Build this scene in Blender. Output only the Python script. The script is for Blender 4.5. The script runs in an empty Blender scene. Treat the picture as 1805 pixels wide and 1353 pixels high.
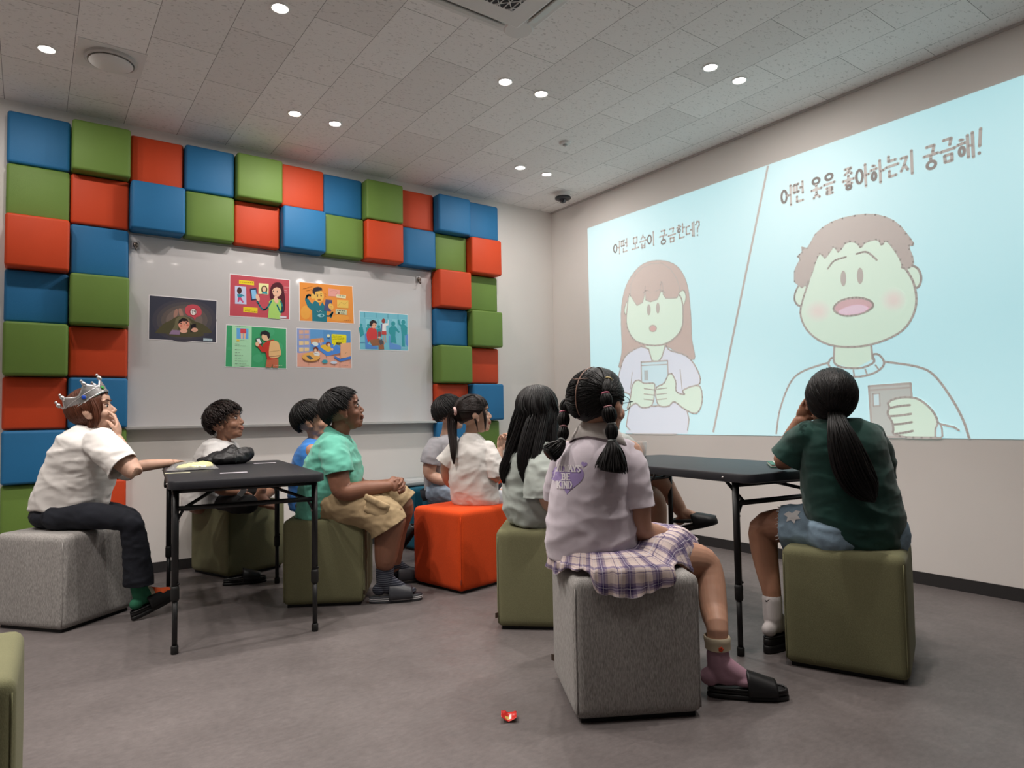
import bpy, bmesh, math, random
from mathutils import Vector, Matrix, noise
random.seed(7)
V = Vector
PI = math.pi
SC = bpy.context.scene
COL = SC.collection

# ---------------------------------------------------------------- camera
IW, IH, FPX = 1805.0, 1353.0, 1181.635
CAM = V((-3.914, -4.767, 0.94))
yaw, pitch, roll = 0.623607, 0.0480949, -0.0173798
FW = V((math.sin(yaw)*math.cos(pitch), math.cos(yaw)*math.cos(pitch), math.sin(pitch)))
_r = V((math.cos(yaw), -math.sin(yaw), 0)); _u = _r.cross(FW)
RT = math.cos(roll)*_r + math.sin(roll)*_u
UP = -math.sin(roll)*_r + math.cos(roll)*_u
cd = bpy.data.cameras.new('camera'); camo = bpy.data.objects.new('camera', cd); COL.objects.link(camo)
cd.sensor_fit = 'HORIZONTAL'; cd.sensor_width = 36.0; cd.lens = FPX/IW*36.0
cd.clip_start = 0.05; cd.clip_end = 60
camo.matrix_world = Matrix(((RT.x, UP.x, -FW.x, CAM.x), (RT.y, UP.y, -FW.y, CAM.y), (RT.z, UP.z, -FW.z, CAM.z), (0, 0, 0, 1)))
SC.camera = camo

# ---------------------------------------------------------------- world, exposure
wd = bpy.data.worlds.new('world'); SC.world = wd; wd.use_nodes = True
wd.node_tree.nodes['Background'].inputs[0].default_value = (1, 0.96, 0.93, 1)
wd.node_tree.nodes['Background'].inputs[1].default_value = 0.0
SC.view_settings.view_transform = 'Standard'
SC.view_settings.look = 'None'
SC.view_settings.exposure = 0.27
SC.view_settings.gamma = 1.0
SC.view_settings.use_curve_mapping = False
try:
    SC.cycles.max_bounces = 10; SC.cycles.diffuse_bounces = 8; SC.cycles.glossy_bounces = 3; SC.cycles.transmission_bounces = 6; SC.cycles.transparent_max_bounces = 8
    SC.cycles.sample_clamp_indirect = 6.0; SC.cycles.use_denoising = True
    SC.cycles.caustics_reflective = False; SC.cycles.caustics_refractive = False
except Exception:
    pass

# room sizes (metres); the corner of the two visible walls stands at the origin
HC = 2.821                       # ceiling height
XL, YF = -6.6, -8.2              # the far ends of the room

# ceiling downlights: positions of the fittings that stand in pairs (and their light)
LAMPS = []
def pair(x, y): LAMPS.extend([(x-.128, y), (x+.128, y)])
for cx_, cy_ in ((-0.795, -.765), (-2.49, -.73), (-4.0, -.76), (-1.64, -1.77), (-3.14, -1.75), (-0.80, -2.52),
                 (-4.75, -1.77), (-4.0, -2.52), (-1.80, -3.5), (-3.3, -3.45), (-2.67, -4.02), (-0.85, -4.2), (-5.6, -2.6)):
    pair(cx_, cy_)
LAMP_W = 48.0

# ---------------------------------------------------------------- helpers
def view_ray(px, py): return FW + (px-IW/2)/FPX*RT - (py-IH/2)/FPX*UP
def at(px, py, dep): return CAM + view_ray(px, py)*dep            # the point that the photo shows there, at that distance
def on_z(px, py, z=0.0):
    v = view_ray(px, py); return CAM + v*((z-CAM.z)/v.z)
def on_back(px, py, y=0.0):
    v = view_ray(px, py); return CAM + v*((y-CAM.y)/v.y)
def on_right(px, py, x=0.0):
    v = view_ray(px, py); return CAM + v*((x-CAM.x)/v.x)
def depth(p): return (V(p)-CAM).dot(FW)

def lin(c):
    return c/12.92 if c <= 0.04045 else ((c+0.055)/1.055)**2.4
def hexc(h):
    h = h.lstrip('#'); return tuple(lin(int(h[i:i+2], 16)/255) for i in (0, 2, 4)) + (1.0,)

ORG = {}
def tag(o, label=None, cat=None, group=None, kind=None):
    if label: o['label'] = label
    if cat: o['category'] = cat
    if group: o['group'] = group
    if kind: o['kind'] = kind
    return o
def empty(name, loc, label=None, cat=None, group=None):
    o = bpy.data.objects.new(name, None); COL.objects.link(o); o.location = loc
    o.empty_display_size = .05
    ORG[o] = V(loc)
    return tag(o, label, cat, group)
def link_mesh(name, me, mats=None, parent=None, smooth=True, origin=None):
    """world-space mesh -> ONE object; its origin is the parent's (or the given / lowest centre) point"""
    if parent is not None: org = ORG[parent]
    elif origin is not None: org = V(origin)
    else: org = V((0, 0, 0))
    me.transform(Matrix.Translation(-org))
    me.name = name
    o = bpy.data.objects.new(name, me); COL.objects.link(o)
    ORG[o] = org
    if parent is not None: o.parent = parent
    else: o.location = org
    if mats:
        if not isinstance(mats, (list, tuple)): mats = [mats]
        for m in mats: me.materials.append(m)
    if smooth:
        for p in me.polygons: p.use_smooth = True
    return o
def obj(name, bm, mats=None, parent=None, smooth=True, origin=None):
    me = bpy.data.meshes.new(name); bm.normal_update(); bm.to_mesh(me); bm.free()
    return link_mesh(name, me, mats, parent, smooth, origin)
def struct(name, bm, m, smooth=False): return tag(obj(name, bm, m, None, smooth), kind='structure')
def dup(root, loc, label=None):
    r = root.copy(); COL.objects.link(r); r.location = loc
    if label: r['label'] = label
    for ch in list(root.children):
        c = ch.copy(); COL.objects.link(c); c.parent = r
        for g in ch.children:
            d = g.copy(); COL.objects.link(d); d.parent = c
    return r
def auto_smooth(o, ang=35):
    for p in o.data.polygons: p.use_smooth = True
    try: o.data.set_sharp_from_angle(angle=math.radians(ang))
    except Exception: pass
    return o

def add_quad(bm, a, b, c, d, mi=0):
    f = bm.faces.new([bm.verts.new(V(p)) for p in (a, b, c, d)]); f.material_index = mi; return f
def add_box(bm, c, size, rot=None, bevel=0, seg=2, mi=0):
    """box centred at c; rot: 3x3"""
    t = bmesh.new(); bmesh.ops.create_cube(t, size=1.0)
    for v in t.verts: v.co = V((v.co.x*size[0], v.co.y*size[1], v.co.z*size[2]))
    if bevel > 0: bmesh.ops.bevel(t, geom=t.edges[:], offset=bevel, segments=seg, profile=.5, affect='EDGES')
    join(bm, t, Matrix.Translation(V(c)) @ (rot.to_4x4() if rot is not None else Matrix.Identity(4)), mi)
def join(bm, t, mtx=None, mi=None):
    mp = {}
    for v in t.verts: mp[v] = bm.verts.new(mtx @ v.co if mtx is not None else v.co)
    for f in t.faces:
        try:
            g = bm.faces.new([mp[v] for v in f.verts]); g.material_index = f.material_index if mi is None else mi; g.smooth = f.smooth
        except ValueError: pass
    t.free()
def frame(d, up=V((0, 0, 1))):
    d = V(d).normalized()
    if abs(d.dot(up)) > .98: up = V((1, 0, 0))
    s = d.cross(up).normalized(); return s, s.cross(d).normalized(), d
def catmull(pts, n):
    """resample a list of equal-length tuples to n points on a Catmull-Rom spline"""
    pts = [tuple(p) for p in pts]; m = len(pts)
    if m == 2:
        return [tuple(a+(b-a)*i/(n-1) for a, b in zip(pts[0], pts[1])) for i in range(n)]
    out = []
    for i in range(n):
        t = i/(n-1)*(m-1); k = min(int(t), m-2); f = t-k
        p0, p1, p2, p3 = pts[max(k-1, 0)], pts[k], pts[k+1], pts[min(k+2, m-1)]
        out.append(tuple(.5*((2*b)+(-a+c)*f+(2*a-5*b+4*c-d)*f*f+(-a+3*b-3*c+d)*f**3) for a, b, c, d in zip(p0, p1, p2, p3)))
    return out
def tube(bm, pts, rad, sides=12, n=None, flat=1.0, up=V((0, 0, 1)), cap=True, mi=0):
    """tapered tube; pts list of points, rad number or list; flat squeezes one axis"""
    if not isinstance(rad, (list, tuple)): rad = [rad]*len(pts)
    q = [tuple(p)+(r,) for p, r in zip(pts, rad)]
    if n: q = catmull(q, n)
    P = [V(a[:3]) for a in q]; Rr = [max(a[3], 1e-4) for a in q]
    rings = []; prev = None
    for i, p in enumerate(P):
        d = (P[min(i+1, len(P)-1)]-P[max(i-1, 0)])
        if d.length < 1e-9: d = V((0, 0, 1))
        d.normalize()
        if prev is None: s, t, _ = frame(d, up)
        else:
            s = prev - d*prev.dot(d)
            if s.length < 1e-6: s, t, _ = frame(d, up)
            s.normalize(); t = s.cross(d).normalized()
        prev = s
        rings.append([bm.verts.new(p + (s*math.cos(a)+t*math.sin(a)*flat)*Rr[i]) for a in [2*PI*k/sides for k in range(sides)]])
    for a, b in zip(rings, rings[1:]):
        for k in range(sides):
            f = bm.faces.new((a[k], a[(k+1) % sides], b[(k+1) % sides], b[k])); f.material_index = mi
    if cap:
        for ring, rev in ((rings[0], True), (rings[-1], False)):
            f = bm.faces.new(ring[::-1] if rev else ring); f.material_index = mi
    return rings
def limb(bm, pts, rad, sides=22, n=22, flat=1.0, up=V((0, 0, 1))):
    """closed limb: a tube with rounded ends, for remeshing"""
    tube(bm, pts, rad, sides, n, flat, up)
    r = rad if isinstance(rad, (list, tuple)) else [rad]*len(pts)
    ball(bm, pts[0], r[0]); ball(bm, pts[-1], r[-1])
def ball(bm, c, r, ax=None, u=14, v=10, mi=0):
    """ellipsoid; r number or 3 radii along ax (3 vectors)"""
    if not isinstance(r, (list, tuple)): r = (r, r, r)
    X, Y, Z = ax if ax else (V((1, 0, 0)), V((0, 1, 0)), V((0, 0, 1)))
    c = V(c); rows = []
    top = bm.verts.new(c+Z*r[2]); bot = bm.verts.new(c-Z*r[2])
    for i in range(1, v):
        th = PI*i/v
        rows.append([bm.verts.new(c+X*(r[0]*math.sin(th)*math.cos(2*PI*k/u))+Y*(r[1]*math.sin(th)*math.sin(2*PI*k/u))+Z*(r[2]*math.cos(th))) for k in range(u)])
    for k in range(u):
        f = bm.faces.new((top, rows[0][k], rows[0][(k+1) % u])); f.material_index = mi
        f = bm.faces.new((bot, rows[-1][(k+1) % u], rows[-1][k])); f.material_index = mi
    for a, b in zip(rows, rows[1:]):
        for k in range(u):
            f = bm.faces.new((a[k], b[k], b[(k+1) % u], a[(k+1) % u])); f.material_index = mi
def loft(bm, secs, sides=28, n=None, cap=True, mi=0, power=2.2):
    """secs: (centre, half-axis u, half-axis v); superellipse rings"""
    q = [tuple(c)+tuple(u)+tuple(v) for c, u, v in secs]
    if n: q = catmull(q, n)
    rings = []
    e = 2.0/power
    for a in q:
        c, u, v = V(a[:3]), V(a[3:6]), V(a[6:9])
        ring = []
        for k in range(sides):
            t = 2*PI*k/sides; ct, st = math.cos(t), math.sin(t)
            ring.append(bm.verts.new(c+u*(math.copysign(abs(ct)**e, ct))+v*(math.copysign(abs(st)**e, st))))
        rings.append(ring)
    for a, b in zip(rings, rings[1:]):
        for k in range(sides):
            f = bm.faces.new((a[k], a[(k+1) % sides], b[(k+1) % sides], b[k])); f.material_index = mi
    if cap:
        bm.faces.new(rings[0][::-1]).material_index = mi; bm.faces.new(rings[-1]).material_index = mi
    return rings
def lathe(bm, c, prof, sides=24, ax=None, mi=0, cap=True):
    """prof: (radius, height) list along ax[2]"""
    X, Y, Z = ax if ax else (V((1, 0, 0)), V((0, 1, 0)), V((0, 0, 1)))
    c = V(c)
    rings = [[bm.verts.new(c+Z*h+(X*math.cos(2*PI*k/sides)+Y*math.sin(2*PI*k/sides))*max(r, 1e-4)) for k in range(sides)] for r, h in prof]
    for a, b in zip(rings, rings[1:]):
        for k in range(sides):
            f = bm.faces.new((a[k], a[(k+1) % sides], b[(k+1) % sides], b[k])); f.material_index = mi
    if cap:
        bm.faces.new(rings[0][::-1]).material_index = mi; bm.faces.new(rings[-1]).material_index = mi
def torus(bm, c, R, r, ax, su=24, sv=8, mi=0, squash=1.0):
    X, Y, Z = ax; c = V(c); rings = []
    for i in range(su):
        a = 2*PI*i/su; e = X*math.cos(a)+Y*math.sin(a)*squash; en = e
        rings.append([bm.verts.new(c+e*R+en*(r*math.cos(2*PI*j/sv))+Z*(r*math.sin(2*PI*j/sv))) for j in range(sv)])
    for i in range(su):
        a, b = rings[i], rings[(i+1) % su]
        for j in range(sv):
            f = bm.faces.new((a[j], b[j], b[(j+1) % sv], a[(j+1) % sv])); f.material_index = mi
def remesh(bm, voxel=.006, smooth=4, factor=.5):
    """one continuous closed surface round everything in bm; returns a new bmesh"""
    bmesh.ops.recalc_face_normals(bm, faces=bm.faces[:])
    me = bpy.data.meshes.new('tmp'); bm.to_mesh(me); bm.free()
    o = bpy.data.objects.new('tmp', me); COL.objects.link(o)
    m = o.modifiers.new('r', 'REMESH'); m.mode = 'VOXEL'; m.voxel_size = voxel; m.adaptivity = 0
    if smooth:
        s = o.modifiers.new('s', 'SMOOTH'); s.iterations = smooth; s.factor = factor
    dg = bpy.context.evaluated_depsgraph_get(); dg.update()
    me2 = bpy.data.meshes.new_from_object(o.evaluated_get(dg))
    bpy.data.objects.remove(o); bpy.data.meshes.remove(me)
    b2 = bmesh.new(); b2.from_mesh(me2); bpy.data.meshes.remove(me2)
    return b2
def cut_end(bm, c, nrm, rad):
    """open a sleeve or hem: drop what lies past the plane (c, nrm) within rad of c"""
    c = V(c); nrm = V(nrm).normalized()
    fs = [f for f in bm.faces if (f.calc_center_median()-c).length < rad]
    vs = set(v for f in fs for v in f.verts); es = set(e for f in fs for e in f.edges)
    r = bmesh.ops.bisect_plane(bm, geom=list(vs)+list(es)+fs, plane_co=c, plane_no=nrm, dist=1e-5)
    kill = [f for f in bm.faces if (f.calc_center_median()-c).length < rad*1.05 and (f.calc_center_median()-c).dot(nrm) > 1e-5]
    bmesh.ops.delete(bm, geom=kill, context='FACES')
def main_island(bm):
    """keep only the largest connected piece"""
    seen, best = set(), []
    for f0 in bm.faces:
        if f0 in seen: continue
        st, isl = [f0], []; seen.add(f0)
        while st:
            f = st.pop(); isl.append(f)
            for e in f.edges:
                for g in e.link_faces:
                    if g not in seen: seen.add(g); st.append(g)
        if len(isl) > len(best): best = isl
    b = set(best); bmesh.ops.delete(bm, geom=[f for f in bm.faces if f not in b], context='FACES')
def thicken(bm, t):
    """give an open cloth shell an inner side and a rim"""
    bm.normal_update()
    faces = bm.faces[:]
    inner = {v: bm.verts.new(v.co - v.normal*t) for v in bm.verts[:]}
    bnd = [e for e in bm.edges if e.is_boundary]
    for f in faces:
        g = bm.faces.new([inner[v] for v in f.verts][::-1]); g.material_index = f.material_index
    for e in bnd:
        a, b = e.verts; lf = e.link_faces[0]
        vs = list(lf.verts); i = vs.index(a); fwd = vs[(i+1) % len(vs)] is b
        q = (b, a, inner[a], inner[b]) if fwd else (a, b, inner[b], inner[a])
        try: bm.faces.new(q).material_index = lf.material_index
        except ValueError: pass
def folds(bm, amp=.006, scale=(8, 8, 22), axes=None, seed=0.0, where=None, sharp=1.6):
    """wrinkles in cloth: ridged noise stretched along the given axes"""
    X, Y, Z = axes if axes else (V((1, 0, 0)), V((0, 1, 0)), V((0, 0, 1)))
    bm.normal_update()
    mv = []
    for v in bm.verts:
        p = V((v.co.dot(X)*scale[0]+seed, v.co.dot(Y)*scale[1]+seed*1.7, v.co.dot(Z)*scale[2]-seed))
        w = noise.noise_vector(p*.35)*.9
        n = noise.noise(p+w)
        n2 = noise.noise(p*2.1+w+V((9, 3, 5)))
        h = (1-abs(n)*2)  # ridges
        h = math.copysign(abs(h)**sharp, h)*.6 + n2*.25
        k = where(v.co) if where else 1.0
        mv.append((v, v.normal*(amp*h*k)))
    for v, d in mv: v.co += d

# ---------------------------------------------------------------- materials
MATS = {}
def nt(m): return m.node_tree.nodes, m.node_tree.links
def mat(name, col, rough=.6, spec=.4, metal=0, bump=0, bscale=200, var=0, vscale=12, sheen=0, sss=0, coat=0, stretch=None, alpha=1, trans=0, fine=0):
    """principled material with procedural mottling (var) and relief (bump)"""
    if name in MATS: return MATS[name]
    m = bpy.data.materials.new(name); m.use_nodes = True; N, L = nt(m)
    b = N['Principled BSDF']; c = hexc(col) if isinstance(col, str) else tuple(col)+(1.0,)
    b.inputs['Base Color'].default_value = c
    b.inputs['Roughness'].default_value = rough; b.inputs['Specular IOR Level'].default_value = spec; b.inputs['Metallic'].default_value = metal
    b.inputs['Sheen Weight'].default_value = sheen; b.inputs['Coat Weight'].default_value = coat
    if sss:
        b.inputs['Subsurface Weight'].default_value = sss; b.inputs['Subsurface Radius'].default_value = (.012, .004, .002); b.inputs['Subsurface Scale'].default_value = 1.0
    b.inputs['Alpha'].default_value = alpha; b.inputs['Transmission Weight'].default_value = trans
    tc = N.new('ShaderNodeTexCoord'); vec = tc.outputs['Object']
    if stretch:
        mp = N.new('ShaderNodeMapping'); mp.inputs['Scale'].default_value = stretch; L.new(vec, mp.inputs[0]); vec = mp.outputs[0]
    last = None
    if var:
        n = N.new('ShaderNodeTexNoise'); n.inputs['Scale'].default_value = vscale; n.inputs['Detail'].default_value = 5; L.new(vec, n.inputs['Vector'])
        r = N.new('ShaderNodeMapRange'); r.inputs[1].default_value = .3; r.inputs[2].default_value = .7; r.inputs[3].default_value = 1-var; r.inputs[4].default_value = 1+var; L.new(n.outputs['Fac'], r.inputs[0])
        last = r.outputs[0]
    if fine:
        n = N.new('ShaderNodeTexNoise'); n.inputs['Scale'].default_value = bscale; n.inputs['Detail'].default_value = 2; L.new(vec, n.inputs['Vector'])
        r = N.new('ShaderNodeMapRange'); r.inputs[1].default_value = .3; r.inputs[2].default_value = .7; r.inputs[3].default_value = 1-fine; r.inputs[4].default_value = 1+fine; L.new(n.outputs['Fac'], r.inputs[0])
        if last is None: last = r.outputs[0]
        else:
            q = N.new('ShaderNodeMath'); q.operation = 'MULTIPLY'; L.new(last, q.inputs[0]); L.new(r.outputs[0], q.inputs[1]); last = q.outputs[0]
    if last is not None:
        h = N.new('ShaderNodeHueSaturation'); h.inputs['Color'].default_value = c; L.new(last, h.inputs['Value']); L.new(h.outputs[0], b.inputs['Base Color'])
    if bump:
        n = N.new('ShaderNodeTexNoise'); n.inputs['Scale'].default_value = bscale; n.inputs['Detail'].default_value = 3; L.new(vec, n.inputs['Vector'])
        bp = N.new('ShaderNodeBump'); bp.inputs['Strength'].default_value = bump; bp.inputs['Distance'].default_value = .002; L.new(n.outputs['Fac'], bp.inputs['Height']); L.new(bp.outputs[0], b.inputs['Normal'])
    MATS[name] = m; return m
def emis(name, col, strength):
    if name in MATS: return MATS[name]
    m = bpy.data.materials.new(name); m.use_nodes = True; N, L = nt(m); b = N['Principled BSDF']
    b.inputs['Base Color'].default_value = (.8, .8, .8, 1); b.inputs['Emission Color'].default_value = hexc(col); b.inputs['Emission Strength'].default_value = strength
    MATS[name] = m; return m
# ---------------------------------------------------------------- room shell
def tile_mat():
    m = bpy.data.materials.new('acoustic_tile'); m.use_nodes = True; N, L = nt(m); b = N['Principled BSDF']
    b.inputs['Roughness'].default_value = .9; b.inputs['Specular IOR Level'].default_value = .1
    g = N.new('ShaderNodeNewGeometry'); sp = N.new('ShaderNodeSeparateXYZ'); L.new(g.outputs['Position'], sp.inputs[0])
    ax = N.new('ShaderNodeMath'); ax.operation = 'ADD'; ax.inputs[1].default_value = 4.06; L.new(sp.outputs[0], ax.inputs[0])
    ay = N.new('ShaderNodeMath'); ay.operation = 'ADD'; ay.inputs[1].default_value = .27; L.new(sp.outputs[1], ay.inputs[0])
    cb = N.new('ShaderNodeCombineXYZ'); L.new(ay.outputs[0], cb.inputs[0]); L.new(ax.outputs[0], cb.inputs[1])
    br = N.new('ShaderNodeTexBrick'); br.offset = .5; br.inputs['Scale'].default_value = 1; br.inputs['Brick Width'].default_value = .6; br.inputs['Row Height'].default_value = .3005
    br.inputs['Mortar Size'].default_value = .0016; br.inputs['Mortar Smooth'].default_value = .3
    br.inputs['Color1'].default_value = (.84, .805, .785, 1); br.inputs['Color2'].default_value = (.95, .92, .90, 1); br.inputs['Mortar'].default_value = (.30, .28, .27, 1)
    br.inputs['Bias'].default_value = 0; L.new(cb.outputs[0], br.inputs['Vector'])
    # short worm-like pits
    mp = N.new('ShaderNodeMapping'); mp.inputs['Scale'].default_value = (42, 95, 1); mp.inputs['Rotation'].default_value = (0, 0, .5); L.new(g.outputs['Position'], mp.inputs[0])
    n = N.new('ShaderNodeTexNoise'); n.inputs['Scale'].default_value = 1.0; n.inputs['Detail'].default_value = 1.5; n.inputs['Distortion'].default_value = .8; L.new(mp.outputs[0], n.inputs['Vector'])
    r = N.new('ShaderNodeMapRange'); r.inputs[1].default_value = .61; r.inputs[2].default_value = .68; r.inputs[3].default_value = 0; r.inputs[4].default_value = .38; L.new(n.outputs['Fac'], r.inputs[0])
    mx = N.new('ShaderNodeMix'); mx.data_type = 'RGBA'; mx.inputs['B'].default_value = (.34, .31, .29, 1); L.new(r.outputs[0], mx.inputs['Factor']); L.new(br.outputs['Color'], mx.inputs['A'])
    L.new(mx.outputs['Result'], b.inputs['Base Color'])
    bp = N.new('ShaderNodeBump'); bp.invert = True; bp.inputs['Strength'].default_value = .5; bp.inputs['Distance'].default_value = .003; L.new(r.outputs[0], bp.inputs['Height']); L.new(bp.outputs[0], b.inputs['Normal'])
    return m
def floor_mat():
    m = bpy.data.materials.new('vinyl_floor'); m.use_nodes = True; N, L = nt(m); b = N['Principled BSDF']
    b.inputs['Roughness'].default_value = .42; b.inputs['Specular IOR Level'].default_value = .35
    g = N.new('ShaderNodeNewGeometry')
    def nz(scale, det, lo, hi, st=None):
        v = g.outputs['Position']
        if st: mp = N.new('ShaderNodeMapping'); mp.inputs['Scale'].default_value = st; L.new(v, mp.inputs[0]); v = mp.outputs[0]
        n = N.new('ShaderNodeTexNoise'); n.inputs['Scale'].default_value = scale; n.inputs['Detail'].default_value = det; n.inputs['Roughness'].default_value = .6; L.new(v, n.inputs['Vector'])
        r = N.new('ShaderNodeMapRange'); r.inputs[1].default_value = .3; r.inputs[2].default_value = .7; r.inputs[3].default_value = lo; r.inputs[4].default_value = hi; L.new(n.outputs['Fac'], r.inputs[0]); return r.outputs[0]
    a, c, e = nz(2.4, 7, .84, 1.15), nz(38, 4, .87, 1.12, (1, 1.9, 1)), nz(170, 2, .95, 1.05)
    q = N.new('ShaderNodeMath'); q.operation = 'MULTIPLY'; L.new(a, q.inputs[0]); L.new(c, q.inputs[1])
    q2 = N.new('ShaderNodeMath'); q2.operation = 'MULTIPLY'; L.new(q.outputs[0], q2.inputs[0]); L.new(e, q2.inputs[1])
    h = N.new('ShaderNodeHueSaturation'); h.inputs['Color'].default_value = FLOOR_C; L.new(q2.outputs[0], h.inputs['Value']); L.new(h.outputs[0], b.inputs['Base Color'])
    r = nz(9, 4, .36, .52); L.new(r, b.inputs['Roughness'])
    return m
FLOOR_C = (.130, .114, .112, 1)
M_wall = mat('wall_paint', (.80, .765, .735), .7, .25, var=.025, vscale=1.5, bump=.12, bscale=260)
M_base = mat('baseboard', (.035, .033, .034), .5, .3)
M_tile, M_floor = tile_mat(), floor_mat()

def slab(name, lo, hi, m):
    bm = bmesh.new(); add_box(bm, [(a+b)/2 for a, b in zip(lo, hi)], [b-a for a, b in zip(lo, hi)]); return struct(name, bm, m)
slab('floor', (XL-.1, YF-.1, -.1), (.1, .1, 0), M_floor)
slab('ceiling', (XL-.1, YF-.1, HC), (.1, .1, HC+.1), M_tile)
slab('wall_back', (XL, 0, 0), (0, .1, HC), M_wall)
slab('wall_right', (0, YF, 0), (.1, .1, HC), M_wall)
slab('wall_left', (XL-.1, YF, 0), (XL, .1, HC), M_wall)
slab('wall_front', (XL, YF-.1, 0), (0, YF, HC), mat('wall_dark_bounce_cut', (.16, .15, .15), .7))  # unseen wall, coloured dark to cut the light bounced onto the pouf fronts
slab('baseboard_back', (XL, -.008, 0), (-.008, 0, .065), M_base)
slab('baseboard_right', (-.008, YF, 0), (0, 0, .065), M_base)
# thin shadow-gap moulding between the tiles and the screen wall
slab('trim_1', (-.014, YF, HC-.012), (0, 0, HC), mat('moulding', (.55, .52, .50), .6))

# ---------------------------------------------------------------- ceiling fittings
M_white = mat('white_plastic', (.78, .76, .74), .45, .4)
M_lamp = emis('lamp_disc', '#fff4ea', 14.0)
M_ring = mat('lamp_ring', (.85, .84, .82), .35, .5)
def lamp_label(i):
    names = {0: 'round ceiling downlight, left of the pair nearest the dome camera', 1: 'round ceiling downlight, right of the pair nearest the dome camera',
             2: 'round ceiling downlight, left of the pair above the whiteboard centre', 3: 'round ceiling downlight, right of the pair above the whiteboard centre',
             5: 'round ceiling downlight beside the round ceiling vent', 6: 'round ceiling downlight, left of the pair in the middle of the ceiling',
             7: 'round ceiling downlight, right of the pair in the middle of the ceiling', 9: 'round ceiling downlight at the top edge, left of the air conditioner',
             10: 'round ceiling downlight, left of the pair nearest the projected picture', 11: 'round ceiling downlight, right of the pair nearest the projected picture'}
    return names.get(i, 'round ceiling downlight outside the view')
for i, (lx, ly) in enumerate(LAMPS):
    o = empty('downlight', (lx, ly, HC), lamp_label(i), 'ceiling light', 'recessed ceiling downlights')
    bm = bmesh.new(); lathe(bm, (lx, ly, HC), [(.044, 0), (.044, -.004), (.037, -.005), (.033, -.001), (.033, .0)], 28, cap=False); auto_smooth(obj('trim_ring', bm, M_ring, o))
    bm = bmesh.new(); lathe(bm, (lx, ly, HC), [(.033, -.0005), (.033, -.0025), (.018, -.003)], 28); obj('diffuser', bm, M_lamp, o)
    near_wall = lx > -1.2 or ly > -1
    ld = bpy.data.lights.new('lamp', 'AREA' if near_wall else 'SPOT'); lo = bpy.data.objects.new('lamp', ld); COL.objects.link(lo); lo.parent = o; lo.location = (0, 0, -.02)
    if near_wall: ld.shape = 'DISK'; ld.size = .06; ld.spread = PI
    else: ld.spot_size = math.radians(104); ld.spot_blend = .6; ld.shadow_soft_size = .03
    ld.energy = LAMP_W*(.245 if near_wall else 1)*(.22 if ly < -3.6 or (ly < -3.2 and lx < -2.5) else .34 if lx > -1.2 else .28 if (lx < -3.6 and ly > -1) else .52 if ly > -1 else 1); ld.color = (1, .93, .87);

# round supply-air vent
vc = V((-3.599, -.828, HC))
o = empty('ceiling_vent', vc, 'white round ceiling air vent on a square tile', 'vent')
bm = bmesh.new(); add_box(bm, vc+V((0, 0, -.002)), (.30, .30, .004), bevel=.001, seg=1); obj('mounting_plate', bm, M_white, o, False)
bm = bmesh.new(); lathe(bm, vc, [(.098, -.004), (.122, -.004), (.120, -.016), (.108, -.022), (.100, -.012)], 40, cap=False); auto_smooth(obj('rim', bm, mat('vent_rim', (.55, .52, .50), .5), o))
bm = bmesh.new(); lathe(bm, vc, [(.03, -.004), (.03, -.018), (.096, -.020), (.100, -.026), (.090, -.032), (.04, -.036), (.001, -.037)], 40); auto_smooth(obj('cover_disc', bm, M_white, o))
# dome camera
dc = V((-.274, -.492, HC))
o = empty('dome_camera', dc, 'white and black dome security camera near the ceiling corner', 'security camera')
bm = bmesh.new(); lathe(bm, dc, [(.062, 0), (.062, -.03), (.058, -.036), (.04, -.038)], 32); auto_smooth(obj('housing', bm, M_white, o))
bm = bmesh.new(); lathe(bm, dc, [(.05, -.034), (.067, -.038), (.068, -.05), (.055, -.058), (.034, -.06)], 32); auto_smooth(obj('visor_ring', bm, mat('dark_plastic', (.012, .012, .016), .35), o))
bm = bmesh.new(); ball(bm, dc+V((0, 0, -.056)), (.034, .034, .032), u=24, v=16); obj('dome', bm, mat('dark_glass', (.006, .006, .01), .06, .6, coat=.5), o)
# small ceiling detector
sc_ = V((-.94, -1.309, HC))
o = empty('ceiling_detector', sc_, 'small round white detector on the ceiling, between the downlight pairs', 'detector')
bm = bmesh.new(); lathe(bm, sc_, [(.04, 0), (.04, -.008), (.034, -.014), (.018, -.016)], 24); auto_smooth(obj('base', bm, M_white, o))
bm = bmesh.new(); lathe(bm, sc_, [(.016, -.014), (.016, -.022), (.008, -.026)], 16); obj('sensor', bm, mat('grey_plastic', (.45, .44, .43), .4), o)
# cassette air conditioner: only its corner looks into the picture
ac = V((-2.445, -2.665, HC))        # centre; nearest corner points at the room corner
AW = .48
o = empty('air_conditioner', ac, 'white cassette air conditioner with mesh grille in the ceiling', 'air conditioner')
bm = bmesh.new()
add_box(bm, ac+V((0, 0, -.010)), (2*AW, 2*AW, .02), bevel=.008)
add_box(bm, ac+V((0, 0, -.024)), (2*AW-.17, 2*AW-.17, .03), bevel=.012)
obj('panel', bm, M_white, o, False)
for sx, sy in ((1, 0), (-1, 0), (0, 1), (0, -1)):
    bm = bmesh.new()
    c = ac+V((sx*(AW-.045), sy*(AW-.045), -.024))
    rot = Matrix.Rotation(math.radians(22)*(-sx), 3, 'Y') if sx else Matrix.Rotation(math.radians(22)*sy, 3, 'X')
    add_box(bm, c, (.07 if sx else 2*AW-.30, 2*AW-.30 if sx else .07, .008), rot, .003, 1); obj('louvre', bm, mat('louvre_plastic', (.60, .60, .57), .5), o, False)
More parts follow.
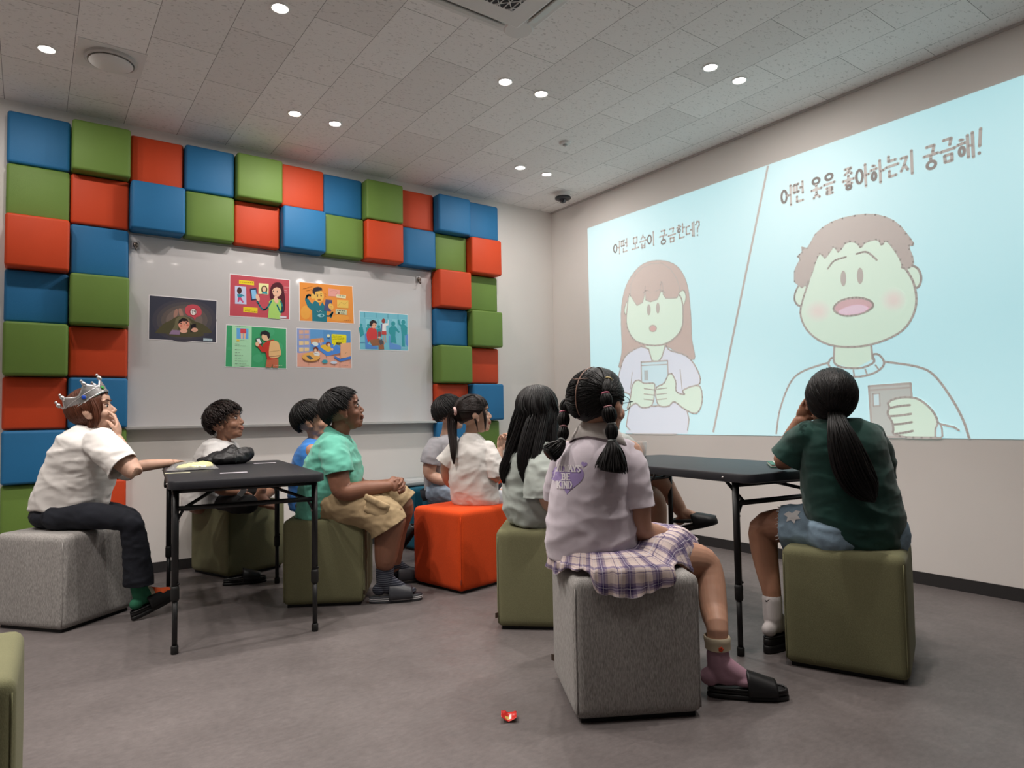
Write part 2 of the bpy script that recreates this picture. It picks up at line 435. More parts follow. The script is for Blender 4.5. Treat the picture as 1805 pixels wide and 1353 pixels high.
for sx, sy in ((1, 1), (1, -1), (-1, 1), (-1, -1)):
    bm = bmesh.new(); c = ac+V((sx*(AW-.062), sy*(AW-.062), -.004)); lathe(bm, c, [(.072, .004), (.072, -.016), (.066, -.021), (.02, -.0225)], 32); auto_smooth(obj('corner_cover', bm, M_white, o))
bm = bmesh.new(); add_box(bm, ac+V((0, 0, -.0402)), (.58, .58, .003)); obj('filter', bm, mat('filter_dark', (.05, .05, .055), .8), o, False)
bm = bmesh.new(); g_ = .034
for k in range(-8, 9):
    add_box(bm, ac+V((k*g_, 0, -.043)), (.004, .58, .004))
for k in range(-9, 9):
    d = k*g_*1.0*2
    for s in (1, -1):
        a, b = V((-.29, -.29*s, 0)), V((.29, .29*s, 0))
        x0, x1 = max(-.29, -.29-d), min(.29, .29-d)
        if x1-x0 < .02: continue
        p, q = V((x0, (x0+d)*s, 0)), V((x1, (x1+d)*s, 0)); mid = ac+(p+q)/2+V((0, 0, -.043)); an = math.atan2(q.y-p.y, q.x-p.x)
        add_box(bm, mid, ((q-p).length, .004, .0035), Matrix.Rotation(an, 3, 'Z'))
obj('grille', bm, mat('grille_white', (.72, .70, .68), .5), o, False)

# ---------------------------------------------------------------- padded wall cushions round the whiteboard
CU = {'B': mat('cushion_blue', (.020, .165, .37), .55, .35, bump=.25, bscale=420, var=.06, vscale=3),
      'G': mat('cushion_green', (.15, .255, .05), .55, .35, bump=.25, bscale=420, var=.06, vscale=3),
      'R': mat('cushion_orange', (.62, .062, .014), .55, .35, bump=.25, bscale=420, var=.06, vscale=3)}
CN = {'B': 'blue', 'G': 'green', 'R': 'orange red'}
GX, GP, GZ = -4.045, .307, 2.74
lay = {0: 'Bf Gf Rp Bf Gp Rf Bm Gf Rf', 1: 'Gp Rf Bf Gp Rf Bm Gf Rf Bf'}
top = {2: 'Rf Bp', 3: 'Bm Gm', 4: 'Gp Rf', 5: 'Rm Bp', 6: 'Bf Gm', 7: 'Gp Rp', 8: 'Rf Bm'}
rgt = {9: 'Bp Gf Rp Bf Gp Rf Bf Gm Rf', 10: 'Bm Rp Gf Gp Rf Bp Gf Rm Bf'}
DEP = {'f': .07, 'm': .10, 'p': .145}
ordn = ['first', 'second', 'third', 'fourth', 'fifth', 'sixth', 'seventh', 'eighth', 'ninth', 'tenth', 'last']
cushion_meshes = {}
for cols, where in ((lay, 'L'), (top, 'T'), (rgt, 'R')):
    for c, s in cols.items():
        for r, code in enumerate(s.split()):
            k, dep = code[0], DEP[code[1]]
            x0, z1 = GX+c*GP, GZ-r*GP*.9935
            cen = V((x0+GP/2, -dep/2, z1-GP/2))
            bm = bmesh.new(); add_box(bm, cen, (GP-.004, dep, GP-.006), bevel=.017, seg=4)
            for v in bm.verts:                     # soft, slightly domed front
                if v.co.y < -dep+.001:
                    fx, fz = (v.co.x-cen.x)/(GP/2), (v.co.z-cen.z)/(GP/2)
            o = obj('wall_cushion', bm, CU[k], None, True, (cen.x, 0, cen.z))
            auto_smooth(o, 60)
            if r < 2:
                lb = f'{CN[k]} square wall cushion, {ordn[c]} from the left in the {"top" if r == 0 else "second"} row'
            elif where == 'L':
                lb = f'{CN[k]} square wall cushion left of the whiteboard, {"outer" if c == 0 else "inner"} column, {ordn[r]} from the top'
            else:
                lb = f'{CN[k]} square wall cushion right of the whiteboard, {"inner" if c == 9 else "outer"} column, {ordn[r]} from the top'
            tag(o, lb, 'wall cushion', 'padded cushions framing the whiteboard')

# ---------------------------------------------------------------- whiteboard
WX0, WX1, WZ0, WZ1 = -3.428, -1.288, .905, 2.118
o = empty('whiteboard', ((WX0+WX1)/2, 0, WZ0), 'glossy whiteboard with pinned pictures framed by coloured wall cushions', 'whiteboard')
WBY = -.022
bm = bmesh.new(); add_box(bm, ((WX0+WX1)/2, WBY/2-.002, (WZ0+WZ1)/2), (WX1-WX0, -WBY-.004, WZ1-WZ0), bevel=.002, seg=1)
obj('writing_surface', bm, mat('whiteboard_gloss', (.66, .64, .645), .05, .5, coat=.3), o, False)
bm = bmesh.new()
M_alu = mat('aluminium', (.60, .59, .58), .28, .5, metal=.35)
add_box(bm, ((WX0+WX1)/2, -.037, WZ0-.002), (WX1-WX0+.02, .066, .012), bevel=.003, seg=1)
add_box(bm, ((WX0+WX1)/2, -.068, WZ0+.004), (WX1-WX0+.02, .006, .018), bevel=.002, seg=1)
obj('pen_tray', bm, M_alu, o, False)
for hx in (on_back(239, 434, -.03), on_back(738, 494, -.03)):
    h = empty('hook', (hx.x, WBY, hx.z), 'small dark metal hook at the whiteboard\'s upper %s corner' % ('left' if hx.x < -2.4 else 'right'), 'hook', 'hooks on the whiteboard')
    M_hk = mat('hook_metal', (.16, .13, .11), .35, .5, metal=.7)
    bm = bmesh.new(); add_box(bm, hx+V((0, .004, .01)), (.045, .006, .05), bevel=.004, seg=2); obj('backplate', bm, mat('clear_plate', (.45, .43, .43), .2), h)
    bm = bmesh.new(); ball(bm, hx+V((0, -.004, .008)), (.016, .010, .018)); tube(bm, [hx+V((0, -.008, 0)), hx+V((0, -.016, -.02)), hx+V((0, -.03, -.032)), hx+V((0, -.036, -.018))], .004, 8, 10); obj('prong', bm, M_hk, h)
# ---------------------------------------------------------------- cube poufs
def fabric(name, col, var=.10, fine=.10, bs=520, stretch=(1, 1, .35), rough=.85):
    return mat(name, col, rough, .08, bump=.35, bscale=bs, var=var*.5, vscale=6, fine=fine, stretch=stretch, sheen=.06)
M_olive = fabric('pouf_olive', (.178, .176, .098))
M_grey = fabric('pouf_grey', (.31, .297, .285), fine=.30, bs=330, stretch=(1, 1, .22))
M_orange = fabric('pouf_orange', (.68, .072, .014))
M_teal = fabric('pouf_teal', (.012, .095, .150))
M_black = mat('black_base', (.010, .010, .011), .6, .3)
M_seam = {}
def pouf(cx, cy, deg, m, label, h=.437, s=.402, tagside=None):
    o = empty('cube_pouf', (cx, cy, 0), label, 'pouf', 'cube poufs')
    R3 = Matrix.Rotation(math.radians(deg), 3, 'Z')
    bm = bmesh.new()
    add_box(bm, (0, 0, 0), (1, 1, 1), None, .0, 1)
    bmesh.ops.subdivide_edges(bm, edges=bm.edges[:], cuts=7, use_grid_fill=True)
    r = .026
    for v in bm.verts:
        x, y, z = v.co*2
        # redistribute so that outer rows make the rounded edge
        f = lambda t: math.copysign(abs(t)**.55 if abs(t) < .99 else 1, t) if abs(t) > 1e-6 else 0
        p = V((f(x)*s/2, f(y)*s/2, f(z)*(h-.012)/2))
        hx = V((s/2, s/2, (h-.012)/2)); q = V([max(-(a-r), min(a-r, b)) for a, b in zip(hx, p)])
        d = p-q
        if d.length > 1e-7 and max(abs(d.x), abs(d.y), abs(d.z)) > r*.98:
            p = q + d.normalized()*r
        # upholstery swells a little
        u, w, k = p.x/(s/2), p.y/(s/2), p.z/(h/2)
        if abs(k) > .9: p.z += .006*max(0, 1-u*u)*max(0, 1-w*w)*(1 if k > 0 else 0)
        if abs(u) > .9: p.x += math.copysign(.005, u)*max(0, 1-w*w)*max(0, 1-k*k)
        if abs(w) > .9: p.y += math.copysign(.005, w)*max(0, 1-u*u)*max(0, 1-k*k)
        v.co = R3 @ p + V((cx, cy, h/2+.006))
    bmesh.ops.subdivide_edges(bm, edges=bm.edges[:], cuts=1, use_grid_fill=True, smooth=.6)
    obj('cover', bm, m, o)
    for a, b in ((1, 1), (1, -1), (-1, 1), (-1, -1)):      # raised seams up the corners
        e = s/2-.0065; bm = bmesh.new()
        tube(bm, [V((cx, cy, 0))+R3 @ V((a*e, b*e, z)) for z in (.03, h*.5, h-.03)], .0022, 6, 8); obj('corner_seam', bm, m, o)
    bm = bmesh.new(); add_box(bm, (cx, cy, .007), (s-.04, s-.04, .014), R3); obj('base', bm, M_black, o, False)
    if tagside:
        ex, ey, t = tagside
        p = V((cx, cy, .065))+R3 @ V((ex*(s/2-.004), ey*(s/2-.004), 0)); n = R3 @ V((ex, ey, 0)).normalized()
        bm = bmesh.new(); add_box(bm, p+n*.006, (.016, .002, .022), Matrix.Rotation(math.atan2(n.y, n.x), 3, 'Z')); obj('fabric_tag', bm, mat('tag_brown', (.05, .03, .02), .6), o, False)
    return o
pouf(-2.285, -3.109, -29.5, M_grey, 'grey cube pouf under the girl in the plaid skirt', tagside=(-1, 1, 0))
pouf(-1.367, -3.406, 21, M_olive, 'olive green cube pouf under the girl in the dark green shirt')
pouf(-3.758, -.82, 39, M_grey, 'grey cube pouf under the girl with the silver crown')
pouf(-1.891, -1.448, 11, M_orange, 'bright orange cube pouf under the girl with the low ponytail', tagside=(-1, -1, 0))
pouf(-2.604, -1.26, 60, M_olive, 'olive green cube pouf under the boy in the mint shirt', tagside=(-1, -1, 0))
pouf(-1.945, -2.265, -42, M_olive, 'olive green cube pouf under the girl with long loose hair', tagside=(-1, -1, 0))
pouf(-2.827, -.251+.005, 20, M_olive, 'olive green cube pouf behind the left table, under the boy in the white shirt')
pouf(-1.50, -.80, 4, M_teal, 'dark teal cube pouf under the boy in the grey shirt')
pouf(-1.53, -.265, 8, M_teal, 'dark teal cube pouf at the wall with a clear plastic box on it')
qa, qb = on_z(24, 1200, .43), on_z(40, 1112, .43)
qd = (qb-qa).normalized(); qc = (qa+qb)/2+V((-qd.y, qd.x, 0))*.197
pouf(qc.x, qc.y, math.degrees(math.atan2(qd.y, qd.x))-90, M_olive, 'pale olive cube pouf cut off at the lower left corner of the picture')
pouf(-1.02, -1.52, 10, M_grey, 'grey cube pouf behind the right table, under the person in black clogs')
# low white stool
sx_, sy_ = -2.42, -.72
o = empty('stool', (sx_, sy_, 0), 'white rounded plastic stool under the boy in the blue shirt', 'stool')
M_sw = mat('stool_white', (.72, .70, .69), .35, .4)
bm = bmesh.new(); lathe(bm, (sx_, sy_, 0), [(.15, .415), (.19, .42), (.205, .435), (.195, .452), (.15, .455), (.01, .452)], 32); auto_smooth(obj('seat', bm, M_sw, o))
for k in range(4):
    a = PI/4+k*PI/2; bm = bmesh.new(); tube(bm, [V((sx_+.14*math.cos(a), sy_+.14*math.sin(a), .425)), V((sx_+.18*math.cos(a), sy_+.18*math.sin(a), 0))], .016, 10, 6); obj('leg', bm, M_sw, o)

# ---------------------------------------------------------------- folding tables
M_top = mat('table_top', (.014, .014, .018), .46, .30, bump=.25, bscale=600)
M_leg = mat('table_metal', (.008, .008, .009), .4, .4)
M_capm = mat('table_cap', (.012, .012, .012), .6, .3)
def folding_table(cx, cy, deg, label, zt=.705, braces=True):
    o = empty('folding_table', (cx, cy, 0), label, 'table', 'black folding tables')
    R3 = Matrix.Rotation(math.radians(deg), 3, 'Z'); O = V((cx, cy, 0))
    W = lambda x, y, z: O + R3 @ V((x, y, z))
    hw, hl, rc, th = .31, .60, .05, .038
    bm = bmesh.new()
    prof = [(0.012, -th), (0, -th+.004), (0, -.008), (.004, -.002), (.011, 0)]
    rings = []
    for ins, dz in prof:
        ring = []
        for (sx, sy, a0) in ((1, 1, 0), (-1, 1, 90), (-1, -1, 180), (1, -1, 270)):
            for k in range(9):
                a = math.radians(a0+k*90/8)
                ring.append(bm.verts.new(W(sx*(hw-rc)+(rc-ins)*math.cos(a), sy*(hl-rc)+(rc-ins)*math.sin(a), zt+dz)))
        rings.append(ring)
    n = len(rings[0])
    for a, b in zip(rings, rings[1:]):
        for k in range(n): bm.faces.new((a[k], a[(k+1) % n], b[(k+1) % n], b[k]))
    bm.faces.new(rings[0][::-1]); bm.faces.new(rings[-1])
    auto_smooth(obj('tabletop', bm, M_top, o), 40)
    for sy in (-1, 1):
        y = sy*.505
        for sx in (-1, 1):
            x = sx*.28
            bm = bmesh.new()
            tube(bm, [W(x, y, zt-th+.002), W(x, y, .22)], .0135, 14); tube(bm, [W(x, y, .23), W(x, y, .005)], .0105, 14)
            lg = obj('leg', bm, M_leg, o)
            bm = bmesh.new(); tube(bm, [W(x, y, .272), W(x, y, .262), W(x, y, .22), W(x, y, .212)], [.0145, .0165, .0165, .014], 14); ball(bm, W(x+.012, y-.008, .28), .005); obj('collar', bm, M_capm, lg)
            bm = bmesh.new(); tube(bm, [W(x, y, .034), W(x, y, .030), W(x, y, .004), W(x, y, 0)], [.012, .0145, .0145, .013], 14); obj('foot_cap', bm, M_capm, lg)
            bm = bmesh.new(); tube(bm, [W(x-.016*sx, y, .535), W(x-.004*sx, y, .535)], .006, 8); lg_ = obj('rivet', bm, mat('rivet_steel', (.35, .34, .33), .3, .5, metal=.8), lg)
        bm = bmesh.new()
        tube(bm, [W(-.28, y, .585), W(0, y, .585), W(.28, y, .585)], .0105, 10)
        tube(bm, [W(-.28, y, zt-th-.012), W(.28, y, zt-th-.012)], .008, 10)
        for sx in (-1, 1):
            tube(bm, [W(sx*.272, y, .54), W(sx*.25, y, .582)], .006, 8)
        obj('crossbar', bm, M_leg, o)
        for sx in (-1, 1):
            bm = bmesh.new(); tube(bm, [W(sx*.24, y, .590), W(sx*.05, y-sy*.30, zt-th-.004)], .0075, 8); obj('brace', bm, M_leg, o)
    bm = bmesh.new(); tube(bm, [W(-.305, -.06, zt-th+.004), W(-.308, -.045, zt-th-.02), W(-.308, .0, zt-th-.032), W(-.308, .045, zt-th-.02), W(-.305, .06, zt-th+.004)], .006, 8, 20); obj('carry_handle', bm, M_capm, o)
    bm = bmesh.new(); 
    for sy in (-1, 1):
        for sx in (-1, 1): ball(bm, W(sx*.3105, sy*.47, zt-.02), .005)
    obj('bolts', bm, mat('rivet_steel', (.35, .34, .33), .3, .5, metal=.8), o)
    return W
TL = folding_table(-3.082, -1.24, -7.3, 'black folding table on the left, with a bag and paper slips on it')
# right table: its near left leg stands at the measured floor point
_l1 = V((-1.667, -3.129, 0)); _R = Matrix.Rotation(math.radians(-7.3), 3, 'Z')
_c = _l1 - _R @ V((-.28, -.505, 0))
TR = folding_table(_c.x, _c.y, -7.3, 'black folding table on the right, with a green notebook on it')
# ---------------------------------------------------------------- flat pictures
class Art:
    """flat shapes laid one over the other on a wall plane; k-th shape lies a fraction of a millimetre further out"""
    def __init__(s, fn, nrm, step=.00006):
        s.fn, s.n, s.step, s.k, s.bm, s.mats, s.ix = fn, V(nrm), step, 0, bmesh.new(), [], {}
    def mi(s, m):
        if m.name not in s.ix: s.ix[m.name] = len(s.mats); s.mats.append(m)
        return s.ix[m.name]
    def _face(s, P, m):
        P = [p + s.n*(s.k*s.step) for p in P]
        f = s.bm.faces.new([s.bm.verts.new(p) for p in P]); f.material_index = s.mi(m)
        f.normal_update()
        if f.normal.dot(s.n) < 0: f.normal_flip()
        return f
    def poly(s, pts, m, smooth=0):
        if smooth: 
            q = list(pts)+[pts[0]]
            ext = [pts[-1]]+q+[pts[1]]
            out = catmull(ext, len(ext)*smooth)
            a, b = smooth, len(out)-smooth
            pts = [p for i, p in enumerate(out) if i/(len(out)-1)*(len(ext)-1) >= 1 and i/(len(out)-1)*(len(ext)-1) < len(ext)-2]
        f = s._face([s.fn(*p) for p in pts], m)
        bmesh.ops.triangulate(s.bm, faces=[f]); s.k += 1
    def ell(s, cx, cy, rx, ry, m, rot=0, n=28):
        c, d = math.cos(rot), math.sin(rot)
        s.poly([(cx+rx*math.cos(2*PI*i/n)*c-ry*math.sin(2*PI*i/n)*d, cy+rx*math.cos(2*PI*i/n)*d+ry*math.sin(2*PI*i/n)*c) for i in range(n)], m)
    def line(s, pts, w, m, n=0, dots=True):
        """stroke of width w (metres) through the points"""
        if n: pts = catmull(pts, n)
        P = [s.fn(*p) for p in pts]
        for a, b in zip(P, P[1:]):
            d = (b-a)
            if d.length < 1e-6: continue
            t = s.n.cross(d.normalized())*(w/2)
            s._face([a-t, b-t, b+t, a+t], m)
        if dots:
            X, Y, _ = frame(s.n)
            for p in P: s._face([p+(X*math.cos(2*PI*i/10)+Y*math.sin(2*PI*i/10))*(w/2) for i in range(10)], m)
        s.k += 1
    def done(s, name, parent=None, origin=None):
        return obj(name, s.bm, s.mats, parent, False, origin)

PC = {}
def ink(h):
    if h not in PC: PC[h] = mat('ink_'+h.lstrip('#'), [min(1, c*1.45) for c in hexc(h)[:3]], .35, .4)
    return PC[h]
def poster(corners, crop, base, label, draw, margin='#d8d4d6'):
    ox, oy, sc = crop
    fn = lambda x, y: on_back(ox+x*sc, oy+y*sc, WBY-.0012)
    P = [fn(*c) for c in corners]; c = sum(P, V())/4
    o = empty('poster', c, label, 'poster', 'pictures on the whiteboard')
    bm = bmesh.new()
    fr = [bm.verts.new(p) for p in P]; bk = [bm.verts.new(p+V((0, .0008, 0))) for p in P]
    f = bm.faces.new(fr)
    for i in range(4): bm.faces.new((fr[i], bk[i], bk[(i+1) % 4], fr[(i+1) % 4]))
    bm.faces.new(bk[::-1]); bmesh.ops.recalc_face_normals(bm, faces=bm.faces[:])
    obj('paper', bm, ink(margin), o, False)
    A = Art(lambda x, y: on_back(ox+x*sc, oy+y*sc, WBY-.0016), (0, -1, 0))
    cx, cy = sum(p[0] for p in corners)/4, sum(p[1] for p in corners)/4
    A.poly([(cx+(x-cx)*.975, cy+(y-cy)*.965) for x, y in corners], ink(base)) if base else None
    draw(A); A.done('print', o)
cA, cB = (250, 470, .14404), (510, 480, .14045)
SKN, DK = '#dca48f', '#241f20'
def scrib(A, x0, x1, y, w, col=DK, gap=14, slope=.07, seed=1):
    rr = random.Random(seed); x = x0
    while x < x1:
        l = rr.uniform(.5, 1.3)*gap; A.line([(x, y+(x-x0)*slope), (min(x+l, x1), y+(min(x+l, x1)-x0)*slope)], w, ink(col), dots=False); x += l+gap*.45
def d1(A):
    for rx, ry, c in ((395, 262, '#43414b'), (340, 225, '#4d494d'), (285, 185, '#5c5351'), (225, 150, '#6d605b')): A.ell(520, 655, rx, ry, ink(c))
    A.ell(415, 572, 24, 58, ink('#9a7468'), .25); A.ell(478, 562, 24, 58, ink('#9a7468'), -.3)
    A.poly([(165, 800), (230, 730), (275, 690), (350, 655), (420, 612), (500, 598), (570, 618), (650, 665), (745, 700), (805, 745), (860, 802), (800, 812), (745, 810), (765, 832), (700, 856), (500, 858), (350, 846), (295, 818), (180, 812)], ink('#4e4a36'), 3)
    A.poly([(350, 800), (400, 720), (415, 640), (480, 602), (560, 622), (612, 690), (650, 740), (600, 700), (545, 635), (480, 640), (452, 690), (440, 760), (400, 800)], ink('#6a654c'), 3)
    A.poly([(335, 825), (368, 772), (470, 778), (462, 832)], ink('#8b7390'))
    A.ell(516, 702, 70, 72, ink('#d5947f')); A.poly([(443, 700), (455, 655), (500, 622), (555, 640), (580, 680), (545, 664), (520, 668), (500, 664), (478, 676)], ink(DK))
    A.ell(480, 722, 16, 12, ink('#c8705f')); A.ell(560, 715, 16, 12, ink('#c8705f'))
    A.ell(478, 692, 7, 9, ink(DK)); A.ell(544, 685, 7, 9, ink(DK)); A.line([(520, 700), (526, 716)], .0015, ink('#8a5348'))
    A.poly([(600, 706), (660, 695), (668, 792), (594, 803)], ink('#1f1a20')); A.ell(645, 772, 40, 26, ink(SKN)); A.ell(512, 785, 46, 26, ink(SKN))
    for y in (745, 762, 780): A.line([(615, y), (668, y-6)], .0012, ink('#8a5348'))
    A.poly([(525, 540), (550, 480), (620, 460), (690, 478), (725, 520), (730, 580), (690, 610), (660, 620), (650, 655), (625, 618), (560, 595)], ink('#b84a55'), 3)
    A.ell(630, 553, 46, 46, ink('#8f2a33')); A.ell(630, 553, 36, 38, ink('#d9d3d0'))
    A.line([(608, 534), (620, 532), (620, 572)], .003, ink(DK)); A.line([(655, 548), (640, 550), (638, 534), (652, 530), (657, 546), (652, 574)], .003, ink(DK))
    A.poly([(752, 872), (862, 882), (862, 912), (750, 908)], ink('#9fb2bd')); scrib(A, 760, 855, 892, .0025, '#e8eaee', 16)
poster([(85, 340), (925, 410), (918, 935), (76, 890)], cA, '#3a3b48', 'dark poster of a child under a blanket, leftmost on the whiteboard', d1)
def d2(A):
    A.poly([(1190, 160), (1372, 178), (1374, 228), (1188, 208)], ink('#efc02c')); scrib(A, 1202, 1362, 186, .0035, '#6a4a10', 18)
    A.poly([(1242, 488), (1418, 502), (1415, 567), (1240, 550)], ink('#efc02c')); scrib(A, 1262, 1340, 515, .0028, '#6a4a10', 16); scrib(A, 1262, 1405, 538, .0028, '#6a4a10', 16, seed=4)
    A.poly([(1138, 232), (1276, 245), (1280, 460), (1140, 452)], ink('#b6bddb')); A.ell(1193, 292, 29, 42, ink('#4a2a2a'))
    A.poly([(1165, 335), (1225, 335), (1262, 362), (1225, 362), (1215, 378), (1172, 375)], ink('#2c7f96')); A.poly([(1175, 375), (1215, 378), (1248, 435), (1232, 440), (1200, 400), (1185, 432), (1170, 430)], ink('#b8456e'))
    A.poly([(1430, 200), (1552, 210), (1549, 340), (1426, 330)], ink('#e3d69c')); A.ell(1498, 278, 38, 48, ink('#4b3020')); A.ell(1498, 275, 24, 30, ink('#e8b898')); A.poly([(1465, 330), (1480, 305), (1530, 308), (1538, 335)], ink('#2a8a9b'))
    A.poly([(1575, 410), (1572, 270), (1612, 205), (1680, 192), (1728, 245), (1752, 400), (1748, 540), (1690, 545)], ink('#4a1d27'), 3)
    A.poly([(1555, 420), (1610, 392), (1695, 398), (1708, 470), (1692, 640), (1543, 628), (1552, 520)], ink('#9bc267'))
    A.line([(1412, 425), (1478, 522), (1530, 505), (1585, 420)], .0105, ink('#1f8690'), 12); A.line([(1700, 425), (1722, 500), (1700, 560), (1655, 470)], .0105, ink('#1f8690'), 12)
    A.poly([(1322, 268), (1400, 262), (1422, 402), (1338, 412)], ink('#323a58')); A.poly([(1336, 285), (1392, 280), (1410, 388), (1350, 396)], ink('#7fb2e2')); A.ell(1417, 378, 22, 46, ink('#e5ae94'), -.3)
    A.poly([(1592, 270), (1625, 235), (1690, 250), (1708, 310), (1690, 350), (1650, 368), (1610, 345)], ink('#e5ae94'), 3); A.poly([(1585, 300), (1600, 232), (1650, 212), (1715, 260), (1715, 310), (1690, 262), (1650, 250), (1615, 262)], ink('#4a1d27'))
    A.ell(1606, 300, 6, 9, ink(DK)); A.ell(1655, 305, 6, 9, ink(DK)); A.line([(1620, 352), (1650, 350)], .0015, ink('#7a3a35')); A.ell(1642, 405, 26, 46, ink('#e5ae94'), -.3)
    scrib(A, 1742, 1795, 248, .0022, '#e8c9c6', 14); scrib(A, 1740, 1775, 290, .0022, '#e8c9c6', 14); scrib(A, 1742, 1785, 320, .0022, '#e8c9c6', 14); A.poly([(1685, 600), (1768, 606), (1768, 630), (1685, 626)], ink('#c9c4cf'))
poster([(1075, 83), (1815, 158), (1812, 650), (1066, 604)], cA, '#b24a55', 'red poster of a girl holding up a phone, upper row on the whiteboard', d2)
def d3(A):
    for x, y, r in ((1560, 800, 50), (1650, 980, 60), (1420, 1120, 50), (1068, 1000, 20)): A.ell(x, y, r*1.3, r, ink('#469f70'))
    A.poly([(1105, 712), (1345, 727), (1340, 1228), (1104, 1222)], ink('#a2d2ad')); A.poly([(1160, 748), (1305, 757), (1303, 886), (1160, 880)], ink('#5f9ed6'))
    A.poly([(1205, 755), (1275, 757), (1280, 815), (1205, 812)], ink('#c4454f')); A.poly([(1210, 812), (1238, 814), (1236, 880), (1212, 880)], ink('#e7b393')); A.poly([(1246, 814), (1275, 815), (1268, 882), (1246, 881)], ink('#e7b393'))
    scrib(A, 1145, 1290, 728, .0022, '#2c4a38', 14); A.poly([(1160, 890), (1195, 892), (1195, 914), (1160, 912)], ink('#d9b13c')); scrib(A, 1205, 1280, 900, .0022, '#2c4a38', 12)
    scrib(A, 1140, 1200, 945, .0026, '#22382c', 14, .05); scrib(A, 1140, 1270, 965, .0022, '#2c4a38', 14, .02)
    for i, (y, x1) in enumerate(((1013, 1235), (1047, 1200), (1082, 1240), (1115, 1210), (1150, 1298), (1185, 1280))): scrib(A, 1140, 1168, y, .003, '#22382c', 12, .05, i); scrib(A, 1182, x1, y+2, .0024, '#2c4a38', 14, .02, i+9)
    A.line([(1130, 1204), (1312, 1208)], .001, ink('#2c4a38')); scrib(A, 1195, 1255, 1218, .002, '#22382c', 12, 0)
    A.poly([(1525, 1135), (1668, 1122), (1668, 1236), (1600, 1234), (1598, 1190), (1578, 1234), (1513, 1230)], ink('#b5654a'))
    A.poly([(1475, 950), (1540, 905), (1610, 890), (1650, 960), (1650, 1125), (1535, 1145), (1512, 1045), (1468, 1045), (1405, 965), (1440, 945), (1480, 990)], ink('#b8392f'))
    A.poly([(1565, 935), (1600, 905), (1655, 915), (1682, 960), (1694, 1090), (1560, 1110)], ink('#dcb07c'), 3); A.line([(1560, 1040), (1680, 1025)], .002, ink('#8a6238')); A.line([(1562, 1102), (1692, 1086)], .004, ink('#6b3a40'))
    A.poly([(1470, 830), (1500, 800), (1550, 830), (1555, 895), (1490, 900), (1466, 870)], ink('#e8b291'), 3); A.poly([(1445, 835), (1460, 795), (1510, 778), (1560, 805), (1568, 860), (1545, 890), (1528, 840), (1500, 835), (1480, 828)], ink('#26242a'))
    A.poly([(1388, 880), (1440, 866), (1476, 940), (1425, 956)], ink('#2a2d3a')); A.poly([(1398, 886), (1436, 876), (1464, 936), (1428, 945)], ink('#dfe3ea')); A.ell(1412, 945, 24, 30, ink('#e8b291'))
    scrib(A, 1620, 1720, 1205, .003, '#e0c9bd', 18)
poster([(1030, 703), (1774, 750), (1776, 1252), (1014, 1226)], cA, '#3d9867', 'green poster of a boy with a backpack, lower row on the whiteboard', d3)
def d4(A):
    A.ell(205, 500, 62, 85, ink('#e09a44')); A.ell(640, 570, 110, 40, ink('#dd933f'))
    A.line([(210, 335), (235, 285), (300, 300)], .015, ink('#1f6c7c'), 10)
    A.poly([(325, 345), (350, 350), (385, 420), (415, 370), (470, 470), (472, 622), (288, 610), (285, 480), (230, 430), (196, 345), (235, 330), (285, 395)], ink('#1f6c7c'))
    A.line([(520, 560), (545, 500), (505, 545), (470, 545)], .012, ink('#1f6c7c'), 10)
    A.ell(372, 300, 60, 75, ink('#e4ac55')); A.poly([(295, 275), (290, 220), (310, 190), (360, 180), (405, 190), (415, 225), (330, 240), (318, 285), (300, 330)], ink('#2b2530')); A.ell(295, 300, 24, 34, ink('#e4ac55'))
    A.ell(352, 295, 8, 10, ink(DK)); A.ell(398, 292, 8, 10, ink(DK)); A.ell(375, 345, 22, 14, ink('#9c5a30')); A.line([(335, 270), (362, 275)], .002, ink(DK)); A.line([(385, 272), (408, 265)], .002, ink(DK))
    A.poly([(455, 338), (540, 348), (522, 490), (432, 478)], ink('#474a72')); A.ell(522, 428, 30, 42, ink('#e4ac55'), -.4)
    for y in (410, 430, 450): A.line([(500, y), (535, y-8)], .0012, ink('#8a5a28'))
    A.poly([(488, 200), (632, 216), (632, 305), (490, 297)], ink('#d2938a')); A.line([(510, 240), (560, 225), (605, 250), (580, 285)], .0012, ink('#a8685f'), 12)
    A.poly([(592, 275), (712, 287), (708, 328), (590, 316)], ink('#d5d1ac')); scrib(A, 604, 698, 293, .004, '#2a2a22', 20)
    A.poly([(598, 343), (742, 352), (740, 450), (600, 440)], ink('#d7b358')); A.line([(610, 420), (650, 375), (690, 400), (730, 365)], .0012, ink('#7a5c20'), 12)
    A.poly([(582, 458), (724, 470), (720, 533), (580, 520)], ink('#b7b898')); scrib(A, 600, 700, 478, .004, '#22221c', 20); A.ell(620, 510, 13, 13, ink('#22221c')); scrib(A, 645, 700, 510, .004, '#33332c', 18)
    scrib(A, 175, 285, 205, .003, '#5a3312', 18, -.25); scrib(A, 215, 275, 230, .003, '#5a3312', 18, -.25); A.line([(345, 480), (365, 500), (385, 478), (410, 498)], .002, ink('#c5dbe0')); A.ell(395, 540, 42, 22, ink('#7fb3c0')); A.ell(405, 541, 18, 13, ink('#1f6c7c')); scrib(A, 690, 765, 600, .003, '#8a5a28', 16)
    A.line([(440, 265), (458, 275)], .002, ink('#8a3a20')); A.line([(442, 290), (455, 305)], .002, ink('#8a3a20'))
poster([(120, 112), (797, 170), (818, 648), (124, 610)], cB, '#d6873a', 'orange poster of a startled boy with a phone, upper row on the whiteboard', d4)
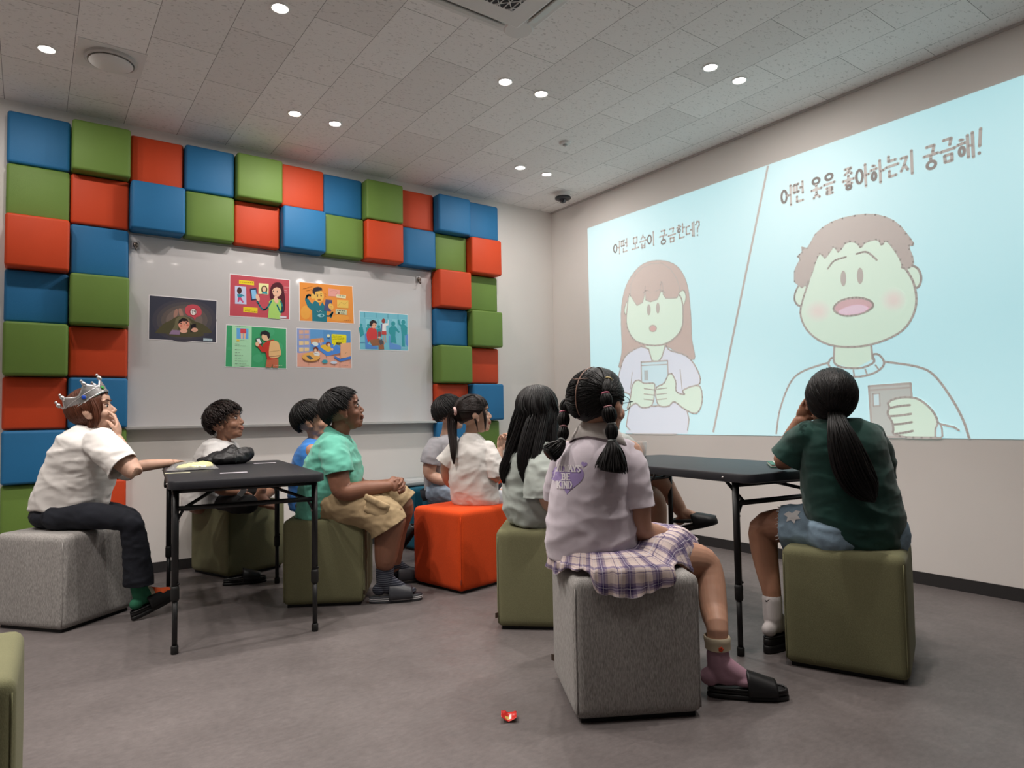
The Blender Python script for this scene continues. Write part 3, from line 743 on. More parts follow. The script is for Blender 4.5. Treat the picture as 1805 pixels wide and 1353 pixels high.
def d5(A):
    A.poly([(425, 720), (768, 735), (770, 890), (425, 880)], ink('#5188bd'))
    A.poly([(100, 1005), (260, 990), (640, 940), (770, 1000), (780, 1200), (100, 1180)], ink('#d39c89'))
    A.poly([(100, 705), (262, 712), (262, 1000), (106, 1012)], ink('#8795c8'))
    for y, c in ((740, '#c9a08a'), (800, '#b59a94'), (880, '#e3bf90'), (960, '#e3bf90')):
        A.poly([(122, y-18), (178, y-18), (178, y+30), (124, y+32)], ink(c)); A.poly([(190, y-18), (246, y-16), (246, y+26), (190, y+28)], ink(c))
    A.poly([(265, 835), (425, 820), (440, 890), (275, 905)], ink('#c68a5e')); A.poly([(280, 930), (440, 985), (470, 1090), (470, 1050), (640, 1040), (640, 985), (400, 1000)], ink('#9a6a55'))
    A.poly([(262, 905), (440, 870), (560, 880), (642, 955), (636, 1010), (470, 1050), (390, 985)], ink('#4a82cf')); A.ell(325, 895, 40, 25, ink('#c9d6ea'), .3)
    A.poly([(385, 925), (440, 905), (500, 915), (530, 970), (485, 995), (430, 965)], ink('#d8b03c'), 3); A.line([(395, 915), (372, 840)], .004, ink('#e5b394')); A.line([(410, 910), (402, 850)], .004, ink('#e5b394')); A.ell(490, 900, 32, 30, ink('#7b3b2a')); A.ell(496, 910, 18, 20, ink('#e5b394')); A.ell(538, 965, 14, 18, ink('#e5b394'))
    A.ell(490, 795, 20, 20, ink('#efe2b4')); A.poly([(476, 820), (508, 822), (505, 832), (478, 830)], ink('#2f4a68'))
    A.poly([(535, 772), (706, 783), (716, 795), (712, 908), (700, 916), (580, 905), (550, 932), (556, 903), (535, 895), (528, 785)], ink('#efcf1c'))
    for i, y in enumerate((797, 818, 837, 857)): scrib(A, 543, 690-(30 if i == 0 else 0), y, .0022, '#3d3508', 13, .03, i)
    A.poly([(588, 877), (658, 882), (658, 902), (588, 898)], ink('#2d2a1a')); scrib(A, 600, 648, 890, .002, '#c9b53a', 10, .05)
    A.poly([(640, 892), (768, 880), (772, 1065), (640, 1075)], ink('#d6a27e')); A.line([(700, 1020), (715, 1000)], .002, ink('#8a6a50'))
    A.poly([(565, 1045), (640, 1085), (770, 1050), (770, 1085), (640, 1118), (562, 1075)], ink('#3f72c0'))
    for x, y0, y1 in ((568, 1075, 1175), (632, 1110, 1195), (700, 1098, 1120), (760, 1085, 1145)): A.line([(x, y0), (x, y1)], .0015, ink('#2c3c66'))
    A.ell(272, 1068, 112, 56, ink('#8a5a30')); A.ell(272, 1058, 112, 54, ink('#dfa458')); A.poly([(205, 1045), (250, 1040), (300, 1080), (260, 1098)], ink('#4a5a6a'))
    A.ell(330, 965, 30, 34, ink('#6a2f22')); A.ell(325, 978, 18, 20, ink('#e5b394')); A.poly([(300, 1010), (350, 990), (385, 1020), (370, 1050), (310, 1040)], ink('#dfe0e6')); A.line([(305, 1012), (380, 1025)], .002, ink('#2a2a33'))
    for x, y in ((240, 1165), (185, 1120), (365, 1130)): A.line([(x, y-40), (x, y)], .0015, ink('#6a4325'))
    A.ell(443, 1118, 36, 24, ink('#3f8fa0')); A.ell(555, 1130, 42, 18, ink('#b9c8e0')); scrib(A, 655, 735, 1165, .003, '#8f6a60', 16)
poster([(88, 692), (776, 728), (786, 1207), (92, 1192)], cB, '#5a92c6', 'blue and pink poster of a bedroom scene, lower row on the whiteboard', d5)
def d6(A):
    for y in (560, 640): A.line([(892, y), (1485, y+38)], .0012, ink('#93cbd6'))
    for x in (960, 1040, 1130, 1290, 1400): A.poly([(x, 585), (x+60, 590), (x+60, 690), (x, 685)], ink('#82c0cd'))
    for x in (945, 1088, 1238, 1365): A.line([(x, 498+(x-885)*.07), (x, 560+(x-885)*.05)], .0035, ink('#2b7c92'))
    T = ink('#2f8d97')
    for cx, cy, k in ((900, 660, .8), (990, 665, .8), (1122, 680, .8)): A.ell(cx, cy, 22*k, 26*k, T); A.poly([(cx-30, cy+30), (cx+20, cy+20), (cx+38, cy+120), (cx-10, cy+150)], T)
    A.ell(1303, 642, 26, 30, T); A.poly([(1250, 700), (1280, 675), (1330, 675), (1385, 745), (1375, 758), (1335, 730), (1330, 800), (1345, 890), (1300, 880), (1270, 885), (1275, 790), (1245, 750)], T)
    A.ell(1430, 625, 26, 32, T); A.poly([(1360, 590), (1378, 590), (1395, 650), (1450, 655), (1480, 690), (1475, 780), (1445, 790), (1450, 930), (1415, 925), (1412, 790), (1400, 680), (1370, 650)], T)
    A.poly([(1250, 800), (1265, 790), (1265, 880), (1400, 920), (1400, 965), (1258, 960)], ink('#5c8bc9')); A.poly([(1455, 790), (1488, 770), (1490, 935), (1460, 900)], ink('#5c8bc9'))
    A.poly([(948, 770), (975, 760), (985, 900), (1110, 930), (1110, 960), (955, 958)], ink('#4f7fc0')); A.line([(890, 880), (945, 880)], .003, ink('#2f5f9a'))
    A.ell(1180, 608, 22, 30, ink('#8d3a34')); A.poly([(1150, 650), (1205, 635), (1232, 640), (1236, 590), (1245, 592), (1242, 660), (1212, 670), (1214, 735), (1158, 735)], ink('#dcdde6')); A.poly([(1150, 645), (1165, 642), (1162, 735), (1150, 735)], ink('#39508a'))
    A.poly([(1158, 735), (1215, 735), (1218, 780), (1155, 778)], ink('#b8403d')); A.line([(1178, 780), (1190, 900)], .0045, ink('#c98a6a')); A.line([(1204, 780), (1212, 880)], .0045, ink('#c98a6a'))
    A.poly([(975, 730), (1010, 695), (1080, 705), (1105, 770), (1090, 850), (1010, 850), (990, 880), (968, 800)], ink('#bf3a3a'), 2); A.poly([(1000, 850), (1110, 830), (1180, 860), (1190, 965), (1120, 965), (1120, 915), (1040, 920)], ink('#8a5a3e')); A.poly([(1115, 855), (1160, 835), (1185, 890), (1140, 912)], ink('#4b4a52'))
    A.ell(1058, 660, 34, 42, ink('#dca084')); A.poly([(1005, 660), (1010, 615), (1050, 592), (1090, 612), (1098, 645), (1055, 630), (1035, 660), (1025, 680)], ink('#241f22')); A.ell(1045, 660, 4, 5, ink(DK)); A.ell(1075, 660, 4, 5, ink(DK)); A.line([(1050, 690), (1065, 690)], .001, ink('#8a4a3a'))
    A.poly([(1112, 745), (1145, 742), (1150, 800), (1115, 805)], ink('#8a3038')); A.ell(1128, 815, 16, 12, ink('#dca084')); scrib(A, 1410, 1470, 945, .003, '#b8d0da', 16)
poster([(878, 480), (1490, 525), (1497, 988), (880, 972)], cB, '#6db1c3', 'teal poster of people riding a bus, rightmost on the whiteboard', d6)

# ---------------------------------------------------------------- projected picture on the right wall
PX = -.003
def beam(h):
    """paint of the wall lit by the projector: the wall's own colour plus the projector's light"""
    n = 'beam_'+h.lstrip('#')
    if n in MATS: return MATS[n]
    t = hexc(h)[:3]; amb = AMB
    e = [max(.055, (a-b)*.84) for a, b in zip(t, amb)]
    m = bpy.data.materials.new(n); m.use_nodes = True; b = m.node_tree.nodes['Principled BSDF']
    b.inputs['Base Color'].default_value = (.80, .765, .735, 1); b.inputs['Roughness'].default_value = .7; b.inputs['Specular IOR Level'].default_value = .2
    b.inputs['Emission Color'].default_value = (*e, 1); b.inputs['Emission Strength'].default_value = 1.0
    MATS[n] = m; return m
AMB = (.33, .315, .30)
def fnP(x, y):
    p = on_right(1000+x*.51735, 100+y*.51735, PX); p.z = max(p.z, .787); p.y = max(p.y, -3.78); return p
BG, LN, SKP, HRG, HRB = '#bce4ea', '#9aa09b', '#c9dfd0', '#b5a8a2', '#aca59c'
pi = empty('projected_picture', (PX, -2.06, .785), 'large projected cartoon picture on the right wall', 'projection')
bm = bmesh.new(); y0, y1, z0, z1 = -.493, -3.80, .785, 2.557
add_box(bm, (PX/2-.0001, (y0+y1)/2, (z0+z1)/2), (abs(PX)-.0002, y0-y1, z1-z0)); obj('backdrop', bm, beam(BG), pi, False)
A = Art(fnP, (-1, 0, 0), .00007); A.k = 1
LW = .013
A.line([(684, 371), (497, 1279)], .017, beam(LN), dots=False); A.done('panel_divider', pi)
# girl
A = Art(fnP, (-1, 0, 0), .00007); A.k = 1
def outl(pts, fill, w=LW, smooth=4, col=LN):
    q = list(pts)
    ext = [q[-1]]+q+[q[0], q[1]]
    out = catmull(ext, len(ext)*smooth); n = len(ext)-1
    loop = [p for i, p in enumerate(out) if 1 <= i/(len(out)-1)*n <= n-1]
    A.poly(loop, beam(fill)); A.line(loop+[loop[0]], w, beam(col))
outl([(176, 1060), (186, 1000), (184, 860), (205, 770), (255, 708), (320, 694), (375, 715), (408, 775), (420, 870), (424, 960), (433, 1030), (380, 1010), (330, 985), (260, 1000), (215, 1040)], HRG, .008, 4, '#a79f99')
outl([(194, 862), (205, 832), (222, 842), (216, 880), (200, 880)], SKP, .009); outl([(378, 810), (395, 795), (405, 818), (394, 850), (380, 840)], SKP, .009)
A.poly([(268, 975), (328, 970), (335, 1010), (300, 1040), (265, 1020)], beam(SKP))
outl([(268, 985), (205, 1012), (182, 1060), (172, 1130), (218, 1160), (212, 1278), (405, 1278), (400, 1150), (452, 1112), (440, 1060), (405, 1018), (350, 1000), (335, 985), (318, 1030), (290, 1035)], '#cbd3de', LW, 3)
A.poly([(200, 1272), (410, 1272), (410, 1284), (200, 1284)], beam('#cbd3de'))
outl([(205, 850), (215, 805), (260, 800), (340, 800), (385, 815), (395, 880), (385, 935), (340, 975), (285, 983), (230, 965), (203, 915)], SKP)
outl([(222, 842), (218, 770), (260, 715), (330, 705), (378, 765), (378, 815), (360, 822), (330, 818), (325, 775), (318, 770), (312, 822), (270, 832), (266, 780), (258, 835)], HRG, .009, 2, '#a79f99')
for cx, cy in ((278, 862), (309, 856)): A.ell(cx, cy, 6.5, 19, beam('#8b9290'))
A.ell(292, 925, 14, 13, beam(LN)); A.ell(292, 926, 10, 9, beam('#c39a9a'))
A.line([(258, 805), (272, 795), (285, 805)], .007, beam('#a79f99'), 8); A.line([(300, 800), (318, 792), (335, 806)], .007, beam('#a79f99'), 8)
outl([(252, 1040), (342, 1035), (348, 1180), (300, 1190), (255, 1190)], '#bcd9e0', LW, 1); A.poly([(262, 1068), (275, 1067), (277, 1102), (263, 1103)], beam('#a9b4b5')); A.line([(253, 1052), (343, 1047)], .008, beam(LN))
outl([(240, 1100), (262, 1112), (295, 1112), (298, 1130), (290, 1185), (255, 1195), (232, 1180), (205, 1200), (215, 1165), (222, 1120)], SKP, LW, 3)
outl([(350, 1075), (370, 1105), (372, 1140), (400, 1150), (395, 1135), (450, 1120), (460, 1175), (440, 1215), (400, 1200), (365, 1175), (345, 1190), (310, 1185), (302, 1130), (330, 1112)], SKP, LW, 3)
for y in (1130, 1148, 1166): A.line([(262, y), (294, y+4)], .008, beam(LN), 6); A.line([(306, y+2), (340, y-2)], .008, beam(LN), 6)
A.line([(385, 1065), (392, 1130)], .009, beam(LN)); A.line([(222, 1075), (216, 1130)], .009, beam(LN))
A.done('cartoon_girl', pi)
# boy
A = Art(fnP, (-1, 0, 0), .00007); A.k = 1
A.poly([(912, 975), (1035, 970), (1040, 1030), (980, 1062), (905, 1045)], beam(SKP)); A.line([(910, 985), (908, 1030)], LW, beam(LN)); A.line([(1036, 985), (1040, 1030)], LW, beam(LN))
A.line([(712, 1283), (725, 1200), (760, 1110), (805, 1070), (895, 1040)], LW, beam(LN), 24); A.line([(1075, 1038), (1190, 1055), (1250, 1085), (1310, 1165), (1350, 1240), (1370, 1303)], LW, beam(LN), 24)
outl([(905, 1022), (890, 1050), (930, 1080), (990, 1090), (1050, 1075), (1080, 1045), (1062, 1015), (1040, 1016), (1045, 1040), (1000, 1060), (940, 1058), (912, 1045)], BG, LW, 3)
for a, b in (((930, 1062), (928, 1082)), ((975, 1068), (978, 1089)), ((1015, 1064), (1022, 1083)), ((1050, 1050), (1062, 1066))): A.line([a, b], .010, beam(LN))
outl([(818, 785), (795, 775), (778, 800), (775, 830), (790, 848), (812, 840)], SKP); outl([(1142, 725), (1165, 710), (1195, 722), (1206, 755), (1195, 785), (1165, 785), (1148, 760)], SKP)
outl([(825, 760), (850, 660), (930, 590), (1040, 580), (1110, 625), (1140, 700), (1180, 770), (1188, 850), (1150, 925), (1070, 970), (980, 988), (890, 980), (825, 940), (795, 880), (805, 820)], SKP)
outl([(782, 790), (775, 730), (795, 690), (785, 680), (802, 665), (800, 648), (820, 652), (850, 600), (910, 560), (990, 540), (1060, 540), (1120, 565), (1160, 610), (1180, 640), (1162, 645), (1178, 690), (1172, 715), (1142, 720), (1140, 700), (1110, 650), (1085, 625), (1072, 642), (1058, 622), (1015, 632), (1000, 650), (985, 632), (950, 632), (925, 665), (908, 645), (880, 685), (862, 668), (845, 700), (822, 765)], HRB, .011, 2, '#a0a29c')
A.line([(888, 722), (910, 695), (950, 682)], .012, beam(LN), 10); A.line([(985, 672), (1020, 665), (1055, 692)], .012, beam(LN), 10)
A.ell(941, 755, 10, 27, beam('#8b9290')); A.ell(998, 746, 11, 28, beam('#8b9290'))
for i in range(5):
    A.ell(856, 866, 44-i*8, 38-i*7, beam(['#cddcd0', '#d0d8ce', '#d2d4cc', '#d4d0ca', '#d5ccc8'][i])); A.ell(1112, 828, 44-i*8, 40-i*7, beam(['#cddcd0', '#d0d8ce', '#d2d4cc', '#d4d0ca', '#d5ccc8'][i]))
outl([(908, 862), (930, 832), (985, 820), (1030, 830), (1042, 850), (1010, 872), (950, 882)], '#c3a7ac', LW); outl([(925, 868), (960, 850), (1000, 845), (1025, 856), (1000, 872), (950, 878)], '#d3bfcc', .004, 4, '#c9b3c0')
outl([(1028, 1122), (1170, 1112), (1176, 1180), (1180, 1295), (1040, 1298)], '#b1b8b5', LW, 1); A.line([(1028, 1136), (1170, 1126)], .010, beam(LN)); outl([(1042, 1148), (1064, 1146), (1066, 1188), (1044, 1190)], '#c0d8dc', .008, 1)
outl([(1095, 1175), (1140, 1160), (1195, 1165), (1240, 1200), (1262, 1240), (1265, 1300), (1180, 1302), (1115, 1285), (1112, 1268), (1108, 1245), (1092, 1215), (1098, 1195)], SKP, LW, 3)
for a, b, c in (((1100, 1196), (1130, 1190), (1168, 1186)), ((1098, 1224), (1130, 1222), (1172, 1216)), ((1112, 1252), (1140, 1250), (1175, 1244)), ((1118, 1284), (1150, 1280), (1178, 1274))): A.line([a, b, c], LW, beam(LN), 8)
outl([(1258, 1250), (1275, 1255), (1278, 1300), (1256, 1300)], BG, .010, 2); A.line([(1270, 1250), (1320, 1262), (1335, 1272)], .012, beam(LN))
A.done('cartoon_boy', pi)

# handwriting
CIRC = [(.5+.48*math.cos(PI/2+2*PI*i/16), .5+.48*math.sin(PI/2+2*PI*i/16)) for i in range(17)]
JM = {'g': [[(.08, .92), (.9, .95), (.72, .05)]], 'n': [[(.15, .95), (.12, .15), (.95, .2)]], 'd': [[(.9, .95), (.15, .9), (.12, .12), (.95, .15)]],
      'r': [[(.1, .95), (.88, .95), (.85, .55), (.12, .52), (.1, .08), (.95, .1)]], 'm': [[(.12, .92), (.15, .08), (.88, .1), (.9, .95), (.12, .92)]],
      'b': [[(.15, .98), (.15, .05), (.85, .05), (.88, .98)], [(.15, .5), (.86, .52)]], 's': [[(.5, .98), (.4, .5), (.05, .05)], [(.45, .6), (.95, .05)]],
      'o': [CIRC], 'j': [[(.08, .92), (.9, .95), (.5, .45), (.05, .05)], [(.5, .45), (.95, .05)]],
      'h': [[(.35, 1.02), (.65, .98)], [(.05, .72), (.95, .76)], [(x*.62+.19, y*.55-.02) for x, y in CIRC]],
      'A': [[(.35, 1), (.35, 0)], [(.35, .5), (.98, .52)]], 'E': [[(.7, 1), (.68, 0)], [(.05, .52), (.68, .5)]], 'I': [[(.5, 1), (.48, 0)]],
      'AE': [[(.15, .95), (.15, .05)], [(.85, 1), (.85, 0)], [(.15, .5), (.85, .5)]], 'EE': [[(.5, .95), (.48, .05)], [(.95, 1), (.92, 0)], [(0, .5), (.48, .5)]],
      'O': [[(.5, 1), (.5, .15)], [(-.02, .12), (1.02, .18)]], 'U': [[(-.02, .82), (1.02, .88)], [(.5, .85), (.48, .05)]], 'EU': [[(-.02, .45), (1.02, .55)]]}
HZ = ('O', 'U', 'EU')
def syll(code):
    i, v, f = (code.split('.')+[''])[:3]; out = []
    def put(j, x0, y0, x1, y1):
        for st in JM[j]: out.append([(x0+x*(x1-x0), y0+y*(y1-y0)) for x, y in st])
    def ini(x0, y0, x1, y1):
        if len(i) == 2: m = (x0+x1)/2; put(i[0], x0, y0, m-.03, y1); put(i[1], m+.03, y0, x1, y1)
        else: put(i, x0, y0, x1, y1)
    if v in HZ:
        if f: ini(.2, .70, .8, 1.0); put(v, .08, .40, .92, .64); put(f, .22, 0, .8, .33)
        else: ini(.2, .48, .8, 1.0); put(v, .05, .08, .95, .46)
    else:
        if f: ini(.05, .48, .55, .98); put(v, .62, .42, .98, 1.02); put(f, .25, 0, .92, .34)
        else: ini(.02, .2, .52, .85); put(v, .58, 0, 1.0, 1.02)
    return out
def caption(name, words, p0, p1, h, w):
    """p0, p1: wall points (y, z) of the two ends of the baseline"""
    new = lambda: Art(lambda a, b: V((PX-.0004, a, b)), (-1, 0, 0), .00007)
    slots = []; x = 0
    for word in words.split(' '):
        for c in word.split('/'): slots.append((c, x, word)); x += .62 if c in '?!' else 1.0
        x += .42
    tot = x-.42; rr = random.Random(3)
    A, cur = None, None
    for c, s, word in slots:
        if word != cur:
            if A: A.done(name, pi)
            A, cur = new(), word; A.k = 1
        t = s/tot; bw = ((p1[0]-p0[0])/tot)*.93; zz = p0[1]+(p1[1]-p0[1])*t+rr.uniform(-.06, .06)*h
        if c == '?': st = [[(.1, .8), (.25, 1), (.5, .95), (.5, .7), (.28, .5), (.28, .28)], [(.27, .06), (.28, .03)]]
        elif c == '!': st = [[(.35, 1.05), (.25, .35)], [(.2, .08), (.21, .05)]]
        else: st = syll(c)
        for l in st:
            A.line([(p0[0]+(p1[0]-p0[0])*t+q[0]*bw, zz+q[1]*h) for q in l], w, beam('#8f9794'))
    A.done(name, pi)
def yz(x, y): p = fnP(x, y); return (p.y, p.z)
a0, a1, at_ = yz(158, 676), yz(456, 606), yz(158, 640)
caption('caption_word', 'o.E/dd.E.n m.O/s.EU.b/o.I g.U.o/g.EU.m/h.A.n/d.EE/?', a0, a1, .105, .0135)
b0, b1 = yz(730, 512), yz(1432, 330)
caption('caption_word', 'o.E/dd.E.n o.O.s/o.EU.r j.O.h/o.A/h.A/n.EU.n/j.I g.U.o/g.EU.m/h.AE/!', b0, b1, .125, .017)
# ---------------------------------------------------------------- people: shared builders
ZU = V((0, 0, 1))
TARGET = V((0, -2.2, 1.75))          # the spot on the picture everyone watches
def skin(name, c): return mat(name, c, .5, .35, sss=.12, var=.05, vscale=25, bump=.06, bscale=300)
SK = {'fair': skin('skin_fair', (.56, .345, .255)), 'mid': skin('skin_mid', (.46, .255, .175)), 'tan': skin('skin_tan', (.33, .165, .105)), 'deep': skin('skin_deep', (.235, .108, .068))}
LIP = {'fair': skin('lip_fair', (.46, .17, .14)), 'mid': skin('lip_mid', (.40, .15, .12)), 'tan': skin('lip_tan', (.30, .11, .085)), 'deep': skin('lip_deep', (.20, .075, .055))}
def hairmat(n, c, r=.42): return mat(n, c, r, .24, bump=.25, bscale=260, stretch=(1, 1, .12), var=.2, vscale=60)
HB = hairmat('hair_black', (.006, .0052, .0055), .46); HW = hairmat('hair_brown', (.085, .027, .014)); HD = hairmat('hair_dark_brown', (.018, .011, .010)); HS = mat('hair_soft_black', (.008, .007, .0075), .55, .3, bump=.4, bscale=200)
M_eye = mat('eye_white', (.62, .58, .55), .25, .5); M_iris = mat('eye_dark', (.012, .008, .006), .12, .6)

class Head:
    def __init__(s, c, fwd, pitch=0, tilt=0, size=1.0):
        f = V((fwd.x, fwd.y, 0)).normalized(); l = ZU.cross(f)
        p = math.radians(pitch); t = math.radians(tilt)
        s.c = V(c); s.F = f*math.cos(p)+ZU*math.sin(p); u = ZU*math.cos(p)-f*math.sin(p)
        s.U = u*math.cos(t)+l*math.sin(t); s.L = l*math.cos(t)-u*math.sin(t); s.k = size
    def p(s, x, y, z): return s.c+(s.F*x+s.L*y+s.U*z)*s.k
    def d(s, x, y, z): return (s.F*x+s.L*y+s.U*z)
    @property
    def ax(s): return (s.F, s.L, s.U)
    def surf(s, az, el, k=1.0):
        """a point of the hair surface: az from the face towards the left ear, el up"""
        a, e = math.radians(az), math.radians(el)
        return s.p(-.013+.103*k*math.cos(e)*math.cos(a), .084*k*math.cos(e)*math.sin(a), .026+.096*k*math.sin(e))
    def sd(s, v, k=1.0): return s.p(-.013+.103*k*v.x, .084*k*v.y, .026+.096*k*v.z)
def head_solids(bm, H, cheek=1.0):
    k = H.k
    def b(x, y, z, r): ball(bm, H.p(x, y, z), tuple(a*k for a in r), H.ax, 20, 14)
    b(-.012, 0, .028, (.094, .073, .086)); b(.022, 0, -.012, (.062, .060, .088)); b(.030, 0, -.072, (.042, .044, .036)); b(.058, 0, -.088, (.020, .021, .018))
    b(.020, 0, -.050, (.052, .054*cheek, .046))
    for s in (1, -1):
        b(.046, s*.030, -.030, (.030, .028*cheek, .026)); b(.066, s*.030, .030, (.016, .022, .010))
        b(.058, s*.030, .004, (.018, .020, .016))
        b(-.006, s*.073, -.012, (.019, .008, .030)); b(-.012, s*.079, -.004, (.016, .007, .022)); b(.002, s*.074, -.034, (.009, .007, .011))
        b(.086, s*.010, -.030, (.010, .007, .007))
    b(.064, 0, .045, (.024, .045, .030))
    tube(bm, [H.p(.074, 0, .012), H.p(.084, 0, -.006), H.p(.093, 0, -.022), H.p(.093, 0, -.029)], [.008*k, .009*k, .010*k, .009*k], 10, 8); b(.093, 0, -.025, (.010, .010, .009))
    b(.076, 0, -.046, (.014, .022, .014)); b(.084, 0, -.0525, (.010, .019, .0055)); b(.082, 0, -.0625, (.010, .017, .0058)); b(.072, 0, -.075, (.012, .018, .010))
def face_parts(H, root, brow=None, look=(0, 0)):
    for s in (1, -1):
        bm = bmesh.new(); c = H.p(.0695, s*.031, .0045); f = (H.F*.93+H.L*s*.36).normalized()
        ball(bm, c, (.0085*H.k, .0145*H.k, .0075*H.k), (f, f.cross(H.U).normalized(), H.U), 14, 10, 0)
        q = c+(f*.0055+H.L*look[0]+H.U*look[1])*H.k; ball(bm, q, (.004*H.k, .0064*H.k, .0068*H.k), (f, f.cross(H.U).normalized(), H.U), 12, 8, 1)
        obj('eye', bm, [M_eye, M_iris], root)
        bm = bmesh.new()
        tube(bm, [H.p(.066, s*.048, .011), H.p(.0765, s*.034, .0135), H.p(.079, s*.018, .009)], [.0012, .0026, .0012], 8, 8)
        tube(bm, [H.p(.070, s*.050, .027), H.p(.081, s*.034, .033), H.p(.087, s*.014, .028)], [.0015, .0036, .0026], 8, 8)
        obj('eyebrow', bm, brow or HB, root)
def hand_solids(bm, w, d, n, thumb, curl=(.35, .45, .3), size=.92, spread=.10, tcurl=.3, r=.0072):
    """w wrist point, d towards the knuckles, n the way the palm faces, thumb: +1/-1 the side (d x n) it grows from"""
    d = V(d).normalized(); n = (V(n)-d*V(n).dot(d)).normalized(); s = d.cross(n).normalized()*thumb; z = size
    palm = w+d*.040*z
    ball(bm, palm, (.043*z, .035*z, .0135*z), (d, s, n), 16, 12); ball(bm, w+d*.052*z+s*.004, (.030*z, .037*z, .011*z), (d, s, n), 16, 12)
    ball(bm, w+d*.020*z+s*.018*z+n*.006, (.026*z, .015*z, .013*z), (d, s, n))
    L = ((.040, .026, .020), (.044, .029, .021), (.040, .027, .020), (.031, .020, .018))
    for i in range(4):
        off = (.0285-.019*i)*z; a = spread*(1.5-i)
        p = w+d*(.072-.004*abs(i-1.2))*z+s*off; dd = (d*math.cos(a)+s*math.sin(a)).normalized(); ang = 0
        pts = [p-dd*.012*z, p]; cur = list(curl[i]) if isinstance(curl[0], (list, tuple)) else [c*(1+.12*(i-1)) for c in curl]
        for l, c in zip(L[i], cur):
            ang += c; q = dd*math.cos(ang)+n*math.sin(ang); p = p+q*l*z; pts.append(p)
        rr = [r*1.08, r*1.05, r, r*.94, r*.78]
        limb(bm, pts, [x*z/.92*(.9 if i == 3 else 1) for x in rr], 10, 14)
    p0 = w+d*.022*z+s*.024*z+n*.004; t = (d*.72+s*.62+n*.32).normalized(); t2 = (d*.9+s*(.30-tcurl)+n*(.30+tcurl)).normalized()
    limb(bm, [p0, p0+t*.034*z, p0+t*.034*z+t2*.026*z, p0+t*.034*z+(t2+n*tcurl*.5).normalized()*.046*z], [r*1.35, r*1.2, r*1.08, r*.85], 10, 12)
def foot_solids(bm, ank, d, up=ZU, size=1.0):
    """ank: ankle joint; d towards the toes; the sole lies .07*size below the ankle"""
    d = V(d).normalized(); u = (V(up)-d*V(up).dot(d)).normalized(); s = d.cross(u); z = size
    ball(bm, ank-d*.028*z-u*.040*z, (.034*z, .029*z, .030*z), (d, s, u)); ball(bm, ank+d*.030*z-u*.036*z, (.055*z, .031*z, .032*z), (d, s, u)); ball(bm, ank+d*.090*z-u*.050*z, (.052*z, .038*z, .020*z), (d, s, u)); ball(bm, ank+d*.128*z-u*.055*z, (.026*z, .034*z, .014*z), (d, s, u))
    limb(bm, [ank+u*.06*z, ank-u*.01*z, ank+d*.01*z-u*.03*z], [.032*z, .034*z, .033*z]); limb(bm, [ank+u*.012*z, ank+d*.045*z-u*.022*z, ank+d*.095*z-u*.047*z], [.034*z, .032*z, .024*z])

def outline_prism(bm, c, d, u, outl, z0, z1, mi=0, bev=.006):
    """a sole: outline (along d, across) lifted between heights z0 and z1 along u"""
    d = V(d).normalized(); u = V(u).normalized(); s = d.cross(u)
    n = len(outl); cx = sum(o[0] for o in outl)/n
    rings = []
    for ins, z in ((bev, z0), (0, z0+bev*.7), (0, z1-bev*.7), (bev, z1)):
        rings.append([bm.verts.new(c+d*(x+(ins if x < cx else -ins))+s*(y-math.copysign(min(ins, abs(y)), y))+u*z) for x, y in outl])
    for a, b in zip(rings, rings[1:]):
        for k in range(n):
            f = bm.faces.new((a[k], a[(k+1) % n], b[(k+1) % n], b[k])); f.material_index = mi
    f = bm.faces.new(rings[0][::-1]); f.material_index = mi; f = bm.faces.new(rings[-1]); f.material_index = mi
def sole_outline(l, w, n=30):
    o = []
    for i in range(n):
        t = 2*PI*i/n; x = math.cos(t); y = math.sin(t)
        wd = w*(.40+.10*math.copysign(abs(x)**.9, x)-(.05*(1-x*x)))
        o.append((x*l/2, math.copysign(abs(y)**.75, y)*wd))
    return o
M_sole = mat('slide_rubber', (.014, .014, .016), .5, .35); M_dk = mat('black_rubber', (.009, .009, .010), .45, .4)
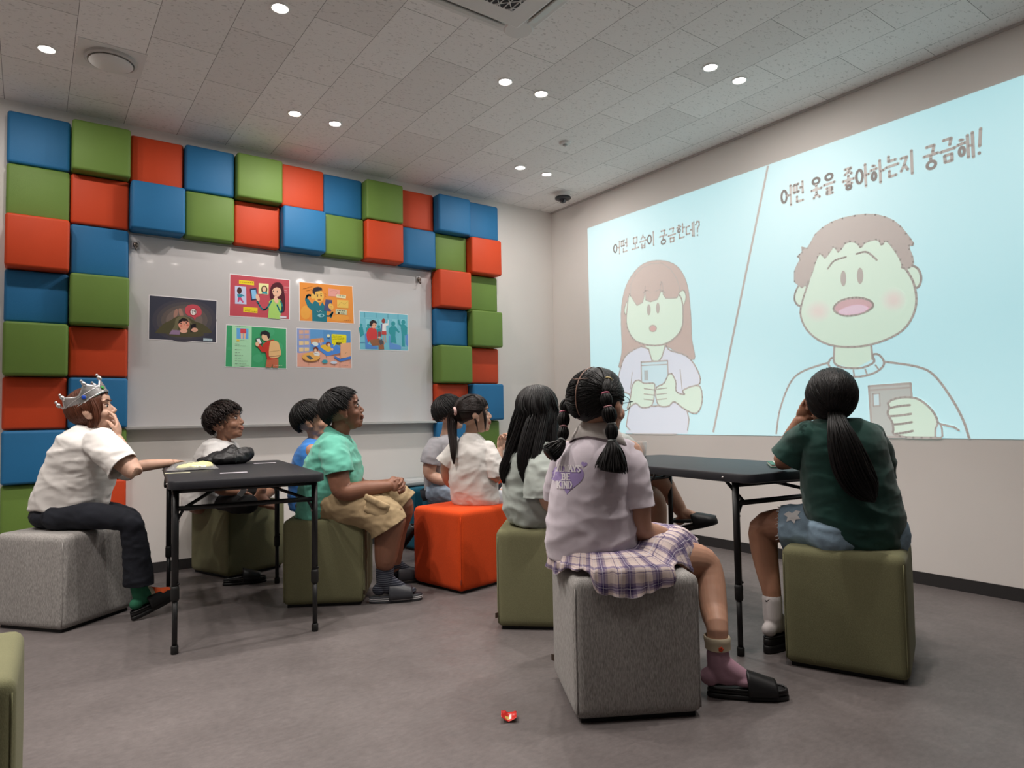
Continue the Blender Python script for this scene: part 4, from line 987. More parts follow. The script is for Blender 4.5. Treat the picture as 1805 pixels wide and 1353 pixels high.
def slide_shoe(root, heel, d, up=ZU, l=.235, w=.092, m=None, stripe=None, name='sandal', closed=False, hgt=.030, strap0=.48, strap1=.86, hole=False):
    """slip-on: heel = the ground point under the heel end; d towards the toe"""
    d = V(d).normalized(); u = (V(up)-d*V(up).dot(d)).normalized(); s = d.cross(u); c = heel+d*l/2; m = m or M_sole
    bm = bmesh.new()
    if stripe:
        outline_prism(bm, c, d, u, sole_outline(l*.98, w), 0, .010, 0, .003)
        for i in range(5): outline_prism(bm, c, d, u, sole_outline(l*(1.0+.008*(i % 2)), w*(1.0+.02*(i % 2))), .008+i*.0042, .008+(i+1)*.0042, 1 if i % 2 else 0, .001)
        outline_prism(bm, c, d, u, sole_outline(l*.985, w*.98), .028, .034, 0, .003); hgt = .032
    else:
        outline_prism(bm, c, d, u, sole_outline(l, w), 0, hgt*.55, 0, .005); outline_prism(bm, c, d, u, sole_outline(l*.985, w*.97), hgt*.5, hgt, 0, .006)
        R_ = [c+d*x*.94+s*y*.93+u*(hgt+.001) for x, y in sole_outline(l, w, 40)]; tube(bm, R_+[R_[0]], .0042, 6)
    o = obj(name, bm, [m, mat('slide_stripe', (.62, .61, .62), .5)], root)
    bm = bmesh.new(); rows = []
    N = 12
    for i in range(N+1):
        t = strap0+(strap1-strap0)*i/N; x = -l/2+l*t
        ww = w*(.46-.04*(t-.6)); hh = (.074 if stripe else .064)-.042*max(0, (t-.45))/.5 if not closed else .055-.052*max(0, (t-.5))/.5*max(0, (t-.5))/.5*1.0
        row = []
        for k in range(15):
            a = PI*k/14; row.append((c+d*(x+(.012 if k in (0, 14) else 0)*0)+s*math.cos(a)*ww+u*(hgt*.55+(hh+.012)*math.sin(a)**.8)))
        rows.append([bm.verts.new(p) for p in row])
    for a, b in zip(rows, rows[1:]):
        for k in range(14): bm.faces.new((a[k], a[k+1], b[k+1], b[k]))
    if closed:
        tip = bm.verts.new(c+d*(l*.5-.004)+u*hgt*.9)
        for k in range(14): bm.faces.new((rows[-1][k], rows[-1][k+1], tip))
    bmesh.ops.recalc_face_normals(bm, faces=bm.faces[:]); bm.normal_update()
    if sum(f.normal.dot(u) for f in bm.faces) < 0: bmesh.ops.reverse_faces(bm, faces=bm.faces[:])
    thicken(bm, .0045)
    st = obj('upper', bm, m, o)
    if hole:
        bm = bmesh.new(); q = c+d*(-l/2+l*.72)-s*hole*w*.44+u*(hgt+.010)
        ball(bm, q, (.016, .004, .009), (d, s, u)); obj('opening', bm, mat('opening_dark', (.02, .012, .013), .7), o)
    return o

class Person:
    def __init__(s, seat, D, label, tone='mid'):
        s.D = D; s.tone = tone
        s.root = empty('person', seat, label, 'person', 'children watching the projection')
    def P(s, px, py, off=0): return at(px, py, s.D+off)
    def body(s, solids, H, voxel=.0034, smooth=3):
        bm = bmesh.new(); solids(bm)
        if H: head_solids(bm, H)
        bm = remesh(bm, voxel, smooth)
        if H:
            for f in bm.faces:
                q = f.calc_center_median()-H.c; x, y, z = q.dot(H.F)/H.k, q.dot(H.L)/H.k, q.dot(H.U)/H.k
                if x > .076 and abs(y) < .0185 and -.0685 < z < -.0475 and z < -.0475-.004*abs(y)/.0185: f.material_index = 1
        return obj('body', bm, [SK[s.tone], LIP[s.tone]], s.root)
    def secs(s, rows):
        """rows: (x of one side, y, x of the other side, y, depth offset, half thickness along the view)"""
        out = []
        for r in rows:
            a, b, off, hd = s.P(r[0], r[1], r[4]), s.P(r[2], r[3], r[4]), r[4], r[5]
            u = (b-a)/2; v = V((FW.x, FW.y, 0)).normalized(); v = (v-u.normalized()*v.dot(u.normalized())).normalized()*hd
            out.append(((a+b)/2, u, v))
        return out
    def pts(s, rows): return [s.P(*r[:3]) for r in rows]
    def limb(s, bm, rows, n=22): limb(bm, [r[0] if isinstance(r[0], Vector) else s.P(*r[:3]) for r in rows], [r[-1] for r in rows], 22, n)
    def cloth(s, name, m, torso=None, tubes=(), cuts=(), voxel=.007, amp=.006, scale=(9, 9, 20), seed=1.0, smooth=4, n=22, th=.0035, where=None, parent=None, sharp=1.6, extra=None, power=2.3):
        bm = bmesh.new(); loose = {}
        if torso: loft(bm, s.secs(torso), 32, n, True, 0, power)
        for c in cuts:                      # each opened sleeve or leg is sewn on as its own tube
            q = s.P(*c[0]); k = min(range(len(tubes)), key=lambda i: min((q-a.lerp(b, f)).length for a, b in zip(s.pts(tubes[i]), s.pts(tubes[i])[1:]) for f in (0, .25, .5, .75, 1)))
            loose.setdefault(k, []).append((q, c[1]))
        for i, t in enumerate(tubes):
            P_, R_ = s.pts(t), [r[3] for r in t]
            if i in loose:
                if torso or extra: ball(bm, P_[0], R_[0]); tube(bm, [P_[0], P_[0].lerp(P_[1], .6)], [R_[0], R_[0]*.75], 16)
                else: limb(bm, P_[:2], R_[:2], 16, 10)
            else: limb(bm, P_, R_, 18, 20)
        if extra: extra(bm)
        def finish(b, cl):
            b = remesh(b, voxel, smooth)
            if amp: folds(b, amp, scale, None, seed, where, sharp); folds(b, amp*.38, [x*2.3 for x in scale], None, seed+9.3, where, 1.0)
            for q, nn in cl:
                bmesh.ops.bisect_plane(b, geom=b.verts[:]+b.edges[:]+b.faces[:], plane_co=q, plane_no=V(nn).normalized(), dist=1e-5, clear_outer=True)
            if cl: main_island(b)
            bmesh.ops.smooth_vert(b, verts=[v for v in b.verts if not v.is_boundary], factor=.3, use_axis_x=True, use_axis_y=True, use_axis_z=True)
            if cl: thicken(b, th)
            return b
        bm = finish(bm, [])
        for i, cl in loose.items():
            b = bmesh.new(); limb(b, s.pts(tubes[i]), [r[3] for r in tubes[i]], 20, 22); join(bm, finish(b, cl))
        return obj(name, bm, m, parent or s.root)
    def collar(s, c, up, r, m, thick=.006, name='collar', squash=.85, fwd=None):
        bm = bmesh.new(); u = V(up).normalized(); f = V(fwd) if fwd is not None else V((1, 0, 0)); f = (f-u*f.dot(u)).normalized()
        torus(bm, c, r, thick, (f, u.cross(f), u), 32, 8, squash=squash); return obj(name, bm, m, s.root)

# ---------------------------------------------------------------- hair
def cap(bm, H, line, k=.985, n=48, m=14, top=0):
    rows = []
    for i in range(n):
        az = 360*i/n; e0 = line(az if az <= 180 else az-360)
        rows.append([bm.verts.new(H.surf(az, e0+(88-e0)*j/m, k-(.05 if j == 0 else 0))) for j in range(m+1)])
    tip = bm.verts.new(H.surf(0, 90, k))
    for i in range(n):
        a, b = rows[i], rows[(i+1) % n]
        for j in range(m): bm.faces.new((a[j], b[j], b[j+1], a[j+1]))
        bm.faces.new((a[m], b[m], tip))
def unit(az, el):
    a, e = math.radians(az), math.radians(el); return V((math.cos(e)*math.cos(a), math.cos(e)*math.sin(a), math.sin(e)))
def slerp(a, b, t):
    w = math.acos(max(-1, min(1, a.dot(b))))
    if w < 1e-4: return a
    return (a*math.sin((1-t)*w)+b*math.sin(t*w))/math.sin(w)
def lock(bm, pts, w, flat=.45, up=ZU, sides=5, taper=.15):
    n = len(pts); rad = [w*(.75+.25*math.sin(PI*i/(n-1)))*(1 if i < n*.6 else 1-(1-taper)*((i-n*.6)/(n*.4-1e-6))) for i in range(n)]
    tube(bm, pts, rad, sides, None, flat, up, cap=True)
def short_hair(H, root, m, line, whorl=(180, 62), n=260, w=.0085, lift=.05, seed=1, wave=.0, name='hair', k0=1.0, tips=.012, mess=0):
    """layered locks that run from the whorl to the hair line (line: az -> el)"""
    rr = random.Random(seed); bm = bmesh.new(); cap(bm, H, lambda a: line(a)+4, .985)
    W = unit(*whorl); n = int(n*1.9); w *= .62
    for i in range(n):
        az = rr.uniform(-180, 180); e0 = line(az)+rr.uniform(-6, 5); E = unit(az, e0)
        t0 = rr.uniform(0, .55); t1 = 1 if rr.random() < .55 else rr.uniform(t0+.3, 1.0)
        ph = rr.uniform(0, 6.3); pts = []; kk = k0+rr.uniform(0, lift)
        Sd = W.cross(E)
        if mess: E = (E+V((rr.uniform(-1, 1), rr.uniform(-1, 1), rr.uniform(-1, 1)))*mess).normalized()
        for j in range(9):
            t = t0+(t1-t0)*j/8; q = slerp(W, E, t); q = (q+Sd*wave*math.sin(ph+t*9)).normalized()
            k = kk*(1-.02*(1-t))+tips*(j/8)**2*rr.uniform(.2, 1)/.1*.5
            pts.append(H.sd(q, k))
        lock(bm, pts, w*H.k*rr.uniform(.7, 1.2), .42, H.U)
    return obj(name, bm, m, root)
def bundle(bm, guide, rad, n=60, w=.004, seed=1, flat=1.0, steps=16, frizz=.0, up=ZU, sides=5, core=True, endspread=0.0):
    """strands that follow a guide curve inside a tapering sleeve of radii rad"""
    rr = random.Random(seed); n = int(n*1.7); w *= .66; q = catmull([tuple(p)+(r,) for p, r in zip(guide, rad)], steps)
    P = [V(a[:3]) for a in q]; R = [max(a[3], .0008) for a in q]; fr = []; prev = None
    for i, p in enumerate(P):
        d = (P[min(i+1, steps-1)]-P[max(i-1, 0)]).normalized()
        if prev is None: s, t, _ = frame(d, up)
        else: s = (prev-d*prev.dot(d)).normalized(); t = s.cross(d)
        prev = s; fr.append((s, t))
    if core: tube(bm, P, [r*.8 for r in R], 10, None, flat, up)
    for i in range(n):
        a, r = rr.uniform(0, 2*PI), math.sqrt(rr.uniform(.25, 1)); tw = rr.uniform(-.5, .5); ph = rr.uniform(0, 6.3); end = rr.uniform(.82, 1.0)
        pts = []
        for j in range(steps):
            t = j/(steps-1)*end; x = t*(steps-1); k = min(int(x), steps-2); f = x-k
            p = P[k].lerp(P[k+1], f); R_ = R[k]+(R[k+1]-R[k])*f; s, tt = fr[k]
            aa = a+tw*t; g = r*(1+endspread*t*t)
            pts.append(p+(s*math.cos(aa)+tt*math.sin(aa)*flat)*R_*g+s*frizz*math.sin(ph+t*7))
        lock(bm, pts, w*rr.uniform(.7, 1.2), .6, up, sides)
def comb(bm, H, start, end, n, w=.006, k=(1.0, 1.035), seed=1, steps=9, jit=4, post=None, sides=5):
    """locks combed over the head from points around start to points around end (az, el)"""
    rr = random.Random(seed); n = int(n*1.9); w *= .62
    for i in range(n):
        a, b = start(rr), end(rr)
        A_, B_ = unit(*a), unit(*b); kk = rr.uniform(*k)
        pts = [H.sd(slerp(A_, B_, j/(steps-1)), kk*(.985+.03*math.sin(PI*j/(steps-1)))) for j in range(steps)]
        if post: pts += post(rr, pts[-1])
        lock(bm, pts, w*H.k*rr.uniform(.7, 1.2), .45, H.U, sides)
# ---------------------------------------------------------------- the ten children
def tee(n, c, **k): return mat(n, c, .85, .2, bump=.25, bscale=700, sheen=.2, var=.04, vscale=8, **k)
def facing(px, py, D):
    p = at(px, py, D); d = TARGET-p; d.z = 0; return d.normalized()
def boyline(f=20, t=2, s=-8, b=-42):
    pts = [(0, f), (35, f-4), (58, t+4), (72, s), (95, s+4), (115, -24), (140, b+4), (180, b)]
    def fn(az):
        a = abs(az)
        for (a0, e0), (a1, e1) in zip(pts, pts[1:]):
            if a <= a1: u = (a-a0)/(a1-a0); u = u*u*(3-2*u); return e0+(e1-e0)*u
        return b
    return fn

# 1 ---- girl with the silver crown
p = Person((-3.758, -.82, .437), 3.27, 'person in a white t-shirt and dark jeans wearing a silver toy crown, hand at mouth', 'fair')
Fd = facing(160, 720, 3.27)
H = Head(p.P(164, 724), Fd, 16, 0, .98)
hand_r = p.P(208, 771, -.055); hand_l = p.P(300, 815.5, .27)
def sol(bm):
    limb(bm, [p.P(120, 890), p.P(128, 830), p.P(158, 775), p.P(163, 752), p.P(166, 735)], [.09, .08, .06, .040, .042])
    p.limb(bm, [(183, 785, -.12, .045), (215, 815, -.15, .040), (237, 832, -.155, .034), (226, 808, -.12, .033), (207, 772, -.055, .0215)])
    p.limb(bm, [(185, 785, .12, .042), (210, 812, .17, .038), (232, 822, .20, .032), (265, 819, .24, .029), (300, 815.5, .27, .020)])
    hand_solids(bm, hand_r, p.P(210, 738, -.01)-hand_r, (H.c-hand_r)-Fd*.3, 1, (.35, .35, .3), .92, .06)
    hand_solids(bm, hand_l, TL(-.22, .52, .735)-hand_l, -ZU, 1, (.12, .15, .12), .9)
p.body(sol, H)
face_parts(H, p.root, HW)
M_tw = tee('tee_white', (.74, .715, .69))
e0, e1 = p.P(190, 800, -.14), p.P(217, 824, -.155)
p.cloth('shirt', M_tw, [(60, 897, 181, 893, 0, .125), (68, 868, 189, 864, 0, .135), (88, 824, 200, 832, 0, .145), (104, 790, 205, 803, 0, .158), (121, 766, 200, 781, 0, .150), (136, 753, 190, 765, 0, .105), (147, 748, 180, 756, 0, .062)],
        tubes=[[(176, 780, -.10, .068), (195, 798, -.14, .070), (228, 834, -.17, .068)], [(176, 780, .10, .062), (195, 798, .15, .064), (220, 824, .19, .062)]],
        cuts=[((217, 823, -.158), e1-e0, .105)], amp=.012, scale=(6, 6, 12), seed=3.1, sharp=1.2)
p.collar(p.P(163, 756), H.c-p.P(140, 800), .052, M_tw)
M_denim = mat('denim_dark', (.016, .018, .025), .8, .2, bump=.4, bscale=500, var=.25, vscale=9, fine=.15)
def ex(bm):
    ball(bm, p.P(94, 909), (.090, .125, .060), (Fd, ZU.cross(Fd), ZU)); ball(bm, p.P(86, 908), (.075, .120, .062), (Fd, ZU.cross(Fd), ZU))
p.cloth('jeans', M_denim, tubes=[[(100, 911, -.085, .064), (165, 909, -.10, .060), (224, 917, -.11, .050), (235, 938, -.09, .052), (240, 975, -.07, .057), (245, 1026, -.05, .066)],
                                 [(100, 907, .085, .064), (165, 903, .10, .060), (222, 910, .11, .050), (231, 930, .12, .052), (236, 970, .14, .056), (238, 1000, .16, .060)]],
        cuts=[((245, 1030, -.05), -ZU, .10)], extra=ex, amp=.006, scale=(9, 9, 16), seed=2.2)
ak1 = p.P(246, 1040, -.05); d1f = V((.80, .36, .26)).normalized(); u1f = (ZU-d1f*d1f.z).normalized(); ak1.z = .122
bm = bmesh.new(); foot_solids(bm, ak1, d1f, u1f, .95); limb(bm, [ak1+V((0, 0, .07)), ak1], [.035, .034]); bm = remesh(bm, .0045, 3)
for f in bm.faces: x = (f.calc_center_median()-ak1).dot(d1f); f.material_index = 0 if x < .036 else (1 if x < .056 else 2)
obj('sock', bm, [mat('sock_green', (.02, .13, .07), .9), mat('sock_cream', (.6, .52, .38), .9), mat('sock_orange', (.6, .09, .02), .9)], p.root)
slide_shoe(p.root, ak1-d1f*.068-u1f*.107, d1f, u1f, .235, .100, M_dk, strap0=.34, strap1=.95, hgt=.040)
def bob(a):
    a = abs(a); return 24 if a < 25 else (24-(a-25)*1.2 if a < 60 else max(-62, -18-(a-60)*.9))
bm = bmesh.new(); cap(bm, H, bob, .99)
comb(bm, H, lambda r: (r.uniform(-180, 180), r.uniform(70, 88)), lambda r: (lambda a: (a, bob(a)+r.uniform(-6, 4)))(r.choice((1, -1))*r.uniform(42, 180)), 300, .0065, seed=5,
     post=lambda r, q: [q+(-H.U*.015-ZU*.02+(H.c-q)*.03), q-ZU*.045+(H.c-q)*.07-H.F*.004, q-ZU*.068+(H.c-q)*.14-H.F*.006])
comb(bm, H, lambda r: (r.uniform(-60, 60), 82), lambda r: (r.uniform(-48, 48), 20+r.uniform(-4, 8)), 60, .0060, seed=6)
for y in (-.066, .066):
    bundle(bm, [H.p(.03, y*1.12, .05), H.p(.034, y*1.2, .0), H.p(.026, y*1.22, -.05), H.p(.012, y*1.15, -.085)], [.012, .017, .016, .006], 26, .0045, 9)
hr_crown = obj('hair', bm, HW, p.root)
# the toy crown
cw = H.p(-.006, 0, .042); cu = (H.U*.90-H.F*.36).normalized(); cf = (H.F-cu*H.F.dot(cu)).normalized(); cl = cu.cross(cf)
crown = empty('toy_crown', cw, 'shiny silver toy crown with coloured jewels on the brown-haired girl\'s head', 'crown')
M_sil = mat('crown_silver', (.66, .65, .65), .22, .6, metal=.85, bump=.5, bscale=60)
bm = bmesh.new(); n = 72; rows = []
for i in range(n):
    a = 2*PI*i/n; ph = (a*6/(2*PI)) % 1.0; d = abs(ph-.5)*2     # six points
    top_h = .040 + .040*max(0, d)**1.5
    e = cf*math.cos(a)*.099+cl*math.sin(a)*.086
    rows.append([bm.verts.new(cw+e+cu*h+e.normalized()*h*.12) for h in (-.004, .004, .016, top_h*.8, top_h)])
for i in range(n):
    a, b = rows[i], rows[(i+1) % n]
    for j in range(4): bm.faces.new((a[j], b[j], b[j+1], a[j+1]))
thicken(bm, .002); obj('band', bm, M_sil, crown)
for i in range(6):
    a = 2*PI*i/6; e = cf*math.cos(a)*.099+cl*math.sin(a)*.086; q = cw+e+cu*.080+e.normalized()*.0095
    bm = bmesh.new(); ball(bm, q-cu*.008, (.010, .010, .014), (cf, cl, cu)); ball(bm, q+cu*.010, .0065); obj('point_ball', bm, M_sil, crown)
for i, (a, c) in enumerate(((200, (.55, .03, .02)), (-80, (.01, .05, .35)), (-20, (.05, .30, .06)), (80, (.55, .03, .02)), (140, (.01, .05, .35)))):
    a = math.radians(a); e = cf*math.cos(a)*.101+cl*math.sin(a)*.088; bm = bmesh.new(); n_ = e.normalized(); ball(bm, cw+e+cu*.019+n_*.003, (.004, .010, .010), (n_, n_.cross(cu), cu)); obj('jewel', bm, mat('jewel%d' % i, c, .1, .6), crown)
bm = bmesh.new()
for h in (.001, .030): 
    tube(bm, [cw+(cf*math.cos(2*PI*i/48)*.100+cl*math.sin(2*PI*i/48)*.087)*(1+h*.12/.1)+cu*h for i in range(49)], .0016, 6)
obj('bead_trim', bm, M_sil, crown)

# 2 ---- boy in white behind the left table
p = Person((-2.827, -.246, .437), 4.17, 'person with wavy dark hair in a white and green shirt, seated behind the left table', 'tan')
Fd = facing(400, 742, 4.27)
H = Head(p.P(398, 743), Fd, 12, 0, 1.06)
hd_ = p.P(424, 866, -.16)
def sol(bm):
    limb(bm, [p.P(352, 880), p.P(360, 840), p.P(390, 790), p.P(394, 772), p.P(396, 755)], [.09, .08, .055, .043, .045])
    p.limb(bm, [(377, 804, -.10, .038), (379, 832, -.16, .036), (386, 860, -.18, .034), (406, 864, -.18, .031), (424, 866, -.16, .022)])
    p.limb(bm, [(395, 798, .13, .042), (402, 830, .16, .038), (410, 856, .14, .034), (430, 862, .0, .024)])
    hand_solids(bm, hd_, p.P(446, 874, -.14)-hd_, V((.1, -.2, -1)), 1, (.5, .6, .4), .95)
    p.limb(bm, [(398, 884, .06, .046), (436, 872, .18, .046), (482, 852, .16, .05), (468, 868, .02, .042), (452, 880, -.10, .028)])
    p.limb(bm, [(398, 888, -.06, .044), (418, 887, -.15, .043), (438, 888, -.17, .040), (425, 890, -.05, .034)])
    foot_solids(bm, p.P(458, 876, -.12), V((.8, -.5, -.2)), V((.2, .1, 1)), .85)
p.body(sol, H, .0038)
face_parts(H, p.root)
short_hair(H, p.root, HD, boyline(16, -4, -16, -44), (175, 58), 260, .010, .10, 11, .15, tips=.03, mess=.12)
M_ws = tee('tee_white_b', (.68, .665, .655))
p.cloth('shirt', M_ws, [(326, 894, 388, 892, 0, .15), (330, 860, 400, 862, 0, .15), (341, 825, 408, 836, 0, .15), (352, 798, 414, 808, 0, .155), (366, 779, 416, 790, 0, .14), (380, 770, 410, 780, 0, .07)],
        tubes=[[(376, 795, -.10, .062), (378, 825, -.16, .066), (384, 862, -.18, .066)], [(392, 795, .11, .058), (402, 830, .16, .056)]],
        cuts=[((385, 858, -.185), V((.25, -.1, -.9)), .10)], amp=.009, scale=(8, 8, 15), seed=5.5)
bm = bmesh.new(); tube(bm, p.pts([(378, 836, -.165), (382, 852, -.185)]), [.071, .071], 24, 3, cap=False); thicken(bm, .002); obj('sleeve_band', bm, mat('band_green', (.012, .16, .085), .85), p.root)
bm = bmesh.new(); tube(bm, p.pts([(383, 852, -.185), (386, 862, -.185)]), [.072, .071], 24, 3, cap=False); thicken(bm, .002); obj('sleeve_cuff', bm, mat('cuff_dark_green', (.008, .03, .028), .85), p.root)
p.cloth('shorts', mat('shorts_black', (.010, .010, .011), .8), tubes=[[(398, 884, .06, .066), (436, 872, .18, .064), (462, 862, .17, .060)], [(398, 888, -.06, .064), (418, 887, -.15, .060), (438, 888, -.17, .056)]], amp=.006, seed=7)
bm = bmesh.new(); add_box(bm, p.P(427, 867, -.205), (.032, .004, .052), Matrix.Rotation(.6, 3, 'Y') @ Matrix.Rotation(.3, 3, 'X')); tag(obj('card', bm, mat('card_white', (.78, .76, .76), .5), None, False, p.P(427, 867, -.205)), 'small white card held by the wavy-haired boy under the table', 'card')
sp = on_z(392, 1032)
bmr = empty('loose_sandal', sp, 'black slide sandal lying on the floor under the left table', 'sandal')
slide_shoe(bmr, sp, V((.97, -.22, 0)), ZU, .24, .095, M_dk, name='sole', strap0=.45, strap1=.85)

# 3 ---- boy in blue, mostly hidden
p = Person((-2.42, -.72, .455), 4.02, 'person in a bright blue t-shirt, half hidden behind the boy in mint', 'mid')
Fd = facing(550, 740, 4.02)
H = Head(p.P(550, 741), Fd, 8, 0, 1.04)
def sol(bm):
    limb(bm, [p.P(545, 880), p.P(545, 830), p.P(556, 785), p.P(556, 770), p.P(552, 752)], [.09, .08, .055, .043, .045])
    p.limb(bm, [(550, 795, -.13, .042), (560, 835, -.15, .038), (580, 865, -.12, .033), (610, 868, -.05, .022)]); p.limb(bm, [(560, 795, .13, .042), (575, 835, .15, .036), (600, 862, .1, .022)])
    p.limb(bm, [(550, 890, -.08, .075), (610, 895, -.09, .065), (655, 905, -.08, .052), (675, 945, -.03, .045), (697, 978, 0.05, .03)]); p.limb(bm, [(550, 888, .09, .075), (610, 890, .12, .065), (660, 898, .14, .052), (688, 922, .16, .045), (703, 940, .18, .03)])
p.body(sol, H, .0038); face_parts(H, p.root)
short_hair(H, p.root, HB, boyline(8, -6, -20, -52), (178, 66), 300, .0085, .05, 21, .03, k0=1.03)
M_bl = tee('tee_blue', (.045, .215, .62))
p.cloth('shirt', M_bl, [(513, 896, 585, 896, 0, .14), (511, 860, 590, 862, 0, .145), (516, 825, 590, 830, 0, .15), (524, 798, 588, 803, 0, .155), (536, 780, 582, 786, 0, .13), (546, 771, 572, 776, 0, .065)],
        tubes=[[(545, 798, -.10, .06), (556, 845, -.15, .058)], [(560, 798, .11, .06), (575, 835, .15, .055)]], amp=.007, seed=9, scale=(8, 8, 16))
p.cloth('trousers', mat('pants_grey', (.10, .10, .11), .85), tubes=[[(545, 892, -.08, .085), (610, 897, -.09, .075), (650, 904, -.08, .062)], [(545, 890, .09, .085), (610, 892, .12, .075), (655, 898, .14, .062)]], amp=.006)
M_lil = mat('sock_lilac', (.42, .38, .62), .9)
for hx, hy, o_, a in ((699, 984, -.02, 0), (683, 958, .22, 1)):
    hp = p.P(hx, hy, o_); d = V((.50, -.30, .80)).normalized(); up = (V((-.75, .25, .62))).normalized()
    bm = bmesh.new(); foot_solids(bm, hp+d*.05+up*.085, d, up, .9); bm = remesh(bm, .005, 3); obj('sock', bm, M_lil, p.root)
    slide_shoe(p.root, hp, d, up, .235, .09, M_sole, strap0=.5, strap1=.92)

# 4 ---- boy in the mint polo
p = Person((-2.604, -1.26, .437), 3.56, 'person in a mint green polo shirt, khaki shorts and striped slides, hands together', 'deep')
Fd = facing(603, 722, 3.56)
H = Head(p.P(605, 723), Fd, 14, 0, 1.03)
wr, wl = p.P(684, 857, -.115), p.P(690, 852, .0)
h4, d4 = on_z(650, 1063), V((.93, -.36, 0)).normalized(); ak4 = h4+d4*.082+V((0, 0, .108))
def sol(bm):
    limb(bm, [p.P(565, 885), p.P(575, 840), p.P(592, 785), p.P(598, 765), p.P(603, 745)], [.11, .10, .065, .050, .052])
    p.limb(bm, [(590, 800, -.15, .056), (597, 842, -.19, .054), (606, 866, -.20, .047), (645, 862, -.17, .043), (684, 857, -.115, .027)])
    p.limb(bm, [(600, 800, .15, .050), (620, 838, .18, .048), (640, 858, .16, .042), (690, 852, .0, .026)])
    hand_solids(bm, wr, p.P(706, 853, -.07)-wr, (FW-ZU*.35), 1, (.55, .75, .5), .98, .05, r=.0082)
    hand_solids(bm, wl, p.P(708, 851, -.04)-wl, (-FW-ZU*.4), -1, (.5, .7, .5), .98, .05, r=.0082)
    p.limb(bm, [(575, 885, -.04, .070), (640, 890, -.13, .072), (690, 908, -.14, .066), (684, 945, -.13, .068), (680, 985, -.125, .056), (ak4+V((0, 0, .07)), .044), (ak4, .040)])
    p.limb(bm, [(575, 882, .05, .065), (650, 880, .12, .062), (710, 886, .10, .054), (699, 935, .16, .056), (693, 995, .2, .042)])
p.body(sol, H, .0034)
face_parts(H, p.root)
short_hair(H, p.root, HS, boyline(30, 6, -14, -46), (176, 62), 420, .0062, .045, 31, .02, tips=.02)
M_mi = tee('polo_mint', (.145, .50, .385))
e0 = p.P(590, 800, -.17); e1 = p.P(596, 836, -.19)
p.cloth('shirt', M_mi, [(528, 910, 596, 906, 0, .165), (529, 880, 618, 872, 0, .17), (534, 845, 634, 846, 0, .172), (543, 812, 634, 818, 0, .172), (555, 786, 628, 796, 0, .17), (567, 769, 619, 779, 0, .14), (580, 760, 613, 768, 0, .075)],
        tubes=[[(586, 792, -.12, .070), (593, 815, -.17, .070), (601, 846, -.19, .072)], [(600, 792, .12, .068), (618, 830, .18, .072)]],
        cuts=[((597, 834, -.19), e1-e0, .12)], amp=.012, scale=(8, 8, 14), seed=12.3)
cc = p.P(597, 766); bm = bmesh.new(); u = (H.c-p.P(585, 800)).normalized(); f = (Fd-u*Fd.dot(u)).normalized(); l = u.cross(f)
rows = [[bm.verts.new(cc+(f*math.cos(a)*r*1.05+l*math.sin(a)*r)+u*(h-.018*math.cos(a))) for a in [math.radians(18+i*324/28) for i in range(29)]] for r, h in ((.058, .018), (.062, .022), (.072, .004), (.080, -.016))]
for a, b in zip(rows, rows[1:]):
    for k in range(28): bm.faces.new((a[k], b[k], b[k+1], a[k+1]))
bmesh.ops.recalc_face_normals(bm, faces=bm.faces[:]); thicken(bm, .003); obj('collar', bm, M_mi, p.root)
M_kh = mat('khaki', (.385, .285, .165), .85, .2, bump=.3, bscale=600, var=.08, vscale=14)
kh_w = lambda c: 1.0
p.cloth('shorts', M_kh, tubes=[[(572, 888, -.07, .092), (630, 892, -.12, .096), (672, 908, -.14, .098), (692, 940, -.14, .100), (700, 955, -.14, .10)], [(575, 884, .09, .092), (640, 878, .12, .092), (690, 876, .11, .082), (722, 894, .11, .080)]],
        cuts=[((690, 926, -.14), p.P(706, 952, -.14)-p.P(674, 900, -.14), .135), ((714, 888, .11), p.P(724, 900, .11)-p.P(690, 870, .11), .11)], amp=.010, scale=(11, 11, 16), seed=15.0, sharp=1.2)
bm = bmesh.new(); q = p.P(664, 895, -.225); add_box(bm, q, (.115, .018, .085), Matrix.Rotation(math.radians(-33), 3, 'Z') @ Matrix.Rotation(.45, 3, 'Y'), .008, 2); add_box(bm, q+V((-.008, -.008, .032)), (.122, .016, .03), Matrix.Rotation(math.radians(-33), 3, 'Z') @ Matrix.Rotation(.45, 3, 'Y'), .006, 2)
bm = remesh(bm, .006, 3); folds(bm, .006, (20, 20, 20), None, 3); obj('cargo_pocket', bm, M_kh, p.root)
def stripe_sock():
    m = bpy.data.materials.new('sock_navy_stripes'); m.use_nodes = True; N, L = nt(m); b = N['Principled BSDF']; b.inputs['Roughness'].default_value = .9
    g = N.new('ShaderNodeNewGeometry'); sp = N.new('ShaderNodeSeparateXYZ'); L.new(g.outputs['Position'], sp.inputs[0])
    a = N.new('ShaderNodeMath'); a.operation = 'MULTIPLY'; a.inputs[1].default_value = 95; L.new(sp.outputs[2], a.inputs[0]); f = N.new('ShaderNodeMath'); f.operation = 'FRACT'; L.new(a.outputs[0], f.inputs[0])
    c = N.new('ShaderNodeMath'); c.operation = 'GREATER_THAN'; c.inputs[1].default_value = .78; L.new(f.outputs[0], c.inputs[0])
    mx = N.new('ShaderNodeMix'); mx.data_type = 'RGBA'; mx.inputs['A'].default_value = (.014, .017, .030, 1); mx.inputs['B'].default_value = (.12, .13, .16, 1); L.new(c.outputs[0], mx.inputs['Factor']); L.new(mx.outputs['Result'], b.inputs['Base Color']); return m
M_ss = stripe_sock()
